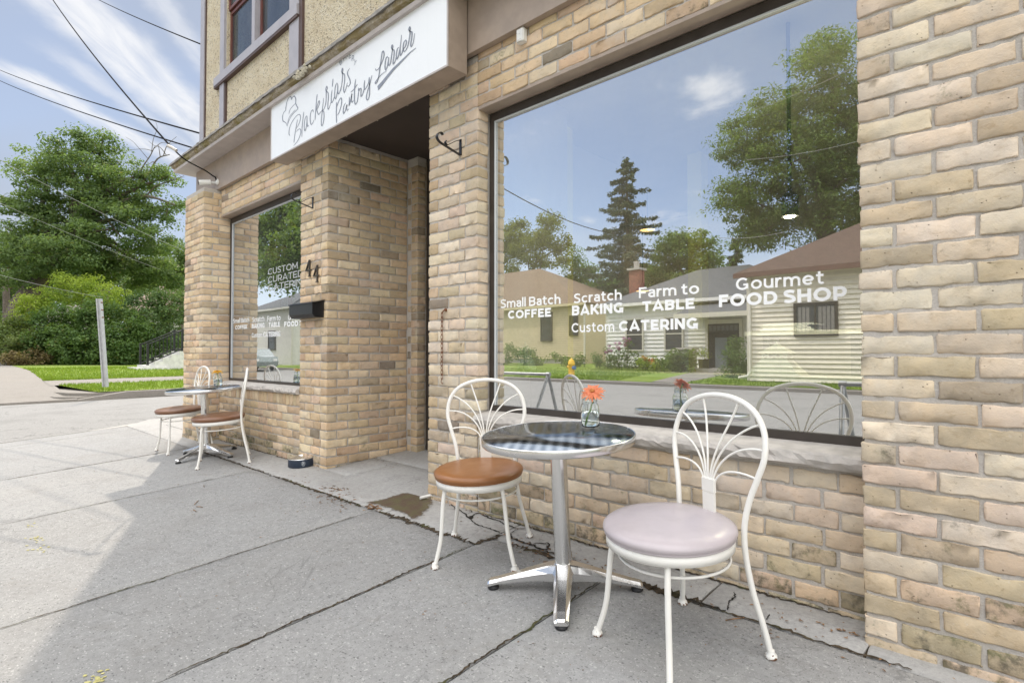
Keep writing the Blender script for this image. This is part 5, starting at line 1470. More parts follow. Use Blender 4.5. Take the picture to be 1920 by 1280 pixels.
# dog bowl
bp = pxg(564, 873)
t = tag(empty('pet_bowl', (bp[0], bp[1] + .01, gz(bp[1])), 0, TILT), 'navy blue steel pet bowl on the apron by the pier of the entrance', 'bowl')
NAVY = plain('navy_powder_coat', (0.022, 0.035, 0.062), .45, 0, .1, 40)
MB().lathe([(0, 0.003), (0.115, 0.003), (0.122, 0.010), (0.116, 0.075)], n=48).build('bowl_body', NAVY, t)
MB().lathe([(0.116, 0.0755), (0.1165, 0.082), (0.113, 0.085), (0.109, 0.082), (0.098, 0.045), (0.085, 0.028), (0, 0.026)], n=48).build('steel_liner', STEEL, t)
m = MB(); va = math.atan2(CAM[1] - bp[1], CAM[0] - bp[0]) + .12
def onb(u_, v_, rr=0.1215):
    a = va + u_ / rr; r_ = 0.122 - (v_ - .010) / .065 * .006 + .0006; return (r_ * cos(a), r_ * sin(a), v_)
def bowl_line(pts, wd):
    P = [np.array(p) for p in pts]
    for a, c in zip(P[:-1], P[1:]):
        tt = (c - a) / np.linalg.norm(c - a); nn = np.array([-tt[1], tt[0]]) * wd / 2
        m.add([onb(*(a + nn)), onb(*(a - nn)), onb(*(c - nn)), onb(*(c + nn))], [(0, 1, 2, 3)])
bowl_line([(0.017 * cos(a), .045 + .017 * sin(a)) for a in np.linspace(0, 2 * pi, 29)], .0022)
bowl_line([(-.008, .055), (.002, .055), (.009, .050), (.004, .044), (-.006, .044), (-.006, .034)], .004); bowl_line([(-.010, .050), (.008, .038)], .003); bowl_line([(-.012, .0225), (.012, .0225)], .0016)
m.build('emblem', plain('emblem_grey', (0.5, 0.53, 0.56), .5), t)

# bicycle racks at the kerb behind the photographer (seen in the glass)
def rack(x0, x1, y, label):
    t = tag(empty('bike_rack'), label, 'bike rack', 'pipe racks by the kerb')
    zt = 0.765; zg = gz(y)
    MB().tube([(x0, y, zt), (x1, y, zt)], 0.021, 14).build('rail', GALV, t)
    for xx, sg in ((x0, -1), (x1, 1)):
        for sy in (-1, 1):
            MB().tube([(xx, y, zt), (xx + sg * -0.06, y + sy * 0.42, gz(y + sy * .42) + .004)], 0.021, 14).build('leg', GALV, t)
        MB().lathe([(0.028, -0.03), (0.030, 0.0), (0.028, .03)], (xx, y, zt), 16, axis='x').build('coupling', GALV, t)
    return t
rack(-1.26, 1.1, -3.02, 'grey pipe rack mirrored beside the pink seated chair')
rack(-7.6, -4.75, -3.02, 'grey pipe rack mirrored behind the brown seated chair')
# ================================================================ VEGETATION BUILDERS
def quad_mesh(name, V, C, mat, parent=None):
    n = len(V) // 4
    me = bpy.data.meshes.new(name)
    me.vertices.add(4 * n); me.vertices.foreach_set('co', np.ascontiguousarray(V, np.float32).ravel())
    me.loops.add(4 * n); me.loops.foreach_set('vertex_index', np.arange(4 * n, dtype=np.int32))
    me.polygons.add(n); me.polygons.foreach_set('loop_start', np.arange(0, 4 * n, 4, dtype=np.int32))
    try: me.polygons.foreach_set('loop_total', np.full(n, 4, dtype=np.int32))
    except Exception: pass
    me.materials.append(mat)
    at = me.color_attributes.new('Col', 'FLOAT_COLOR', 'POINT'); at.data.foreach_set('color', np.ascontiguousarray(C, np.float32).ravel())
    me.update(calc_edges=True); me.validate()
    return link(name, me, parent)
def leaf_quads(P, Nrm, size, r, aspect=0.55, droop=0.15):
    """Folded leaf faces at points P with rough normals Nrm."""
    n = len(P)
    t = r.normal(size=(n, 3)); t -= Nrm * (t * Nrm).sum(1, keepdims=True); t /= np.linalg.norm(t, axis=1, keepdims=True) + 1e-9
    b_ = np.cross(Nrm, t); s = (size * r.uniform(0.65, 1.35, (n, 1)))
    V = np.empty((n, 4, 3))
    V[:, 0] = P - t * s * .5
    V[:, 1] = P + b_ * s * aspect * .5 + Nrm * s * .10
    V[:, 2] = P + t * s * .5 - Nrm * s * droop
    V[:, 3] = P - b_ * s * aspect * .5 + Nrm * s * .10
    return V.reshape(-1, 3)
def leaf_cols(n, r, base):
    c = np.ones((n, 4)); c[:, 0] = np.clip(base + r.normal(0, .16, n), 0, 1); c[:, 1] = r.random(n); c[:, 2] = r.random(n)
    return np.repeat(c, 4, axis=0)
def clump_leaves(centres, radii, per, size, seed, flat=0.62, aspect=.55):
    r = np.random.default_rng(seed); VV, CC = [], []
    for c, rad in zip(centres, radii):
        n = max(6, int(per * r.uniform(.6, 1.4)))
        d = r.normal(size=(n, 3)); d /= np.linalg.norm(d, axis=1, keepdims=True)
        rr = r.random((n, 1)) ** .45
        P = c + d * rr * rad * np.array([1, 1, flat])
        nm = d * .6 + np.array([0, 0, .7]) + r.normal(0, .45, (n, 3)); nm /= np.linalg.norm(nm, axis=1, keepdims=True)
        VV.append(leaf_quads(P, nm, size, r, aspect)); CC.append(leaf_cols(n, r, np.clip(r.normal(.45, .2), 0, 1)))
    return np.concatenate(VV), np.concatenate(CC)
def limb(mb, a, c, r0, r1, r, bend=.12, n=6):
    a = np.array(a, float); c = np.array(c, float); L = np.linalg.norm(c - a)
    pts = [a + (c - a) * t + (r.normal(0, bend * L * .35, 3) if 0 < t < 1 else 0) + np.array([0, 0, bend * L * sin(pi * t)]) for t in np.linspace(0, 1, 4)]
    Q = smooth_path(pts, 4); mb.tube(Q, list(np.linspace(r0, r1, len(Q))), n)
    return Q
def broadleaf(name, label, base, trunk_pts, tr, blobs, nclump, per, crad, lsize, mat, seed, group=None, cat='tree', flat=.62, dead=None, bark=None, aspect=.55):
    """Trunk with limbs reaching into leaf clumps spread through the crown's lobes."""
    r = np.random.default_rng(seed)
    t = tag(empty(name), label, cat, group)
    vol = np.array([b_[3] * b_[4] * b_[5] for b_ in blobs]) ** .72; vol /= vol.sum()
    cen = []
    for b_, p in zip(blobs, vol):
        k = max(3, int(nclump * p)); d = r.normal(size=(k, 3)); d /= np.linalg.norm(d, axis=1, keepdims=True)
        cen += list(np.array(b_[:3]) + d * (r.random((k, 1)) ** .33) * np.array(b_[3:6]))
    cen = np.array(cen); rad = crad * r.uniform(.6, 1.35, len(cen))
    V, C = clump_leaves(cen, rad, per, lsize, seed + 1, flat, aspect)
    quad_mesh('crown', V, C, mat, t)
    m = MB(); T = [np.array(p, float) for p in trunk_pts]
    Q = smooth_path(T, 5); m.tube(Q, list(np.linspace(tr, tr * .55, len(Q))), 10)
    top = T[-1]
    forks = []
    for b_ in blobs:
        q = limb(m, top if r.random() < .6 else Q[int(len(Q) * .75)], np.array(b_[:3]), tr * .30, tr * .08, r); forks += q[6:]
    sel = r.choice(len(cen), min(len(cen), 110), replace=False)
    for i in sel:
        j = min(forks, key=lambda f: np.sum((f - cen[i]) ** 2)); limb(m, j, cen[i], tr * .085, tr * .02, r, .05, 4)
    if dead:
        for a, c, rr in dead:
            q = limb(m, a, c, rr, rr * .3, r, .10, 5)
            for k in (7, 9, 10, 11):
                e = q[min(k, len(q) - 1)] + r.normal(0, .7, 3) + np.array([0, 0, .5]); limb(m, q[min(k, len(q) - 1)], e, rr * .35, rr * .1, r, .1, 4)
    m.build('trunk', bark or BARK, t)
    return t
def PB(px_, py, rx, ry, dist, depth=1.0):
    c = far(px_, py, dist); k = dist / FPX
    return (c[0], c[1], c[2], rx * k * depth, rx * k * depth, ry * k)
def MBL(px_, py, rx, ry, Yv, depth=1.0):
    c = mir(px_, py, Yv); d = ray(px_, py); k = ((Yv - CAM[1]) / d[1]) / FPX
    return (c[0], c[1], c[2], rx * k * depth, rx * k * depth, ry * k)

LF_MAPLE = mat_leaf('maple_leaves', (0.085, 0.14, 0.062), (0.215, 0.3, 0.125), 0.52)
LF_LIME = mat_leaf('lime_leaves', (0.19, 0.29, 0.04), (0.40, 0.48, 0.10), .5)
LF_HEDGE = mat_leaf('hedge_leaves', (0.065, 0.12, 0.045), (0.175, 0.27, 0.085), 0.45)
LF_CEDAR = mat_leaf('cedar_leaves', (0.07, 0.125, 0.056), (0.165, 0.24, 0.09), 0.38, .7)
LF_SPRUCE = mat_leaf('spruce_needles', (0.045, 0.07, 0.046), (0.115, 0.15, 0.095), 0.2, .7)
LF_ASH = mat_leaf('ash_leaves', (0.085, 0.145, 0.042), (0.2, 0.28, 0.085), 0.5)
LF_GOLD = mat_leaf('golden_green_leaves', (0.10, 0.13, 0.02), (0.21, 0.23, 0.04), .4)
LF_GRASS = mat_leaf('grass_blades', (0.105, 0.18, 0.022), (0.235, 0.32, 0.050), .4, .6)
LF_PALE = mat_leaf('pale_shrub_leaves', (0.10, 0.15, 0.05), (0.20, 0.25, 0.09), .4)

# ================================================================ ACROSS THE SIDE STREET
def hl(x): return 0.02 + 0.38 * min(1.0, max(0.0, (-18.2 - x) / 10.0))
def hf(x): return hl(x) - 0.165 * min(1.0, max(0.0, (x + 19.6) / 1.9))
def sheet(name, poly_fn, mat, x0, x1, nx, y_lo, y_hi, ny, dz=0.0, hfn=None):
    hfn = hfn or hl
    vs = []; fs = []
    for i in range(nx + 1):
        x = x0 + (x1 - x0) * i / nx
        for j in range(ny + 1):
            y = y_lo(x) + (y_hi(x) - y_lo(x)) * j / ny; xx = x + poly_fn(y); vs.append((xx, y, hfn(xx) + dz))
    for i in range(nx):
        for j in range(ny):
            a = i * (ny + 1) + j; fs.append((a, a + 1, a + ny + 2, a + ny + 1))
    return struct(name, MB().add(vs, fs), mat)
sk = lambda y: -0.11 * max(0, y)
LAWNM = GRASSB
fy = lambda x: 0.1 + max(0, -18.6 - x) * 0.045
sheet('lawn', sk, LAWNM, -22.6, -70, 24, fy, lambda x: 60, 16)
sheet('verge', sk, LAWNM, -17.92, -20.7, 10, lambda x: 0.80 + max(0, (-17.92 - x)) * -.16, lambda x: 60, 16, .012)
sheet('footpath', sk, WALKC, -20.7, -22.6, 4, lambda x: fy(x) - .05, lambda x: 60, 16, .004)
sheet('footpath', lambda y: 0.0, WALKC, -17.7, -80, 90, lambda x: -3.4, lambda x: fy(x) + .06 + 0.65 * max(0, min(1, (x + 18.6) / .7)), 3, -.004, hf)
m = MB()
kp = [(-17.75, -3.5), (-17.72, -1.5), (-17.8, 0.3), (-18.05, 1.4), (-18.35, 4), (-19.0, 9), (-20.6, 24), (-24, 60)]
for i, (a, c) in enumerate(zip(kp[:-1], kp[1:])):
    h0 = -0.10 if a[1] < 0.5 else 0.02; h1 = -0.10 if c[1] < 0.5 else 0.02
    if a[1] < .5: h0 = -.12
    m.add([(a[0] + .22, a[1], -.3), (a[0], a[1], -.3), (c[0], c[1], -.3), (c[0] + .22, c[1], -.3), (a[0] + .2, a[1], h0), (a[0], a[1], h0 + .005), (c[0], c[1], h1 + .005), (c[0] + .2, c[1], h1)],
          [(0, 1, 2, 3), (4, 7, 6, 5), (0, 4, 5, 1), (1, 5, 6, 2), (2, 6, 7, 3), (3, 7, 4, 0)])
m.prism([(-17.62, -3.4), (-17.62, .35), (-17.9, 1.3), (-18.3, 2.2), (-20.2, 2.2), (-20.2, -.3), (-18.6, -.3), (-18.2, -3.4)], 'z', -.4, -.150)
m.prism([(-17.93, .60), (-18.1, 1.6), (-18.3, 2.8), (-21.5, 2.8), (-21.5, -.06), (-19.3, -.02), (-18.4, .22)], 'z', -.38, .014)
m.prism([(-17.78, .32), (-17.95, 1.4), (-18.3, 2.8), (-21.5, 2.8), (-21.5, -.40), (-19.3, -.34), (-18.25, -.08)], 'z', -.38, -.065)
struct('kerb', m, WALKC)
# grass blades on the near part of that lawn
def grass_field(name, n, sampler, h, seed, mat=None, wd=.012):
    r = np.random.default_rng(seed); P = np.array([sampler(r) for _ in range(n)])
    a = r.uniform(0, 6.28, n); hh = h * r.uniform(.5, 1.4, n); lean = r.normal(0, .35, (n, 2)) * hh[:, None]
    V = np.empty((n, 4, 3)); dx = np.stack([np.cos(a), np.sin(a), 0 * a], 1) * wd * r.uniform(.7, 1.5, (n, 1))
    V[:, 0] = P - dx; V[:, 1] = P + dx
    tip = P + np.concatenate([lean, hh[:, None]], 1); V[:, 2] = tip + dx * .15; V[:, 3] = tip - dx * .15
    o = quad_mesh(name, V.reshape(-1, 3), leaf_cols(n, r, r.uniform(.2, .8, n)), mat or LF_GRASS); o['kind'] = 'stuff'; return o
def s1(r):
    if r.random() < .38:
        x = r.uniform(-20.75, -17.98); y = 0.80 + max(0, -17.92 - x) * -.16 + r.random() ** 1.2 * 9
    else:
        x = -22.55 - r.random() ** 1.6 * 9; y = fy(x) - .04 + r.random() ** 1.1 * 9
    x2 = x + sk(y); return (x2, y, hl(x2) - .005)
grass_field('grass', 26000, s1, .065, 5)

# sign post seen edge on
pb, pt = np.array([-21.0, 1.62, hl(-21.0) - .05]), None
d_ = ray(198, 725); k_ = (hl(-21) + .02 - CAM[2]) / d_[2]; pb = CAM + d_ * k_
dist_ = np.dot(pb - CAM, _f); pt = far(186, 560, dist_ * .995)
t = tag(empty('sign_post'), 'leaning grey steel sign post on the grass verge across the side street', 'post')
ax = (pt - pb); px2 = _r * .045
m = MB()
def chan(off, wdt, dp): 
    o0 = pb + px2 * off; o1 = pt + px2 * off; u1 = _r * wdt; u2 = np.array([_f[0], _f[1], 0]) * dp
    m.add([o0 - u1 - u2, o0 + u1 - u2, o0 + u1 + u2, o0 - u1 + u2, o1 - u1 - u2, o1 + u1 - u2, o1 + u1 + u2, o1 - u1 + u2], [(0, 3, 2, 1), (4, 5, 6, 7), (0, 1, 5, 4), (1, 2, 6, 5), (2, 3, 7, 6), (3, 0, 4, 7)])
chan(0, .050, .02); chan(-.9, .018, .05); chan(.95, .014, .045)
m.build('post', plain('pale_galvanised_post', (.50, .51, .52), .55, .4, .08, 10), t)
tdir = ax / np.linalg.norm(ax)
for dz_ in (.10, .30, .50):
    c_ = pt - tdir * dz_ + _r * .06; MB().tube([c_ - _f * .03, c_ + _f * .03], .014, 8).build('bolt', RUST, t)

# white concrete porch steps with black railings
sx0, sx1 = -28.7, -27.45; zb = hl(-28)
CONCW = plain('whitewashed_concrete', (0.60, 0.59, 0.56), .85, 0, .12, 6)
t = tag(empty('porch_steps'), 'white concrete porch steps with black metal railings at the edge of the lawn', 'steps')
y0 = 4.15
ST = [(0.0, .16), (.34, .31), (.66, .46), (.98, .61), (1.30, .76)]
MB().box(sx0 - .1, sx1 + .15, y0 - .35, y0 + .9, zb - .2, zb + .06).build('base_slab', CONCW, t)
for i, (dy, z) in enumerate(ST[:-1]):
    MB().box(sx0, sx1, y0 + dy, y0 + ST[i + 1][0] - .002, zb - .2, zb + z).build('step', CONCW, t)
MB().box(sx0, sx1, y0 + 1.30, y0 + 6, zb - .2, zb + .76).build('landing', CONCW, t)
for xx in (sx0 + .06, sx1 - .06):
    m = MB()
    P0, P1 = np.array([xx, y0 + .1, zb + .12]), np.array([xx, y0 + 1.42, zb + .76])
    for p in (P0, P1): m.box(p[0] - .04, p[0] + .04, p[1] - .04, p[1] + .04, p[2], p[2] + .98)
    for p in (P1 + np.array([0, 1.5, 0]), P1 + np.array([0, 3., 0])): m.box(p[0] - .04, p[0] + .04, p[1] - .04, p[1] + .04, p[2], p[2] + .98)
    for h in (.10, .92):
        m.tube([P0 + np.array([0, 0, h]), P1 + np.array([0, 0, h])], .027, 6); m.tube([P1 + np.array([0, 0, h]), P1 + np.array([0, 4.4, h])], .027, 6)
    for k in range(1, 9):
        q = P0 + (P1 - P0) * k / 9; m.tube([q + np.array([0, 0, .1]), q + np.array([0, 0, .92])], .012, 5)
    for k in range(1, 30):
        q = P1 + np.array([0, k * .145, 0]); m.tube([q + np.array([0, 0, .1]), q + np.array([0, 0, .92])], .012, 5)
    m.build('railing', BLACK, t)

# big old maple and its neighbours
D0 = 40
blobs = [PB(135, 275, 42, 42, D0), PB(75, 315, 48, 34, D0), PB(190, 285, 40, 38, D0 + 1), PB(140, 345, 85, 60, D0), PB(60, 385, 55, 40, D0 - 1), PB(215, 355, 70, 55, D0), PB(283, 325, 36, 20, D0), PB(318, 330, 18, 12, D0), PB(295, 388, 42, 22, D0 + 1), PB(330, 385, 16, 14, D0),
         PB(110, 430, 90, 45, D0), PB(215, 430, 80, 45, D0 - 1), PB(290, 440, 40, 40, D0), PB(45, 455, 55, 30, D0), PB(150, 485, 90, 38, D0 + 1), PB(262, 492, 60, 32, D0 + 2), PB(60, 500, 60, 30, D0), PB(120, 515, 70, 26, D0 + 2), PB(220, 515, 60, 28, D0 + 2), PB(300, 520, 40, 28, D0 + 3)]
tb = far(28, 640, D0 - 3); tb[2] = .2
blobs += [PB(70, 475, 70, 34, D0 - 2), PB(130, 470, 60, 34, D0 - 3), PB(30, 520, 40, 24, D0 - 3), PB(105, 500, 50, 22, D0 - 3)]
broadleaf('maple_tree', 'tall old maple with a leaning trunk and a dead bough behind the lawn hedge', tb, [tb, far(34, 590, D0 - 3), far(62, 540, D0 - 2), far(105, 490, D0 - 1), far(140, 430, D0)], .72, blobs, 800, 105, .88, .20, LF_MAPLE, 31, flat=.5,
          dead=[(far(250, 360, D0), far(318, 290, D0), .10), (far(260, 350, D0), far(290, 275, D0), .07), (far(270, 375, D0), far(345, 330, D0), .06)])
t2 = far(340, 600, 46); t2[2] = .3
broadleaf('street_tree', 'smaller green tree showing past the corner pillar behind the porch steps', t2, [t2, far(340, 560, 46), far(338, 520, 46)], .2, [PB(335, 480, 26, 42, 46), PB(352, 500, 30, 40, 46), PB(322, 530, 24, 28, 46)], 70, 60, .8, .2, LF_MAPLE, 32)
t3 = far(15, 640, 44); t3[2] = .3
broadleaf('street_tree', 'dark green tree behind the leaning maple trunk', t3, [t3, far(12, 560, 44), far(10, 520, 44)], .3, [PB(5, 500, 45, 40, 46), PB(-30, 470, 50, 60, 46), PB(20, 560, 40, 40, 47), PB(-20, 600, 40, 60, 46)], 130, 70, .9, .22, LF_CEDAR, 33)
t4 = far(150, 640, 36); t4[2] = .3
broadleaf('sumac_tree', 'young bright lime green tree above the hedge under the maple', t4, [t4, far(150, 600, 36), far(155, 565, 36)], .10, [PB(130, 528, 34, 15, 35.5), PB(175, 538, 40, 17, 35.5), PB(212, 552, 34, 16, 35), PB(160, 560, 46, 18, 36), PB(235, 572, 26, 14, 35)], 90, 55, .55, .20, LF_LIME, 34, aspect=.32)
t5 = far(60, 650, 35); t5[2] = .3
broadleaf('sumac_tree', 'low bright green sapling in front of the leaning maple trunk', t5, [t5, far(62, 620, 35), far(60, 590, 35)], .07, [PB(58, 575, 32, 22, 34.5), PB(78, 560, 22, 20, 34.5), PB(40, 600, 26, 20, 34)], 55, 50, .5, .19, LF_LIME, 35, aspect=.32)
for i_, (bx, lab, bl) in enumerate(((60, 'distant green tree behind the garage roof', [PB(50, 560, 50, 40, 62), PB(90, 545, 45, 34, 62), PB(20, 580, 40, 40, 62)]), (180, 'distant green tree filling the gap under the maple crown', [PB(150, 560, 50, 34, 60), PB(200, 550, 50, 40, 60), PB(170, 590, 50, 40, 60)]), (290, 'distant green tree above the rose shingle roof', [PB(270, 515, 50, 34, 64), PB(320, 500, 45, 45, 64), PB(300, 545, 45, 30, 64)]))):
    tq = far(bx, 650, 62); tq[2] = .3
    broadleaf('distant_tree', lab, tq, [tq, far(bx, 600, 62), far(bx + 4, 560, 62)], .25, bl, 150, 60, 1.3, .34, LF_MAPLE, 130 + i_, 'trees far behind the hedge')
# shrubs of the hedge row, each its own plant
def shrub(name, label, blobs, n, per, crad, ls, mat, seed, group, cat='shrub'):
    r = np.random.default_rng(seed); t = tag(empty(name), label, cat, group)
    cen = []
    vol = np.array([b_[3] * b_[4] * b_[5] for b_ in blobs]) ** .7; vol /= vol.sum()
    for b_, p in zip(blobs, vol):
        k = max(3, int(n * p)); d = r.normal(size=(k, 3)); d /= np.linalg.norm(d, axis=1, keepdims=True)
        cen += list(np.array(b_[:3]) + d * (r.random((k, 1)) ** .28) * np.array(b_[3:6]))
    cen = np.array(cen); V, C = clump_leaves(cen, crad * r.uniform(.6, 1.4, len(cen)), per, ls, seed + 1, .8)
    quad_mesh('foliage', V, C, mat, t)
    m = MB(); b0 = blobs[-1]; zz = min(b_[2] - b_[5] for b_ in blobs)
    for k in range(5):
        limb(m, (b0[0] + r.normal(0, .1), b0[1] + r.normal(0, .1), zz), cen[r.integers(len(cen))], .05, .012, r, .05, 5)
    m.build('stem', BARK, t); return t
HG = 'overgrown shrubs along the back of the lawn'
shrub('hedge_shrub', 'dark overgrown shrub in the hedge row directly behind the grey sign post', [PB(190, 625, 46, 60, 33), PB(160, 650, 40, 42, 32), PB(218, 652, 40, 40, 32), PB(185, 590, 36, 32, 33)], 250, 60, .5, .16, LF_HEDGE, 41, HG)
shrub('hedge_shrub', 'dark overgrown shrub in the hedge row between the sign post and the rusty dry weeds', [PB(118, 632, 44, 56, 33), PB(92, 652, 34, 40, 32.5), PB(140, 655, 36, 36, 32), PB(110, 600, 36, 30, 33)], 220, 60, .5, .16, LF_HEDGE, 42, HG)
shrub('cedar_shrub', 'tall rounded cedar shrub behind the porch steps', [PB(290, 598, 52, 56, 34), PB(300, 650, 58, 48, 34), PB(328, 572, 34, 36, 35), PB(258, 645, 34, 42, 33)], 300, 62, .5, .15, LF_CEDAR, 43, HG)
shrub('hedge_shrub', 'mid green shrub in the hedge row just left of the porch steps', [PB(248, 635, 32, 54, 32), PB(240, 662, 30, 28, 31.5)], 140, 60, .45, .15, LF_HEDGE, 44, HG)
shrub('hedge_shrub', 'grey green shrub at the far end of the hedge row beside the footpath', [PB(14, 632, 42, 46, 33), PB(-20, 635, 44, 44, 33), PB(48, 652, 32, 34, 32)], 180, 60, .45, .16, LF_PALE, 45, HG)
DRY = mat_leaf('dry_weed_leaves', (0.12, 0.085, 0.045), (0.24, 0.20, 0.10), .3, .8)
shrub('dry_weeds', 'clump of rusty dry weeds at the foot of the hedge by the footpath', [PB(55, 672, 34, 16, 31), PB(25, 676, 28, 14, 31)], 60, 34, .35, .14, DRY, 46, None, 'weeds')
# houses glimpsed behind the hedge
PINKROOF = plain('faded_rose_shingles', (0.42, 0.30, 0.27), .9, 0, .15, 9); GREYROOF = plain('grey_shingles', (0.25, 0.225, 0.21), .9, 0, .15, 9); WHITEW = plain('white_house_paint', (0.68, 0.66, 0.63), .7, 0, .06, 4)
def far_house(name, label, pa, pb_, dist, z0, zr, depth, roofm):
    a = far(*pa, dist); c = far(*pb_, dist); t = tag(empty(name), label, 'house' if 'house' in name else 'garage')
    dx = np.array([c[0] - a[0], c[1] - a[1], 0]); L = np.linalg.norm(dx); dx /= L; dn = np.array([-dx[1], dx[0], 0])
    ze = min(a[2], c[2]); O = np.array([a[0], a[1], 0])
    def P(u_, v_, z): q = O + dx * u_ + dn * v_; return (q[0], q[1], z)
    m = MB(); m.add([P(0, 0, z0), P(L, 0, z0), P(L, depth, z0), P(0, depth, z0), P(0, 0, ze), P(L, 0, ze), P(L, depth, ze), P(0, depth, ze)], [(0, 3, 2, 1), (4, 5, 6, 7), (0, 1, 5, 4), (1, 2, 6, 5), (2, 3, 7, 6), (3, 0, 4, 7)]); m.build('wall', WHITEW, t)
    o_ = .3; m = MB(); m.add([P(-o_, -o_, ze + .003), P(L + o_, -o_, ze + .003), P(L + o_, depth + o_, ze + .003), P(-o_, depth + o_, ze + .003), P(L * .22, depth / 2, zr), P(L * .85, depth / 2, zr)], [(0, 1, 5, 4), (1, 2, 5), (2, 3, 4, 5), (3, 0, 4), (3, 2, 1, 0)]); m.build('roof', roofm, t)
    m = MB()
    for f in (.2, .6):
        w_ = L * .14; m.add([P(L * f, -.02, z0 + 1.0), P(L * f + w_, -.02, z0 + 1.0), P(L * f + w_, -.02, ze - .4), P(L * f, -.02, ze - .4), P(L * f, .1, z0 + 1.0), P(L * f + w_, .1, z0 + 1.0), P(L * f + w_, .1, ze - .4), P(L * f, .1, ze - .4)], [(0, 1, 2, 3), (4, 7, 6, 5), (0, 4, 5, 1), (1, 5, 6, 2), (2, 6, 7, 3), (3, 7, 4, 0)])
    m.build('window', DARKFRAME, t)
far_house('house', 'white house with a faded rose shingle roof half hidden by the tall cedar shrub', (232, 582), (350, 582), 48, .2, far(280, 533, 50)[2], 6, PINKROOF)
far_house('garage', 'low garage with a plain grey roof behind the hedge under the maple', (84, 596), (136, 596), 46, .2, far(100, 568, 47)[2], 4, GREYROOF)

# ================================================================ OVERHEAD CABLES
def cable(label, a, c, sag, r_, mat, extra=None):
    a = np.array(a, float); c = np.array(c, float)
    pts = [a + (c - a) * t - np.array([0, 0, 4 * sag * t * (1 - t)]) for t in np.linspace(0, 1, 28)]
    m = MB().tube(pts, r_, 8)
    if extra: m.tube([np.array(q) for q in extra], r_ * .8, 8)
    o = m.build('overhead_cable', mat); tag(o, label, 'cable', 'overhead cables'); return o
anc = wy(404, 333, -0.06)
cl = wy(322, 277, -0.75)
cable('thick black service cable dropping steeply to the fascia by the security camera', wy(72, -40, -7.0) if False else far(70, -45, 13), cl, .12, .0095, CABLE, smooth_path([cl, wy(348, 300, -.45), wy(385, 320, -.14), (anc[0] - .05, -.075, anc[2] + .03), (anc[0] + .02, -.07, anc[2]), (CAMEND[0], -.07, CAMEND[2])], 6))
m = MB().tube([cl + np.array([-.06, -.02, .03]), cl, cl + np.array([.05, .03, -.035])], .016, 8); o = m.build('cable_clamp', plain('clamp_grey', (.5, .47, .43), .5)); tag(o, 'pale grip clamp on the thick service cable near the cornice', 'cable clamp')
e1 = np.array([-8.02, 1.2, 4.02])
cable('black cable meeting the upper floor just above the cornice', far(-40, 113, 30), wy(378, 251, .35), .16, .0125, CABLE)
cable('black cable running behind the cornice tip', far(-40, 132, 30), wy(360, 277, .6), .16, .0125, CABLE)
cable('thin cable high against the sky reaching the upper wall', far(140, -25, 24), wy(381, 85, .3), .08, .010, CABLE)
cable('pale cable crossing the crown of the old maple', far(-40, 278, 24), far(345, 470, 33), .18, .012, CABLEG)
cable('lower pale cable crossing the maple crown', far(-40, 362, 24), far(300, 505, 33), .12, .009, CABLEG)
cable('thin cable sloping to the top of the sign post', far(-40, 505, 24), far(190, 557, 30), .08, .009, CABLEG)
# ================================================================ ACROSS THE MAIN STREET (seen mirrored in the shop windows)
def ho(y): return 0.05 + 0.035 * max(0, -14.2 - y)
def osheet(name, x0, x1, y0, y1, mat, dz=0.0, nx=2, ny=6):
    vs = []; fs = []
    for i in range(nx + 1):
        for j in range(ny + 1):
            x = x0 + (x1 - x0) * i / nx; y = y0 + (y1 - y0) * j / ny; vs.append((x, y, ho(y) + dz))
    for i in range(nx):
        for j in range(ny):
            a = i * (ny + 1) + j; fs.append((a, a + 1, a + ny + 2, a + ny + 1))
    return struct(name, MB().add(vs, fs), mat)
osheet('lawn', -160, 90, -14.62, -60, GRASSB)
struct('kerb', MB().box(-160, 90, -14.6, -14.0, -.3, .055), WALKC)
WALK = [(-9.6, -14.62), (-8.4, -14.62), (-9.0, -21.4), (-10.8, -21.4)]
m = MB(); m.add([(x, y, ho(y) + .006) for x, y in WALK], [(0, 1, 2, 3)]); struct('garden_path', m, WALKC)
def s2(r):
    x = r.uniform(-21, 1); y = -14.62 - r.random() ** 1.4 * 6
    if -10.9 + (-14.62 - y) * -.02 < x + .18 * (-14.62 - y) * .9 - .0 and x < -8.35: x -= 3.2
    return (x, y, ho(y) - .004)
grass_field('grass', 14000, s2, .07, 8)

SID_CREAM = plain('cream_siding', (0.76, 0.71, 0.59), .6, 0, .05, 6); SID_WHITE = plain('white_siding', (0.80, 0.79, 0.765), .6, 0, .04, 6); SID_TAN = plain('tan_siding', (0.60, 0.51, 0.33), .6, 0, .06, 5)
def shingles(name, col):
    k = Mat(name); v = k.wcoord(); br = k.n('ShaderNodeTexBrick'); br.inputs['Scale'].default_value = 3.2; br.inputs['Mortar Size'].default_value = .012; br.inputs['Color1'].default_value = (*col, 1); br.inputs['Color2'].default_value = (*[x * .72 for x in col], 1); br.inputs['Mortar'].default_value = (*[x * .45 for x in col], 1)
    k.l(k.coord((1, 1, 1)), br.inputs['Vector']); n_ = k.noise(v, 12, 5, .7); c = k.mix(k.rng(n_, .3, .7, 0, .5), br.outputs['Color'], tuple(x * 1.25 for x in col)); return k.bsdf(c, .95, 0, n_, .6, .02, .2)
SH_BROWN, SH_GREY, SH_RUST = shingles('brown_shingles', (0.125, 0.085, 0.070)), shingles('slate_grey_shingles', (0.135, 0.14, 0.15)), shingles('tan_shingles', (0.20, 0.145, 0.105))
TRIMW = plain('cream_trim', (0.66, 0.63, 0.55), .5, 0, .04, 10)
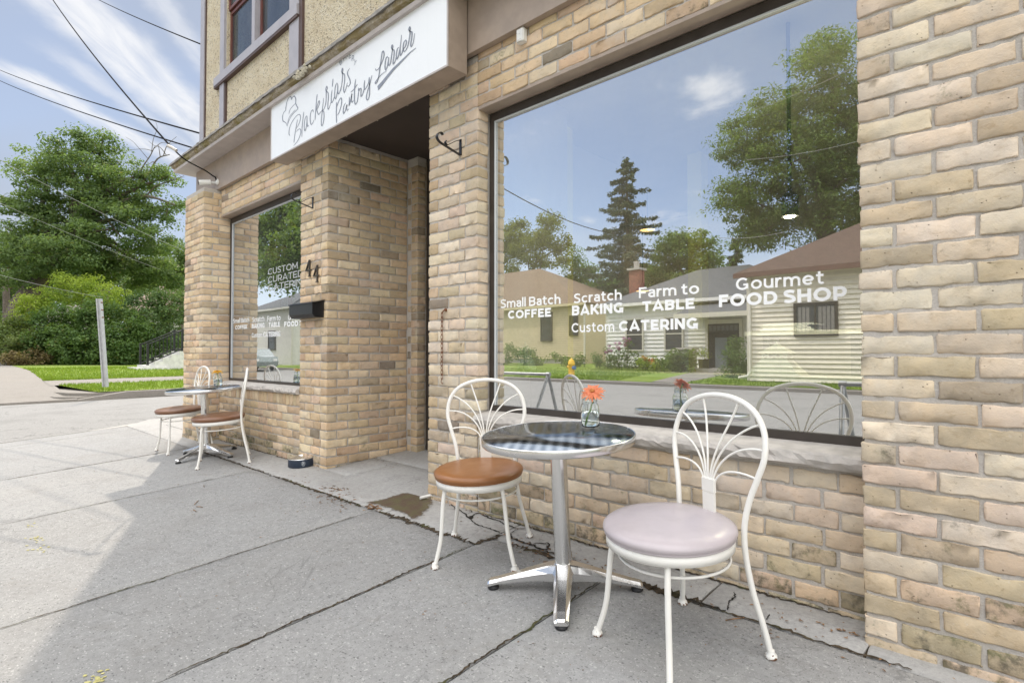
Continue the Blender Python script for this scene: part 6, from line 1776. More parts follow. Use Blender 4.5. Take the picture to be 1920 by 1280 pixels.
def lap_wall(mb, x0, x1, y, z0, z1, lap=.115, axis='x', out=1):
    """Lapped boards on a wall facing +y (axis x) or +x (axis y)."""
    n = int((z1 - z0) / lap)
    for i in range(n + 1):
        a = z0 + i * lap; c = min(z1, a + lap)
        if c - a < .01: break
        if axis == 'x': mb.prism([(y - .10, a), (y + .05, a), (y + .0, c), (y - .10, c)], 'x', x0, x1)
        else: mb.prism([(y - .10, a), (y + .016, a), (y + .0, c), (y - .10, c)], 'y', x0, x1)
def hip_house(label, x0, x1, yf, yb, zb, ze, zr, wall, roofm, lap=.115, eave=.35, ridge=None):
    t = tag(empty('bungalow'), label, 'house', 'houses across the main street')
    m = MB(); lap_wall(m, x0, x1, yf, zb, ze, lap); m.box(x0 + .02, x1 - .02, yb, yf - .11, zb - .6, ze)
    if True:
        n = int((ze - zb) / lap)
        for i in range(n + 1):
            a = zb + i * lap; c = min(ze, a + lap)
            if c - a < .01: break
            for xx, sg in ((x1, 1), (x0, -1)): m.add([(xx + sg * .016, yb, a), (xx + sg * .016, yf - .11, a), (xx, yf - .11, c), (xx, yb, c), (xx - sg * .02, yb, a), (xx - sg * .02, yf - .11, a)], [(0, 1, 2, 3), (0, 4, 5, 1)])
    m.build('wall', wall, t)
    MB().box(x0 + .03, x1 - .03, yf - .12, yf - .05, zb - .6, zb - .002).build('foundation', KERBC, t)
    m = MB()
    for xx in (x0, x1): m.box(xx - .06, xx + .06, yf - .02, yf + .035, zb, ze)
    m.build('corner_board', TRIMW, t)
    e = eave; hw = (yf - yb) / 2 + e
    rx0, rx1 = ridge if ridge else (x0 + hw - e, x1 - hw + e)
    ym = (yf + yb) / 2
    m = MB(); R_ = [(x0 - e, yf + e, ze), (x1 + e, yf + e, ze), (x1 + e, yb - e, ze), (x0 - e, yb - e, ze), (rx0, ym, zr), (rx1, ym, zr)]
    m.add(R_ + [(p[0], p[1], p[2] + .06) for p in R_], [(6, 7, 11, 10), (7, 8, 11), (8, 9, 10, 11), (9, 6, 10), (3, 2, 1, 0), (0, 1, 7, 6), (1, 2, 8, 7), (2, 3, 9, 8), (3, 0, 6, 9)])
    m.build('roof', roofm, t)
    m = MB(); m.box(x0 - e, x1 + e, yf + e, yf + e + .09, ze - .11, ze + .04); m.build('gutter', wall if wall is not SID_CREAM else plain('brown_gutter', (.16, .09, .07), .5), t)
    return t
def house_window(t, x0, x1, z0, z1, y, framem, split=None):
    m = MB(); f = .07
    m.box(x0 - f, x0, y, y + .10, z0 - f, z1 + f); m.box(x1, x1 + f, y, y + .10, z0 - f, z1 + f); m.box(x0, x1, y, y + .10, z0 - f, z0); m.box(x0, x1, y, y + .10, z1, z1 + f)
    if split == 'h': m.box(x0, x1, y + .005, y + .09, (z0 + z1) / 2 - .025, (z0 + z1) / 2 + .025)
    if split == 'v': m.box((x0 + x1) / 2 - .02, (x0 + x1) / 2 + .02, y + .005, y + .09, z0, z1)
    w_ = m.build('window', framem, t)
    MB().box(x0, x1, y + .03, y + .062, z0, z1).build('pane', plain('dim_window_glass', (.05, .055, .06), .08, 0, .3, 2, .0, .0), w_)
    return w_
h1 = hip_house('cream lap sided bungalow with a brown hip roof mirrored beside the brick pillar', -6.86, 3.2, -16.24, -24.2, .14, 3.66, 6.1, SID_CREAM, SH_BROWN, .15)
w1_ = house_window(h1, -5.36, -4.27, 1.66, 2.56, -16.225, DARKFRAME, 'v')
m = MB()
for k in range(9):
    if k not in (3, 4): m.box(-5.30 + k * .115, -5.21 + k * .115, -16.165, -16.155, 1.72, 2.50)
m.build('curtain', plain('grey_curtain', (.22, .21, .20), .9), w1_)
m = MB(); m.tube([(-6.80, -16.18, 3.6), (-6.80, -16.16, .45), (-6.86, -16.10, .30), (-7.12, -15.95, .24)], .045, 8); m.build('downspout', TRIMW, h1)
h2 = hip_house('white sided bungalow with slate grey hip roof and dark doorway mirrored in the large window', -16.06, -6.6, -21.74, -29.6, .40, 3.50, 5.45, SID_WHITE, SH_GREY, .19, ridge=(-12.9, -10.2))
house_window(h2, -14.82, -13.95, 1.24, 2.72, -21.72, TRIMW, 'h'); house_window(h2, -12.70, -11.88, 1.24, 2.72, -21.72, TRIMW, 'h')
m = MB(); m.box(-10.72, -10.60, -21.72, -21.58, .40, 2.55); m.box(-9.20, -9.08, -21.72, -21.58, .40, 2.55); m.box(-10.60, -9.20, -21.72, -21.58, 2.36, 2.55)
dd = m.build('door', TRIMW, h2)
MB().box(-10.60, -9.20, -21.72, -21.62, .40, 2.36).build('dark_opening', plain('dark_hallway', (.018, .016, .014), .8), dd)
MB().box(-10.25, -9.72, -21.60, -21.55, .40, 1.75).build('door_leaf', plain('grey_door_leaf', (.20, .23, .25), .5), dd)
m = MB()
for k in range(7): m.box(-10.55 + k * .19, -10.42 + k * .19, -21.615, -21.605, 2.05, 2.28)
m.build('transom_light', plain('transom_glass', (.10, .10, .10), .2), dd)
m = MB(); m.add([(-11.5, -20.2, 2.78), (-6.6, -20.2, 2.78), (-6.6, -21.75, 3.36), (-11.1, -21.75, 3.36), (-11.5, -20.2, 2.70), (-6.6, -20.2, 2.70), (-6.6, -21.75, 2.70), (-11.1, -21.75, 2.70)], [(0, 1, 2, 3), (4, 7, 6, 5), (0, 4, 5, 1), (1, 5, 6, 2), (2, 6, 7, 3), (3, 7, 4, 0)]); m.build('porch_roof', SH_GREY, h2)
MB().box(-11.52, -6.6, -20.195, -20.12, 2.58, 2.78).build('porch_fascia', TRIMW, h2)
MB().box(-11.1, -6.7, -21.7, -20.1, .2, .40).build('porch_floor', KERBC, h2)
REDBR = plain('red_chimney_brick', (.27, .10, .07), .9, 0, .35, 14, .8, .02)
ch = MB().box(-15.85, -15.25, -24.2, -23.6, 3.6, 5.55).build('chimney', REDBR, h2)
MB().box(-15.94, -15.16, -24.29, -23.51, 5.55, 5.66).box(-15.66, -15.44, -24.0, -23.78, 5.66, 6.05).build('cap', KERBC, ch)
h3 = hip_house('tan house with a broad tan brown roof mirrored at the edge of the large window', -36, -19.6, -24.7, -33, .72, 4.05, 7.3, SID_TAN, SH_RUST, .14, ridge=(-36.5, -26.6))
house_window(h3, -22.9, -22.1, 1.9, 3.6, -24.68, DARKFRAME); house_window(h3, -20.6, -20.1, 2.2, 3.3, -24.68, DARKFRAME)

# stone gate pillar, planter, garden plants
t = tag(empty('stone_pillar'), 'short squared stone porch pillar mirrored in front of the white bungalow', 'pillar')
MB().box(-11.25, -10.62, -20.5, -19.95, .2, 1.20, bev=.02).build('shaft', STONE, t); MB().box(-11.32, -10.55, -20.57, -19.88, 1.203, 1.30, bev=.015).build('cap', STONE, t)
t = tag(empty('planter'), 'black planter with a fern mirrored by the dark doorway', 'planter')
MB().prism([(-10.55, .41), (-10.15, .41), (-10.10, .80), (-10.60, .80)], 'y', -20.95, -20.55).build('pot', BLACK, t)
V, C = clump_leaves(np.array([(-10.35, -20.75, .95), (-10.4, -20.7, 1.1)]), [.3, .25], 70, .16, 3, .9, .2); quad_mesh('foliage', V, C, LF_LIME, t)
GP = 'garden plants in front of the bungalows'
def mplant(name, label, items, mat, per=60, ls=.13, crad=.28, seed=1, cat='plant', flower=None):
    r = np.random.default_rng(seed); t = tag(empty(name), label, cat, GP); cen = []
    for (x, y, h, w_) in items:
        for _ in range(int(6 + 14 * w_ * h)): cen.append((x + r.normal(0, w_ * .4), y + r.normal(0, w_ * .25), ho(y) + .08 + r.random() * h))
    V, C = clump_leaves(np.array(cen), [crad] * len(cen), per * .5, ls, seed + 3, .8, .4); quad_mesh('foliage', V, C, mat, t)
    m = MB()
    for (x, y, h, w_) in items: limb(m, (x, y, ho(y) - .02), (x, y, ho(y) + h), .02, .008, r, .03, 5)
    m.build('stem', plain('plant_stem', (.10, .14, .05), .7), t)
    if flower:
        cen = np.array([(x + r.normal(0, .18), y + r.normal(0, .1), ho(y) + h + r.uniform(-.1, .25)) for (x, y, h, w_) in items for _ in range(5)]); V, C = clump_leaves(cen, [.10] * len(cen), 26, .07, seed + 5, 1, .8); quad_mesh('flowers', V, C, flower, t)
    return t
PHLOX = mat_leaf('phlox_petals', (.30, .08, .26), (.48, .16, .42), .3); ORNG = mat_leaf('orange_petals', (.55, .18, .03), (.6, .28, .05), .3)
mplant('phlox', 'tall pink purple phlox mirrored under the first window of the white bungalow', [(-14.6, -20.6, 1.1, .5), (-14.1, -20.5, 1.3, .45), (-15.2, -20.7, .9, .5)], LF_HEDGE, 60, .12, .26, 51, flower=PHLOX)
mplant('hosta', 'low yellow green hosta mound with orange blooms mirrored before the white bungalow', [(-12.9, -20.1, .45, .6), (-12.3, -20.0, .40, .5)], LF_LIME, 70, .16, .26, 52, flower=ORNG)
mplant('ornamental_grass', 'feathery grass clump mirrored at the foot of the stone pillar', [(-11.3, -19.6, .75, .5), (-10.7, -19.6, .70, .5)], LF_ASH, 90, .2, .3, 53)
mplant('corner_shrub', 'dense dark shrub mirrored at the corner of the cream bungalow', [(-7.7, -17.6, 1.3, .6), (-7.4, -17.2, 1.0, .5), (-8.0, -17.8, .9, .5)], LF_HEDGE, 110, .1, .3, 54)
mplant('leafy_shrub', 'tall leafy weeds mirrored in front of the tan house', [(-22.5, -22.5, 1.0, .8), (-21.4, -22.4, .7, .7), (-24, -22.6, 1.2, .9), (-19.5, -22.3, .6, .6), (-18.2, -21.9, .6, .7)], LF_ASH, 70, .15, .32, 55)
mplant('low_plants', 'row of dark low plants mirrored along the wall of the white bungalow', [(-15.9, -20.6, .6, .5), (-13.5, -20.6, .55, .5), (-11.9, -20.5, .6, .4)], LF_HEDGE, 60, .12, .26, 56)
# fire hydrant
t = tag(empty('fire_hydrant', (-13.28, -14.95, .07)), 'yellow fire hydrant with a blue outlet cap mirrored on the lawn across the street', 'hydrant')
HY = plain('hydrant_yellow', (0.72, 0.42, 0.02), .4, 0, .06, 20); HB = plain('hydrant_blue', (.05, .16, .42), .4)
MB().lathe([(.17, 0), (.17, .04), (.125, .06), (.12, .52), (.145, .54), (.145, .58), (.13, .60), (.12, .68), (.07, .745), (.03, .76), (.03, .80), (0, .80)], n=24).build('barrel', HY, t)
MB().tube([(.10, .02, .42), (.20, .04, .42)], .075, 14).build('outlet_cap', HB, t); MB().tube([(-.10, 0, .45), (-.19, 0, .45)], .05, 12).tube([(0, -.1, .45), (0, -.19, .45)], .05, 12).build('side_outlet', HY, t)

# trees mirrored in the large window
TG = 'trees across the main street'
def conifer(name, label, base, h, rmax, seed, mat, group, zmin=1.2):
    r = np.random.default_rng(seed); t = tag(empty(name), label, 'tree', group); base = np.array(base, float)
    VV, CC = [], []; m = MB(); m.tube([base, base + np.array([.1, 0, h * .5]), base + np.array([0, 0, h])], [h * .018, h * .011, .015], 8)
    z = zmin
    while z < h - .1:
        f = 1 - z / h; L0 = rmax * (f ** .85) + .18; nb = int(6 + 6 * f)
        for k in range(nb):
            a = r.uniform(0, 2 * pi); L = L0 * r.uniform(.45, 1.25); zz = z + r.uniform(-.25, .25)
            d = np.array([cos(a), sin(a), 0]); s = np.linspace(0, 1, 7)
            P = base + np.outer(s * L, d) + np.stack([0 * s, 0 * s, zz + L * (.16 * s - .42 * s ** 2 + .22 * s ** 4)], 1)
            m.tube(list(P[::2]), [.03 * f + .012, .02 * f + .008, .012, .006][:len(P[::2])], 4)
            n = int(22 + 60 * L); si = r.random(n) ** .7; Q = np.stack([np.interp(si, s, P[:, i]) for i in range(3)], 1)
            side = np.array([-d[1], d[0], 0]); spread = (.10 + .26 * L * .5 * np.minimum(1, 1.25 - si))[:, None]
            Q = Q + side * r.normal(0, 1, (n, 1)) * spread * .6 + np.array([0, 0, 1]) * (r.normal(-.07, .07, (n, 1)))
            nm = r.normal(0, .5, (n, 3)) + np.array([0, 0, .8]); nm /= np.linalg.norm(nm, axis=1, keepdims=True)
            VV.append(leaf_quads(Q, nm, .26, r, .34, .3)); CC.append(leaf_cols(n, r, r.uniform(.2, .7)))
        z += r.uniform(.55, .95) * (.55 + .55 * f)
    quad_mesh('crown', np.concatenate(VV), np.concatenate(CC), mat, t); m.build('trunk', BARK, t); return t
conifer('spruce_tree', 'tall dark spruce mirrored behind the white bungalow', (-22.1, -33.7, .7), 15.2, 5.6, 61, LF_SPRUCE, TG, 2.0)
conifer('spruce_tree', 'thin distant spruce mirrored between the roofs of the white and cream bungalows', (mir(1380, 500, 40)[0], -39.7, .9), 9.0, 1.9, 62, LF_SPRUCE, TG, 1.0)
Y1 = 26
B1 = [MBL(1540, 120, 60, 45, Y1), MBL(1470, 210, 75, 50, Y1), MBL(1580, 220, 80, 70, Y1 + 1), MBL(1400, 270, 55, 45, Y1), MBL(1500, 300, 90, 60, Y1), MBL(1600, 330, 80, 70, Y1), MBL(1395, 370, 60, 45, Y1), MBL(1480, 400, 80, 45, Y1 + 1), MBL(1420, 440, 50, 32, Y1), MBL(1570, 420, 80, 50, Y1 + 1), MBL(1680, 200, 90, 90, Y1 + 1), MBL(1700, 360, 90, 90, Y1)]
b0 = mir(1560, 600, Y1 + 1); b0[2] = .5
broadleaf('ash_tree', 'very large feathery green tree mirrored above the cream bungalow roof', b0, [b0, b0 + np.array([.2, 0, 3]), mir(1545, 400, Y1 + 1)], .5, B1, 640, 125, .80, .20, LF_ASH, 63, TG, flat=.5, aspect=.34)
Y2 = 33
b0 = mir(1290, 620, Y2); b0[2] = .8
broadleaf('maple_tree', 'round mid green tree mirrored behind the ridge of the white bungalow', b0, [b0, b0 + np.array([0, 0, 3]), mir(1285, 520, Y2)], .3, [MBL(1260, 470, 36, 36, Y2), MBL(1305, 465, 40, 34, Y2), MBL(1335, 505, 26, 28, Y2), MBL(1240, 520, 40, 38, Y2), MBL(1290, 525, 45, 36, Y2)], 190, 75, .75, .2, LF_MAPLE, 64, TG)
Y3 = 38
b0 = mir(1000, 620, Y3); b0[2] = .9
broadleaf('lime_tree', 'pale yellow green tree mirrored over the tan house roof', b0, [b0, b0 + np.array([0, 0, 3]), mir(1000, 500, Y3)], .3, [MBL(975, 445, 40, 34, Y3), MBL(1025, 430, 34, 28, Y3), MBL(1005, 475, 48, 34, Y3), MBL(950, 480, 36, 36, Y3), MBL(1050, 470, 22, 30, Y3)], 170, 70, .9, .25, LF_GOLD, 65, TG)
Y4 = 42
b0 = mir(1085, 620, Y4); b0[2] = 1.
broadleaf('maple_tree', 'dark green tree mirrored between the tan house and the tall spruce', b0, [b0, b0 + np.array([0, 0, 3]), mir(1085, 530, Y4)], .3, [MBL(1075, 500, 22, 36, Y4), MBL(1100, 535, 32, 34, Y4), MBL(1130, 545, 32, 30, Y4), MBL(1070, 550, 30, 30, Y4), MBL(1160, 545, 34, 32, Y4)], 150, 75, .95, .26, LF_HEDGE, 66, TG)
b0 = mir(1215, 620, 36); b0[2] = 1.
broadleaf('maple_tree', 'low dark tree mirrored behind the chimney of the white bungalow', b0, [b0, b0 + np.array([0, 0, 2.5]), mir(1215, 540, 36)], .25, [MBL(1210, 520, 36, 30, 36), MBL(1235, 545, 34, 26, 36), MBL(1180, 545, 26, 26, 36)], 90, 75, .8, .24, LF_HEDGE, 67, TG)
# mirrored in the smaller window: leafy tree, white house, parked car
B5 = [MBL(530, 400, 45, 40, 14), MBL(500, 450, 45, 45, 14), MBL(560, 460, 50, 50, 14), MBL(540, 510, 55, 40, 14), MBL(470, 500, 40, 40, 14.5), MBL(600, 420, 50, 50, 14)]
b0 = np.array(mir(620, 640, 14)); b0[2] = .2
broadleaf('street_tree', 'leafy street tree mirrored in the smaller window above the house number', b0, [b0, b0 + np.array([0, 0, 3]), np.array(mir(600, 500, 14))], .4, B5, 260, 70, 1.0, .24, LF_ASH, 68, TG)
h4 = hip_house('plain white house mirrored small in the smaller window', -50, -41.5, -17, -26, .1, 4.6, 7, WHITEW, SH_GREY, .15)
house_window(h4, -45.5, -44.3, 1.4, 2.8, -16.98, DARKFRAME, 'h')
def car(label, x, y, z):
    t = tag(empty('parked_car', (x, y, z)), label, 'car')
    PAINT = plain('silver_green_car_paint', (.22, .26, .25), .25, .4, .03, 10, .02, .001, .5, 1.0)
    def ring(prof, y_, s_): return [(px_ * 1.0, y_, pz) for px_, pz in prof]
    side = [(-2.1, .32), (-2.15, .62), (-2.05, .85), (-1.35, .95), (-.75, 1.40), (.75, 1.43), (1.55, .98), (2.05, .92), (2.15, .60), (2.1, .32)]
    m = MB(); ys_ = [(-.86, .93), (-.78, 1), (.78, 1), (.86, .93)]; vs = []
    for yy, sc in ys_: vs += [(p[0] * sc, yy, .32 + (p[1] - .32) * sc) for p in side]
    k = len(side); fs = [(i * k + j, i * k + (j + 1) % k, (i + 1) * k + (j + 1) % k, (i + 1) * k + j) for i in range(3) for j in range(k)] + [tuple(range(k)), tuple(range(3 * k, 4 * k))]
    m.add(vs, fs); m.build('body', PAINT, t)
    m = MB()
    for sg in (-1, 1):
        m.prism([(-1.15, .98), (-.70, 1.33), (-.05, 1.36), (-.05, .98)], 'y', sg * .865, sg * .872); m.prism([(.03, .98), (.03, 1.36), (.70, 1.35), (1.30, 1.0)], 'y', sg * .865, sg * .872)
    m.build('side_window', plain('car_glass', (.03, .035, .04), .06), t)
    for wx_ in (-1.35, 1.35):
        for sg in (-1, 1):
            wh = MB().lathe([(0, -.10), (.31, -.10), (.335, -.06), (.335, .06), (.31, .10), (0, .10)], (wx_, sg * .78, .335), 24, axis='y').build('wheel', RUBBER, t)
            MB().lathe([(0, sg * .103), (.20, sg * .103), (.21, sg * .098)], (wx_, sg * .78, .335), 18, axis='y').build('rim', STEEL, wh)
    m = MB(); m.box(2.06, 2.16, -.7, -.45, .66, .78); m.build('headlight', WHITEPAINT, t); m = MB(); m.box(2.06, 2.16, .45, .7, .66, .78); m.build('headlight', WHITEPAINT, t)
    return t
car('silver green car parked at the kerb mirrored in the smaller window', -37.5, -12.4, az_(-12.4))
# cables mirrored in the large window
cable('black cable mirrored across the sky of the large window towards the spruce', mir(930, 345, 12), mir(1165, 440, 24), .35, .02, CABLE)
for p, q in (((1390, 215), (1620, 118)), ((1400, 300), (1620, 262)), ((1345, 445), (1470, 435))):
    cable('thin service cable mirrored across the large feathery tree' if p[0] > 1350 else 'thin cable mirrored below the feathery tree beside its neighbour spruce', mir(*p, 18), mir(*q, 16), .1, .008, CABLEG)

# ================================================================ INSIDE THE SHOP (dimly visible through the glass)
# mustard partition just behind the left end of the large window
xa, xb_ = -3.09, wy(1064, 500, 1.25)[0]
MB().box(xa, xb_, 1.25, 1.33, .105, 3.0).build('partition', YELLOW, shop)
col0 = wy(1290, 500, 2.6); col1 = wy(1316, 500, 2.6)
MB().box(col0[0], col1[0], 2.6, 2.75, .105, 3.0).build('column', YELLOW, shop)
WARM = mat_emit('warm_bulb', (1.0, .55, .18), 4.5); SHADE = plain('pendant_shade', (.30, .28, .26), .5)
for i, (px_, py, Yi, lab) in enumerate(((1124, 394, 2.9, 'lit pendant lamp highest and nearest the partition'), (1137, 446, 4.3, 'lit pendant lamp seen lowest against the spruce'), (1214, 432, 3.6, 'lit pendant lamp on the far side of the spruce top'),
                               (1205, 546, 4.4, 'lit pendant lamp glowing behind the words about the farm'), (1082, 598, 4.6, 'lit pendant lamp low behind the words about baking'))):
    c = wy(px_, py, Yi)
    t = tag(empty('pendant_lamp'), lab + ' inside the shop', 'lamp', 'pendant lamps inside the shop'); s_ = .11
    MB().lathe([(.018, .12), (.03, .10), (.06, .07), (s_, .0), (s_ - .006, .0), (.055, .062), (0, .085)], tuple(c), 24).build('lamp_shade', SHADE, t)
    MB().lathe([(0, -.004), (s_ * .8, .004), (s_ * .55, .05), (0, .06)], tuple(c), 18).build('bulb', WARM, t)
    MB().tube([(c[0], c[1], c[2] + .11), (c[0], c[1], 3.003)], .005, 6).build('cord', BLACK, t)
    ld = bpy.data.lights.new('pendant_light', 'POINT'); ld.energy = 2.6; ld.color = (1, .80, .58); ld.shadow_soft_size = .08; lo = bpy.data.objects.new('pendant_light', ld); COL.objects.link(lo); lo.parent = t; lo.location = (c[0], c[1], c[2] - .10)
c = wy(1481, 406, .95)
t = tag(empty('spot_lamp'), 'bright warm ceiling spot lamp shining inside the large window', 'lamp')
MB().lathe([(.045, .0), (.05, .11), (.03, .14), (0, .145)], tuple(c), 20).build('lamp_shade', BLACK, t)
MB().lathe([(0, .012), (.042, .012)], tuple(c), 18).lathe([(0, -.012), (.03, -.004), (.04, .010)], tuple(c), 18).build('bulb', mat_emit('spot_bulb', (1.0, .72, .38), 60.0), t)
ld = bpy.data.lights.new('spot_light', 'POINT'); ld.energy = 40; ld.color = (1, .82, .55); ld.shadow_soft_size = .06; lo = bpy.data.objects.new('spot_light', ld); COL.objects.link(lo); lo.parent = t; lo.location = (c[0], c[1], c[2] - .07)
MB().tube([(c[0], c[1], c[2] + .14), (c[0], c[1], 3.003)], .012, 8).build('stem', BLACK, t)
# things hanging on the partition
def at_part(px_, py, y=1.235): return wy(px_, py, y)
GLW = plain('pale_beads', (.78, .78, .62), .4); TEAL = plain('teal_beads', (.03, .20, .22), .3); WINE = plain('dried_flowers', (.16, .05, .07), .9); TAGW = plain('paper_tag', (.8, .85, .82), .8)
t = tag(empty('bead_necklace'), 'pale bead necklace hanging on the mustard partition', 'necklace')
for k, (rx, rz) in enumerate(((.030, .105), (.020, .075))):
    c = at_part(1034, 444); m = MB()
    for a in np.linspace(0, 2 * pi, 40 - k * 8, endpoint=False):
        q = np.array([c[0] + rx * sin(a) * (1 - .45 * cos(a)), 1.236, c[2] + .02 + rz * cos(a)]); m.lathe([(0, -.006), (.0055, 0), (0, .006)], tuple(q), 6)
    m.build('beads', GLW, t)
t = tag(empty('teal_tassel'), 'teal beaded tassel with a pale paper tag on the mustard partition', 'ornament')
c = at_part(994, 458); m = MB()
r0 = np.random.default_rng(4)
for _ in range(40): q = np.array([c[0] + r0.normal(0, .022), 1.232 + r0.normal(0, .006), c[2] + r0.normal(0, .022)]); m.lathe([(0, -.009), (.009, 0), (0, .009)], tuple(q), 6)
m.tube([(c[0], 1.236, c[2]), (c[0] + .004, 1.236, c[2] - .17)], .013, 8); m.build('tassel', TEAL, t)
MB().box(c[0] + .018, c[0] + .055, 1.228, 1.230, c[2] - .13, c[2] - .04).build('paper_tag', TAGW, t)
t = tag(empty('twig_wreath'), 'small dark twig wreath with a pale tag on the mustard partition', 'wreath')
c = at_part(1040, 511); m = MB()
for _ in range(60):
    a = r0.uniform(0, 2 * pi); rr = .058 + r0.normal(0, .007); q = np.array([c[0] + rr * cos(a), 1.236 + r0.normal(0, .005), c[2] + rr * sin(a)]); m.tube([q, q + np.array([-sin(a), 0, cos(a)]) * .03 + r0.normal(0, .006, 3)], .0035, 5)
m.build('twigs', WINE, t); MB().lathe([(0, 0), (.028, .001), (.03, .004), (0, .005)], (c[0], 1.228, c[2] + .065), 16, axis='y').build('paper_tag', TAGW, t)
t = tag(empty('paper_card'), 'white folded card on the mustard partition above the small batch lettering', 'card'); c = at_part(1003, 548)
MB().add([(c[0] - .035, 1.243, c[2] - .06), (c[0] + .02, 1.235, c[2] - .065), (c[0] + .03, 1.235, c[2] + .04), (c[0] - .02, 1.243, c[2] + .045), (c[0] - .035, 1.248, c[2] - .06), (c[0] + .02, 1.240, c[2] - .065), (c[0] + .03, 1.240, c[2] + .04), (c[0] - .02, 1.248, c[2] + .045)], [(0, 1, 2, 3), (4, 7, 6, 5), (0, 4, 5, 1), (1, 5, 6, 2), (2, 6, 7, 3), (3, 7, 4, 0)]).build('card', TAGW, t)
# window display ledge with lattice lanterns
LZ = wy(1455, 704, .42)[2]
t = tag(empty('display_ledge'), 'pale display ledge inside the large window', 'shelf')
m = MB(); m.box(-2.60, -.5, .36, .62, LZ - .022, LZ); m.build('ledge_board', plain('pale_ledge', (.45, .43, .38), .6), t)
m = MB(); m.box(-2.60, -.5, .44, .60, .105, LZ - .023); m.build('ledge_front', plain('dark_ledge_panel', (.10, .09, .08), .8), t)  # dark panel below the ledge board
def lantern(px_, py, top_py, wpx, mat, label):
    b_ = wy(px_, py, .45); tp = wy(px_, top_py, .45)[2]; hw = wpx * (CAM[1] * -1 + .45) / FPX * .62
    t = tag(empty('lattice_lantern'), label, 'lantern', 'lattice lanterns on the display ledge'); H_ = tp - LZ; m = MB()
    h1_, h2_ = LZ + H_ * .50, LZ + H_ * .66; w0, w1 = hw, hw * .45
    m.add([(b_[0] - w0, .45 - w0 * .7, LZ + .001), (b_[0] + w0, .45 - w0 * .7, LZ + .001), (b_[0] + w0, .45 + w0 * .7, LZ + .001), (b_[0] - w0, .45 + w0 * .7, LZ + .001), (b_[0] - w1, .45 - w1 * .7, h1_), (b_[0] + w1, .45 - w1 * .7, h1_), (b_[0] + w1, .45 + w1 * .7, h1_), (b_[0] - w1, .45 + w1 * .7, h1_)],
          [(0, 3, 2, 1), (4, 5, 6, 7), (0, 1, 5, 4), (1, 2, 6, 5), (2, 3, 7, 6), (3, 0, 4, 7)]); m.build('skirt', mat, t)
    m = MB()
    for k in range(3):
        a = b_[0] - w1 + k * w1 * 2 / 3; c_ = a + w1 * 2 / 3
        m.tube([(a, .45 - w1 * .7, h1_), (c_, .45 - w1 * .7, h2_)], .004, 5); m.tube([(c_, .45 - w1 * .7, h1_), (a, .45 - w1 * .7, h2_)], .004, 5)
    for sx in (-1, 1):
        for sy in (-1, 1): m.tube([(b_[0] + sx * w1, .45 + sy * w1 * .7, h1_), (b_[0] + sx * w1, .45 + sy * w1 * .7, h2_)], .005, 5)
    m.build('lattice', mat, t)
    m = MB(); w2 = w1 * 1.35
    m.add([(b_[0] - w2, .45 - w2 * .7, h2_), (b_[0] + w2, .45 - w2 * .7, h2_), (b_[0] + w2, .45 + w2 * .7, h2_), (b_[0] - w2, .45 + w2 * .7, h2_), (b_[0], .45, LZ + H_ * .95)], [(0, 1, 4), (1, 2, 4), (2, 3, 4), (3, 0, 4), (3, 2, 1, 0)]); m.tube([(b_[0], .45, LZ + H_ * .93), (b_[0], .45, LZ + H_)], .006, 6); m.build('lid', mat, t)
lantern(985, 688, 640, 40, plain('silver_card', (.50, .55, .58), .4), 'silver lattice lantern on the display ledge at the partition end of the large window')
lantern(1457, 705, 640, 72, plain('white_card', (.75, .73, .66), .6), 'white lattice lantern on the display ledge under the food shop lettering')
t = tag(empty('napkin_stack'), 'stack of white napkins on a shelf behind the large window', 'napkins'); a = wy(1425, 621, 1.5); c = wy(1526, 610, 1.5)
for k in range(4): MB().box(a[0] + .02 * (k % 2), c[0] - .02 * (k % 3), 1.5, 1.75, a[2] + k * .013, a[2] + .011 + k * .013).build('napkin_pile', plain('napkin_white', (.80, .82, .85), .8), t)
s_ = tag(empty('wall_shelf'), 'narrow white shelf carrying the napkins inside the shop', 'shelf'); MB().box(a[0] - .1, c[0] + .35, 1.48, 1.8, a[2] - .03, a[2] - .001).build('shelf_board', PLASTIC, s_); MB().box(a[0], a[0] + .05, 1.55, 1.75, .105, a[2] - .031).box(c[0] + .2, c[0] + .25, 1.55, 1.75, .105, a[2] - .031).build('shelf_support', BLACK, s_)
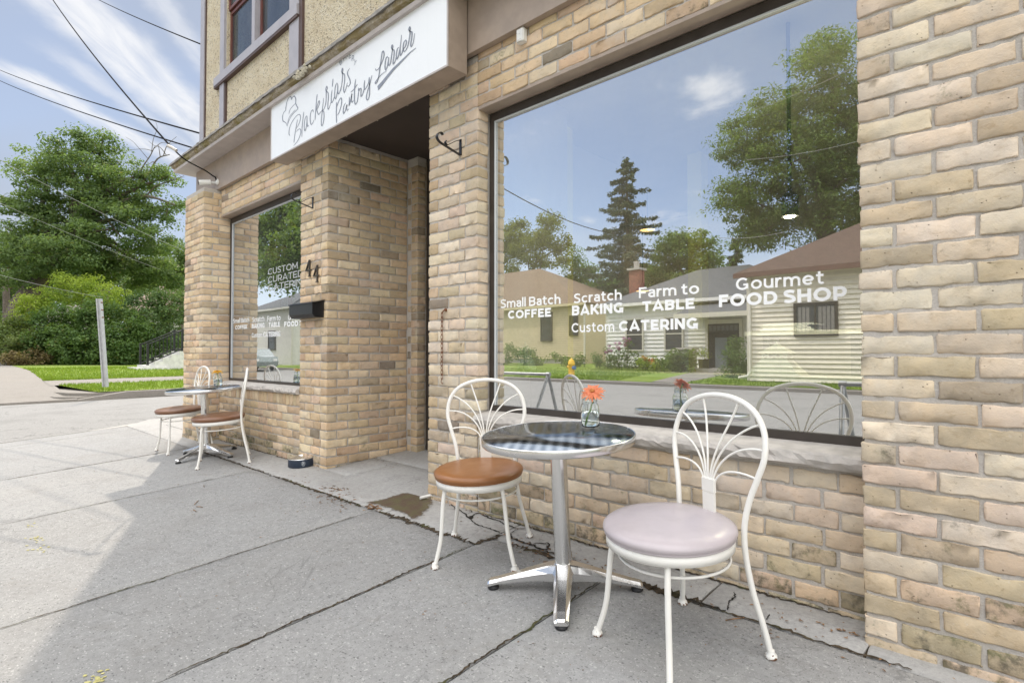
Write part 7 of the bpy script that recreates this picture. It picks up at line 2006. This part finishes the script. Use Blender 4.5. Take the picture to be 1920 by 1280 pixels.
# menu board and striped valance behind the smaller window
Yb = .50; a = wy(497, 546, Yb); zt = wy(520, 470, Yb)[2]
t = tag(empty('menu_board'), 'black menu board with pale catering words hanging inside the smaller window', 'board')
MB().box(a[0], a[0] + 1.35, Yb, Yb + .03, a[2], zt + .25).build('board', plain('chalkboard_green_black', (.018, .03, .022), .5), t)
PALEV = plain('grey_vinyl', (.50, .52, .50), .6, 0, .02, 30, 0)
for w_, l, cp in (('CUSTOM', (502.5, 515.5), 11.5), ('CURATED', (502.5, 530.6), 11.5), ('CATERING', (502.5, 545.4), 11.5)):
    fit_text('lettering', w_, l, (l[0] + 2, l[1] - .2), cp, YT, PALEV, win_small, .135, 'grey lettering ' + w_, .117 * len(w_))
MB().box(a[0] + .3, a[0] + .32, Yb + .01, Yb + .02, zt + .25, 3.0).box(a[0] + 1.0, a[0] + 1.02, Yb + .01, Yb + .02, zt + .25, 3.0).build('hanging_strap', BLACK, t)
c = wy(517, 466, Yb - .01); m = MB(); r0 = np.random.default_rng(9)
for _ in range(26): m.lathe([(0, -.05), (.05, -.02), (.05, .02), (0, .05)], (c[0] + r0.normal(0, .10), Yb - .012 + r0.normal(0, .003), c[2] + r0.normal(0, .06)), 8)
o = m.build('rosette', plain('red_paper', (.40, .07, .04), .8), None); tag(o, 'red paper rosette pinned to the menu board in the smaller window', 'rosette')
t = tag(empty('striped_valance'), 'scalloped red and white valance of a toy market stall inside the smaller window', 'valance')
a = wy(487, 563, .9); REDC = plain('valance_red', (.36, .06, .05), .8); WHC = plain('valance_white', (.74, .78, .78), .8)
for k in range(12):
    x = a[0] + k * .13; m = MB(); pr_ = [(x, a[2] + .02), (x + .128, a[2] + .02)] + [(x + .064 + .064 * cos(q), a[2] - .12 - .07 * sin(q)) for q in np.linspace(0, pi, 9)]; m.prism([(p[0], p[1]) for p in pr_], 'y', .9, .91); m.build('stripe', REDC if k % 3 == 1 else WHC, t)
MB().box(a[0], a[0] + 1.56, .89, 1.2, a[2] + .021, a[2] + .05).build('valance_rail', WHC, t); MB().box(a[0] + .05, a[0] + .09, 1.0, 1.04, .105, a[2] + .02).box(a[0] + 1.45, a[0] + 1.49, 1.0, 1.04, .105, a[2] + .02).build('valance_post', BLACK, t)

# ---------------------------------------------------------------- done
bpy.context.view_layer.update()
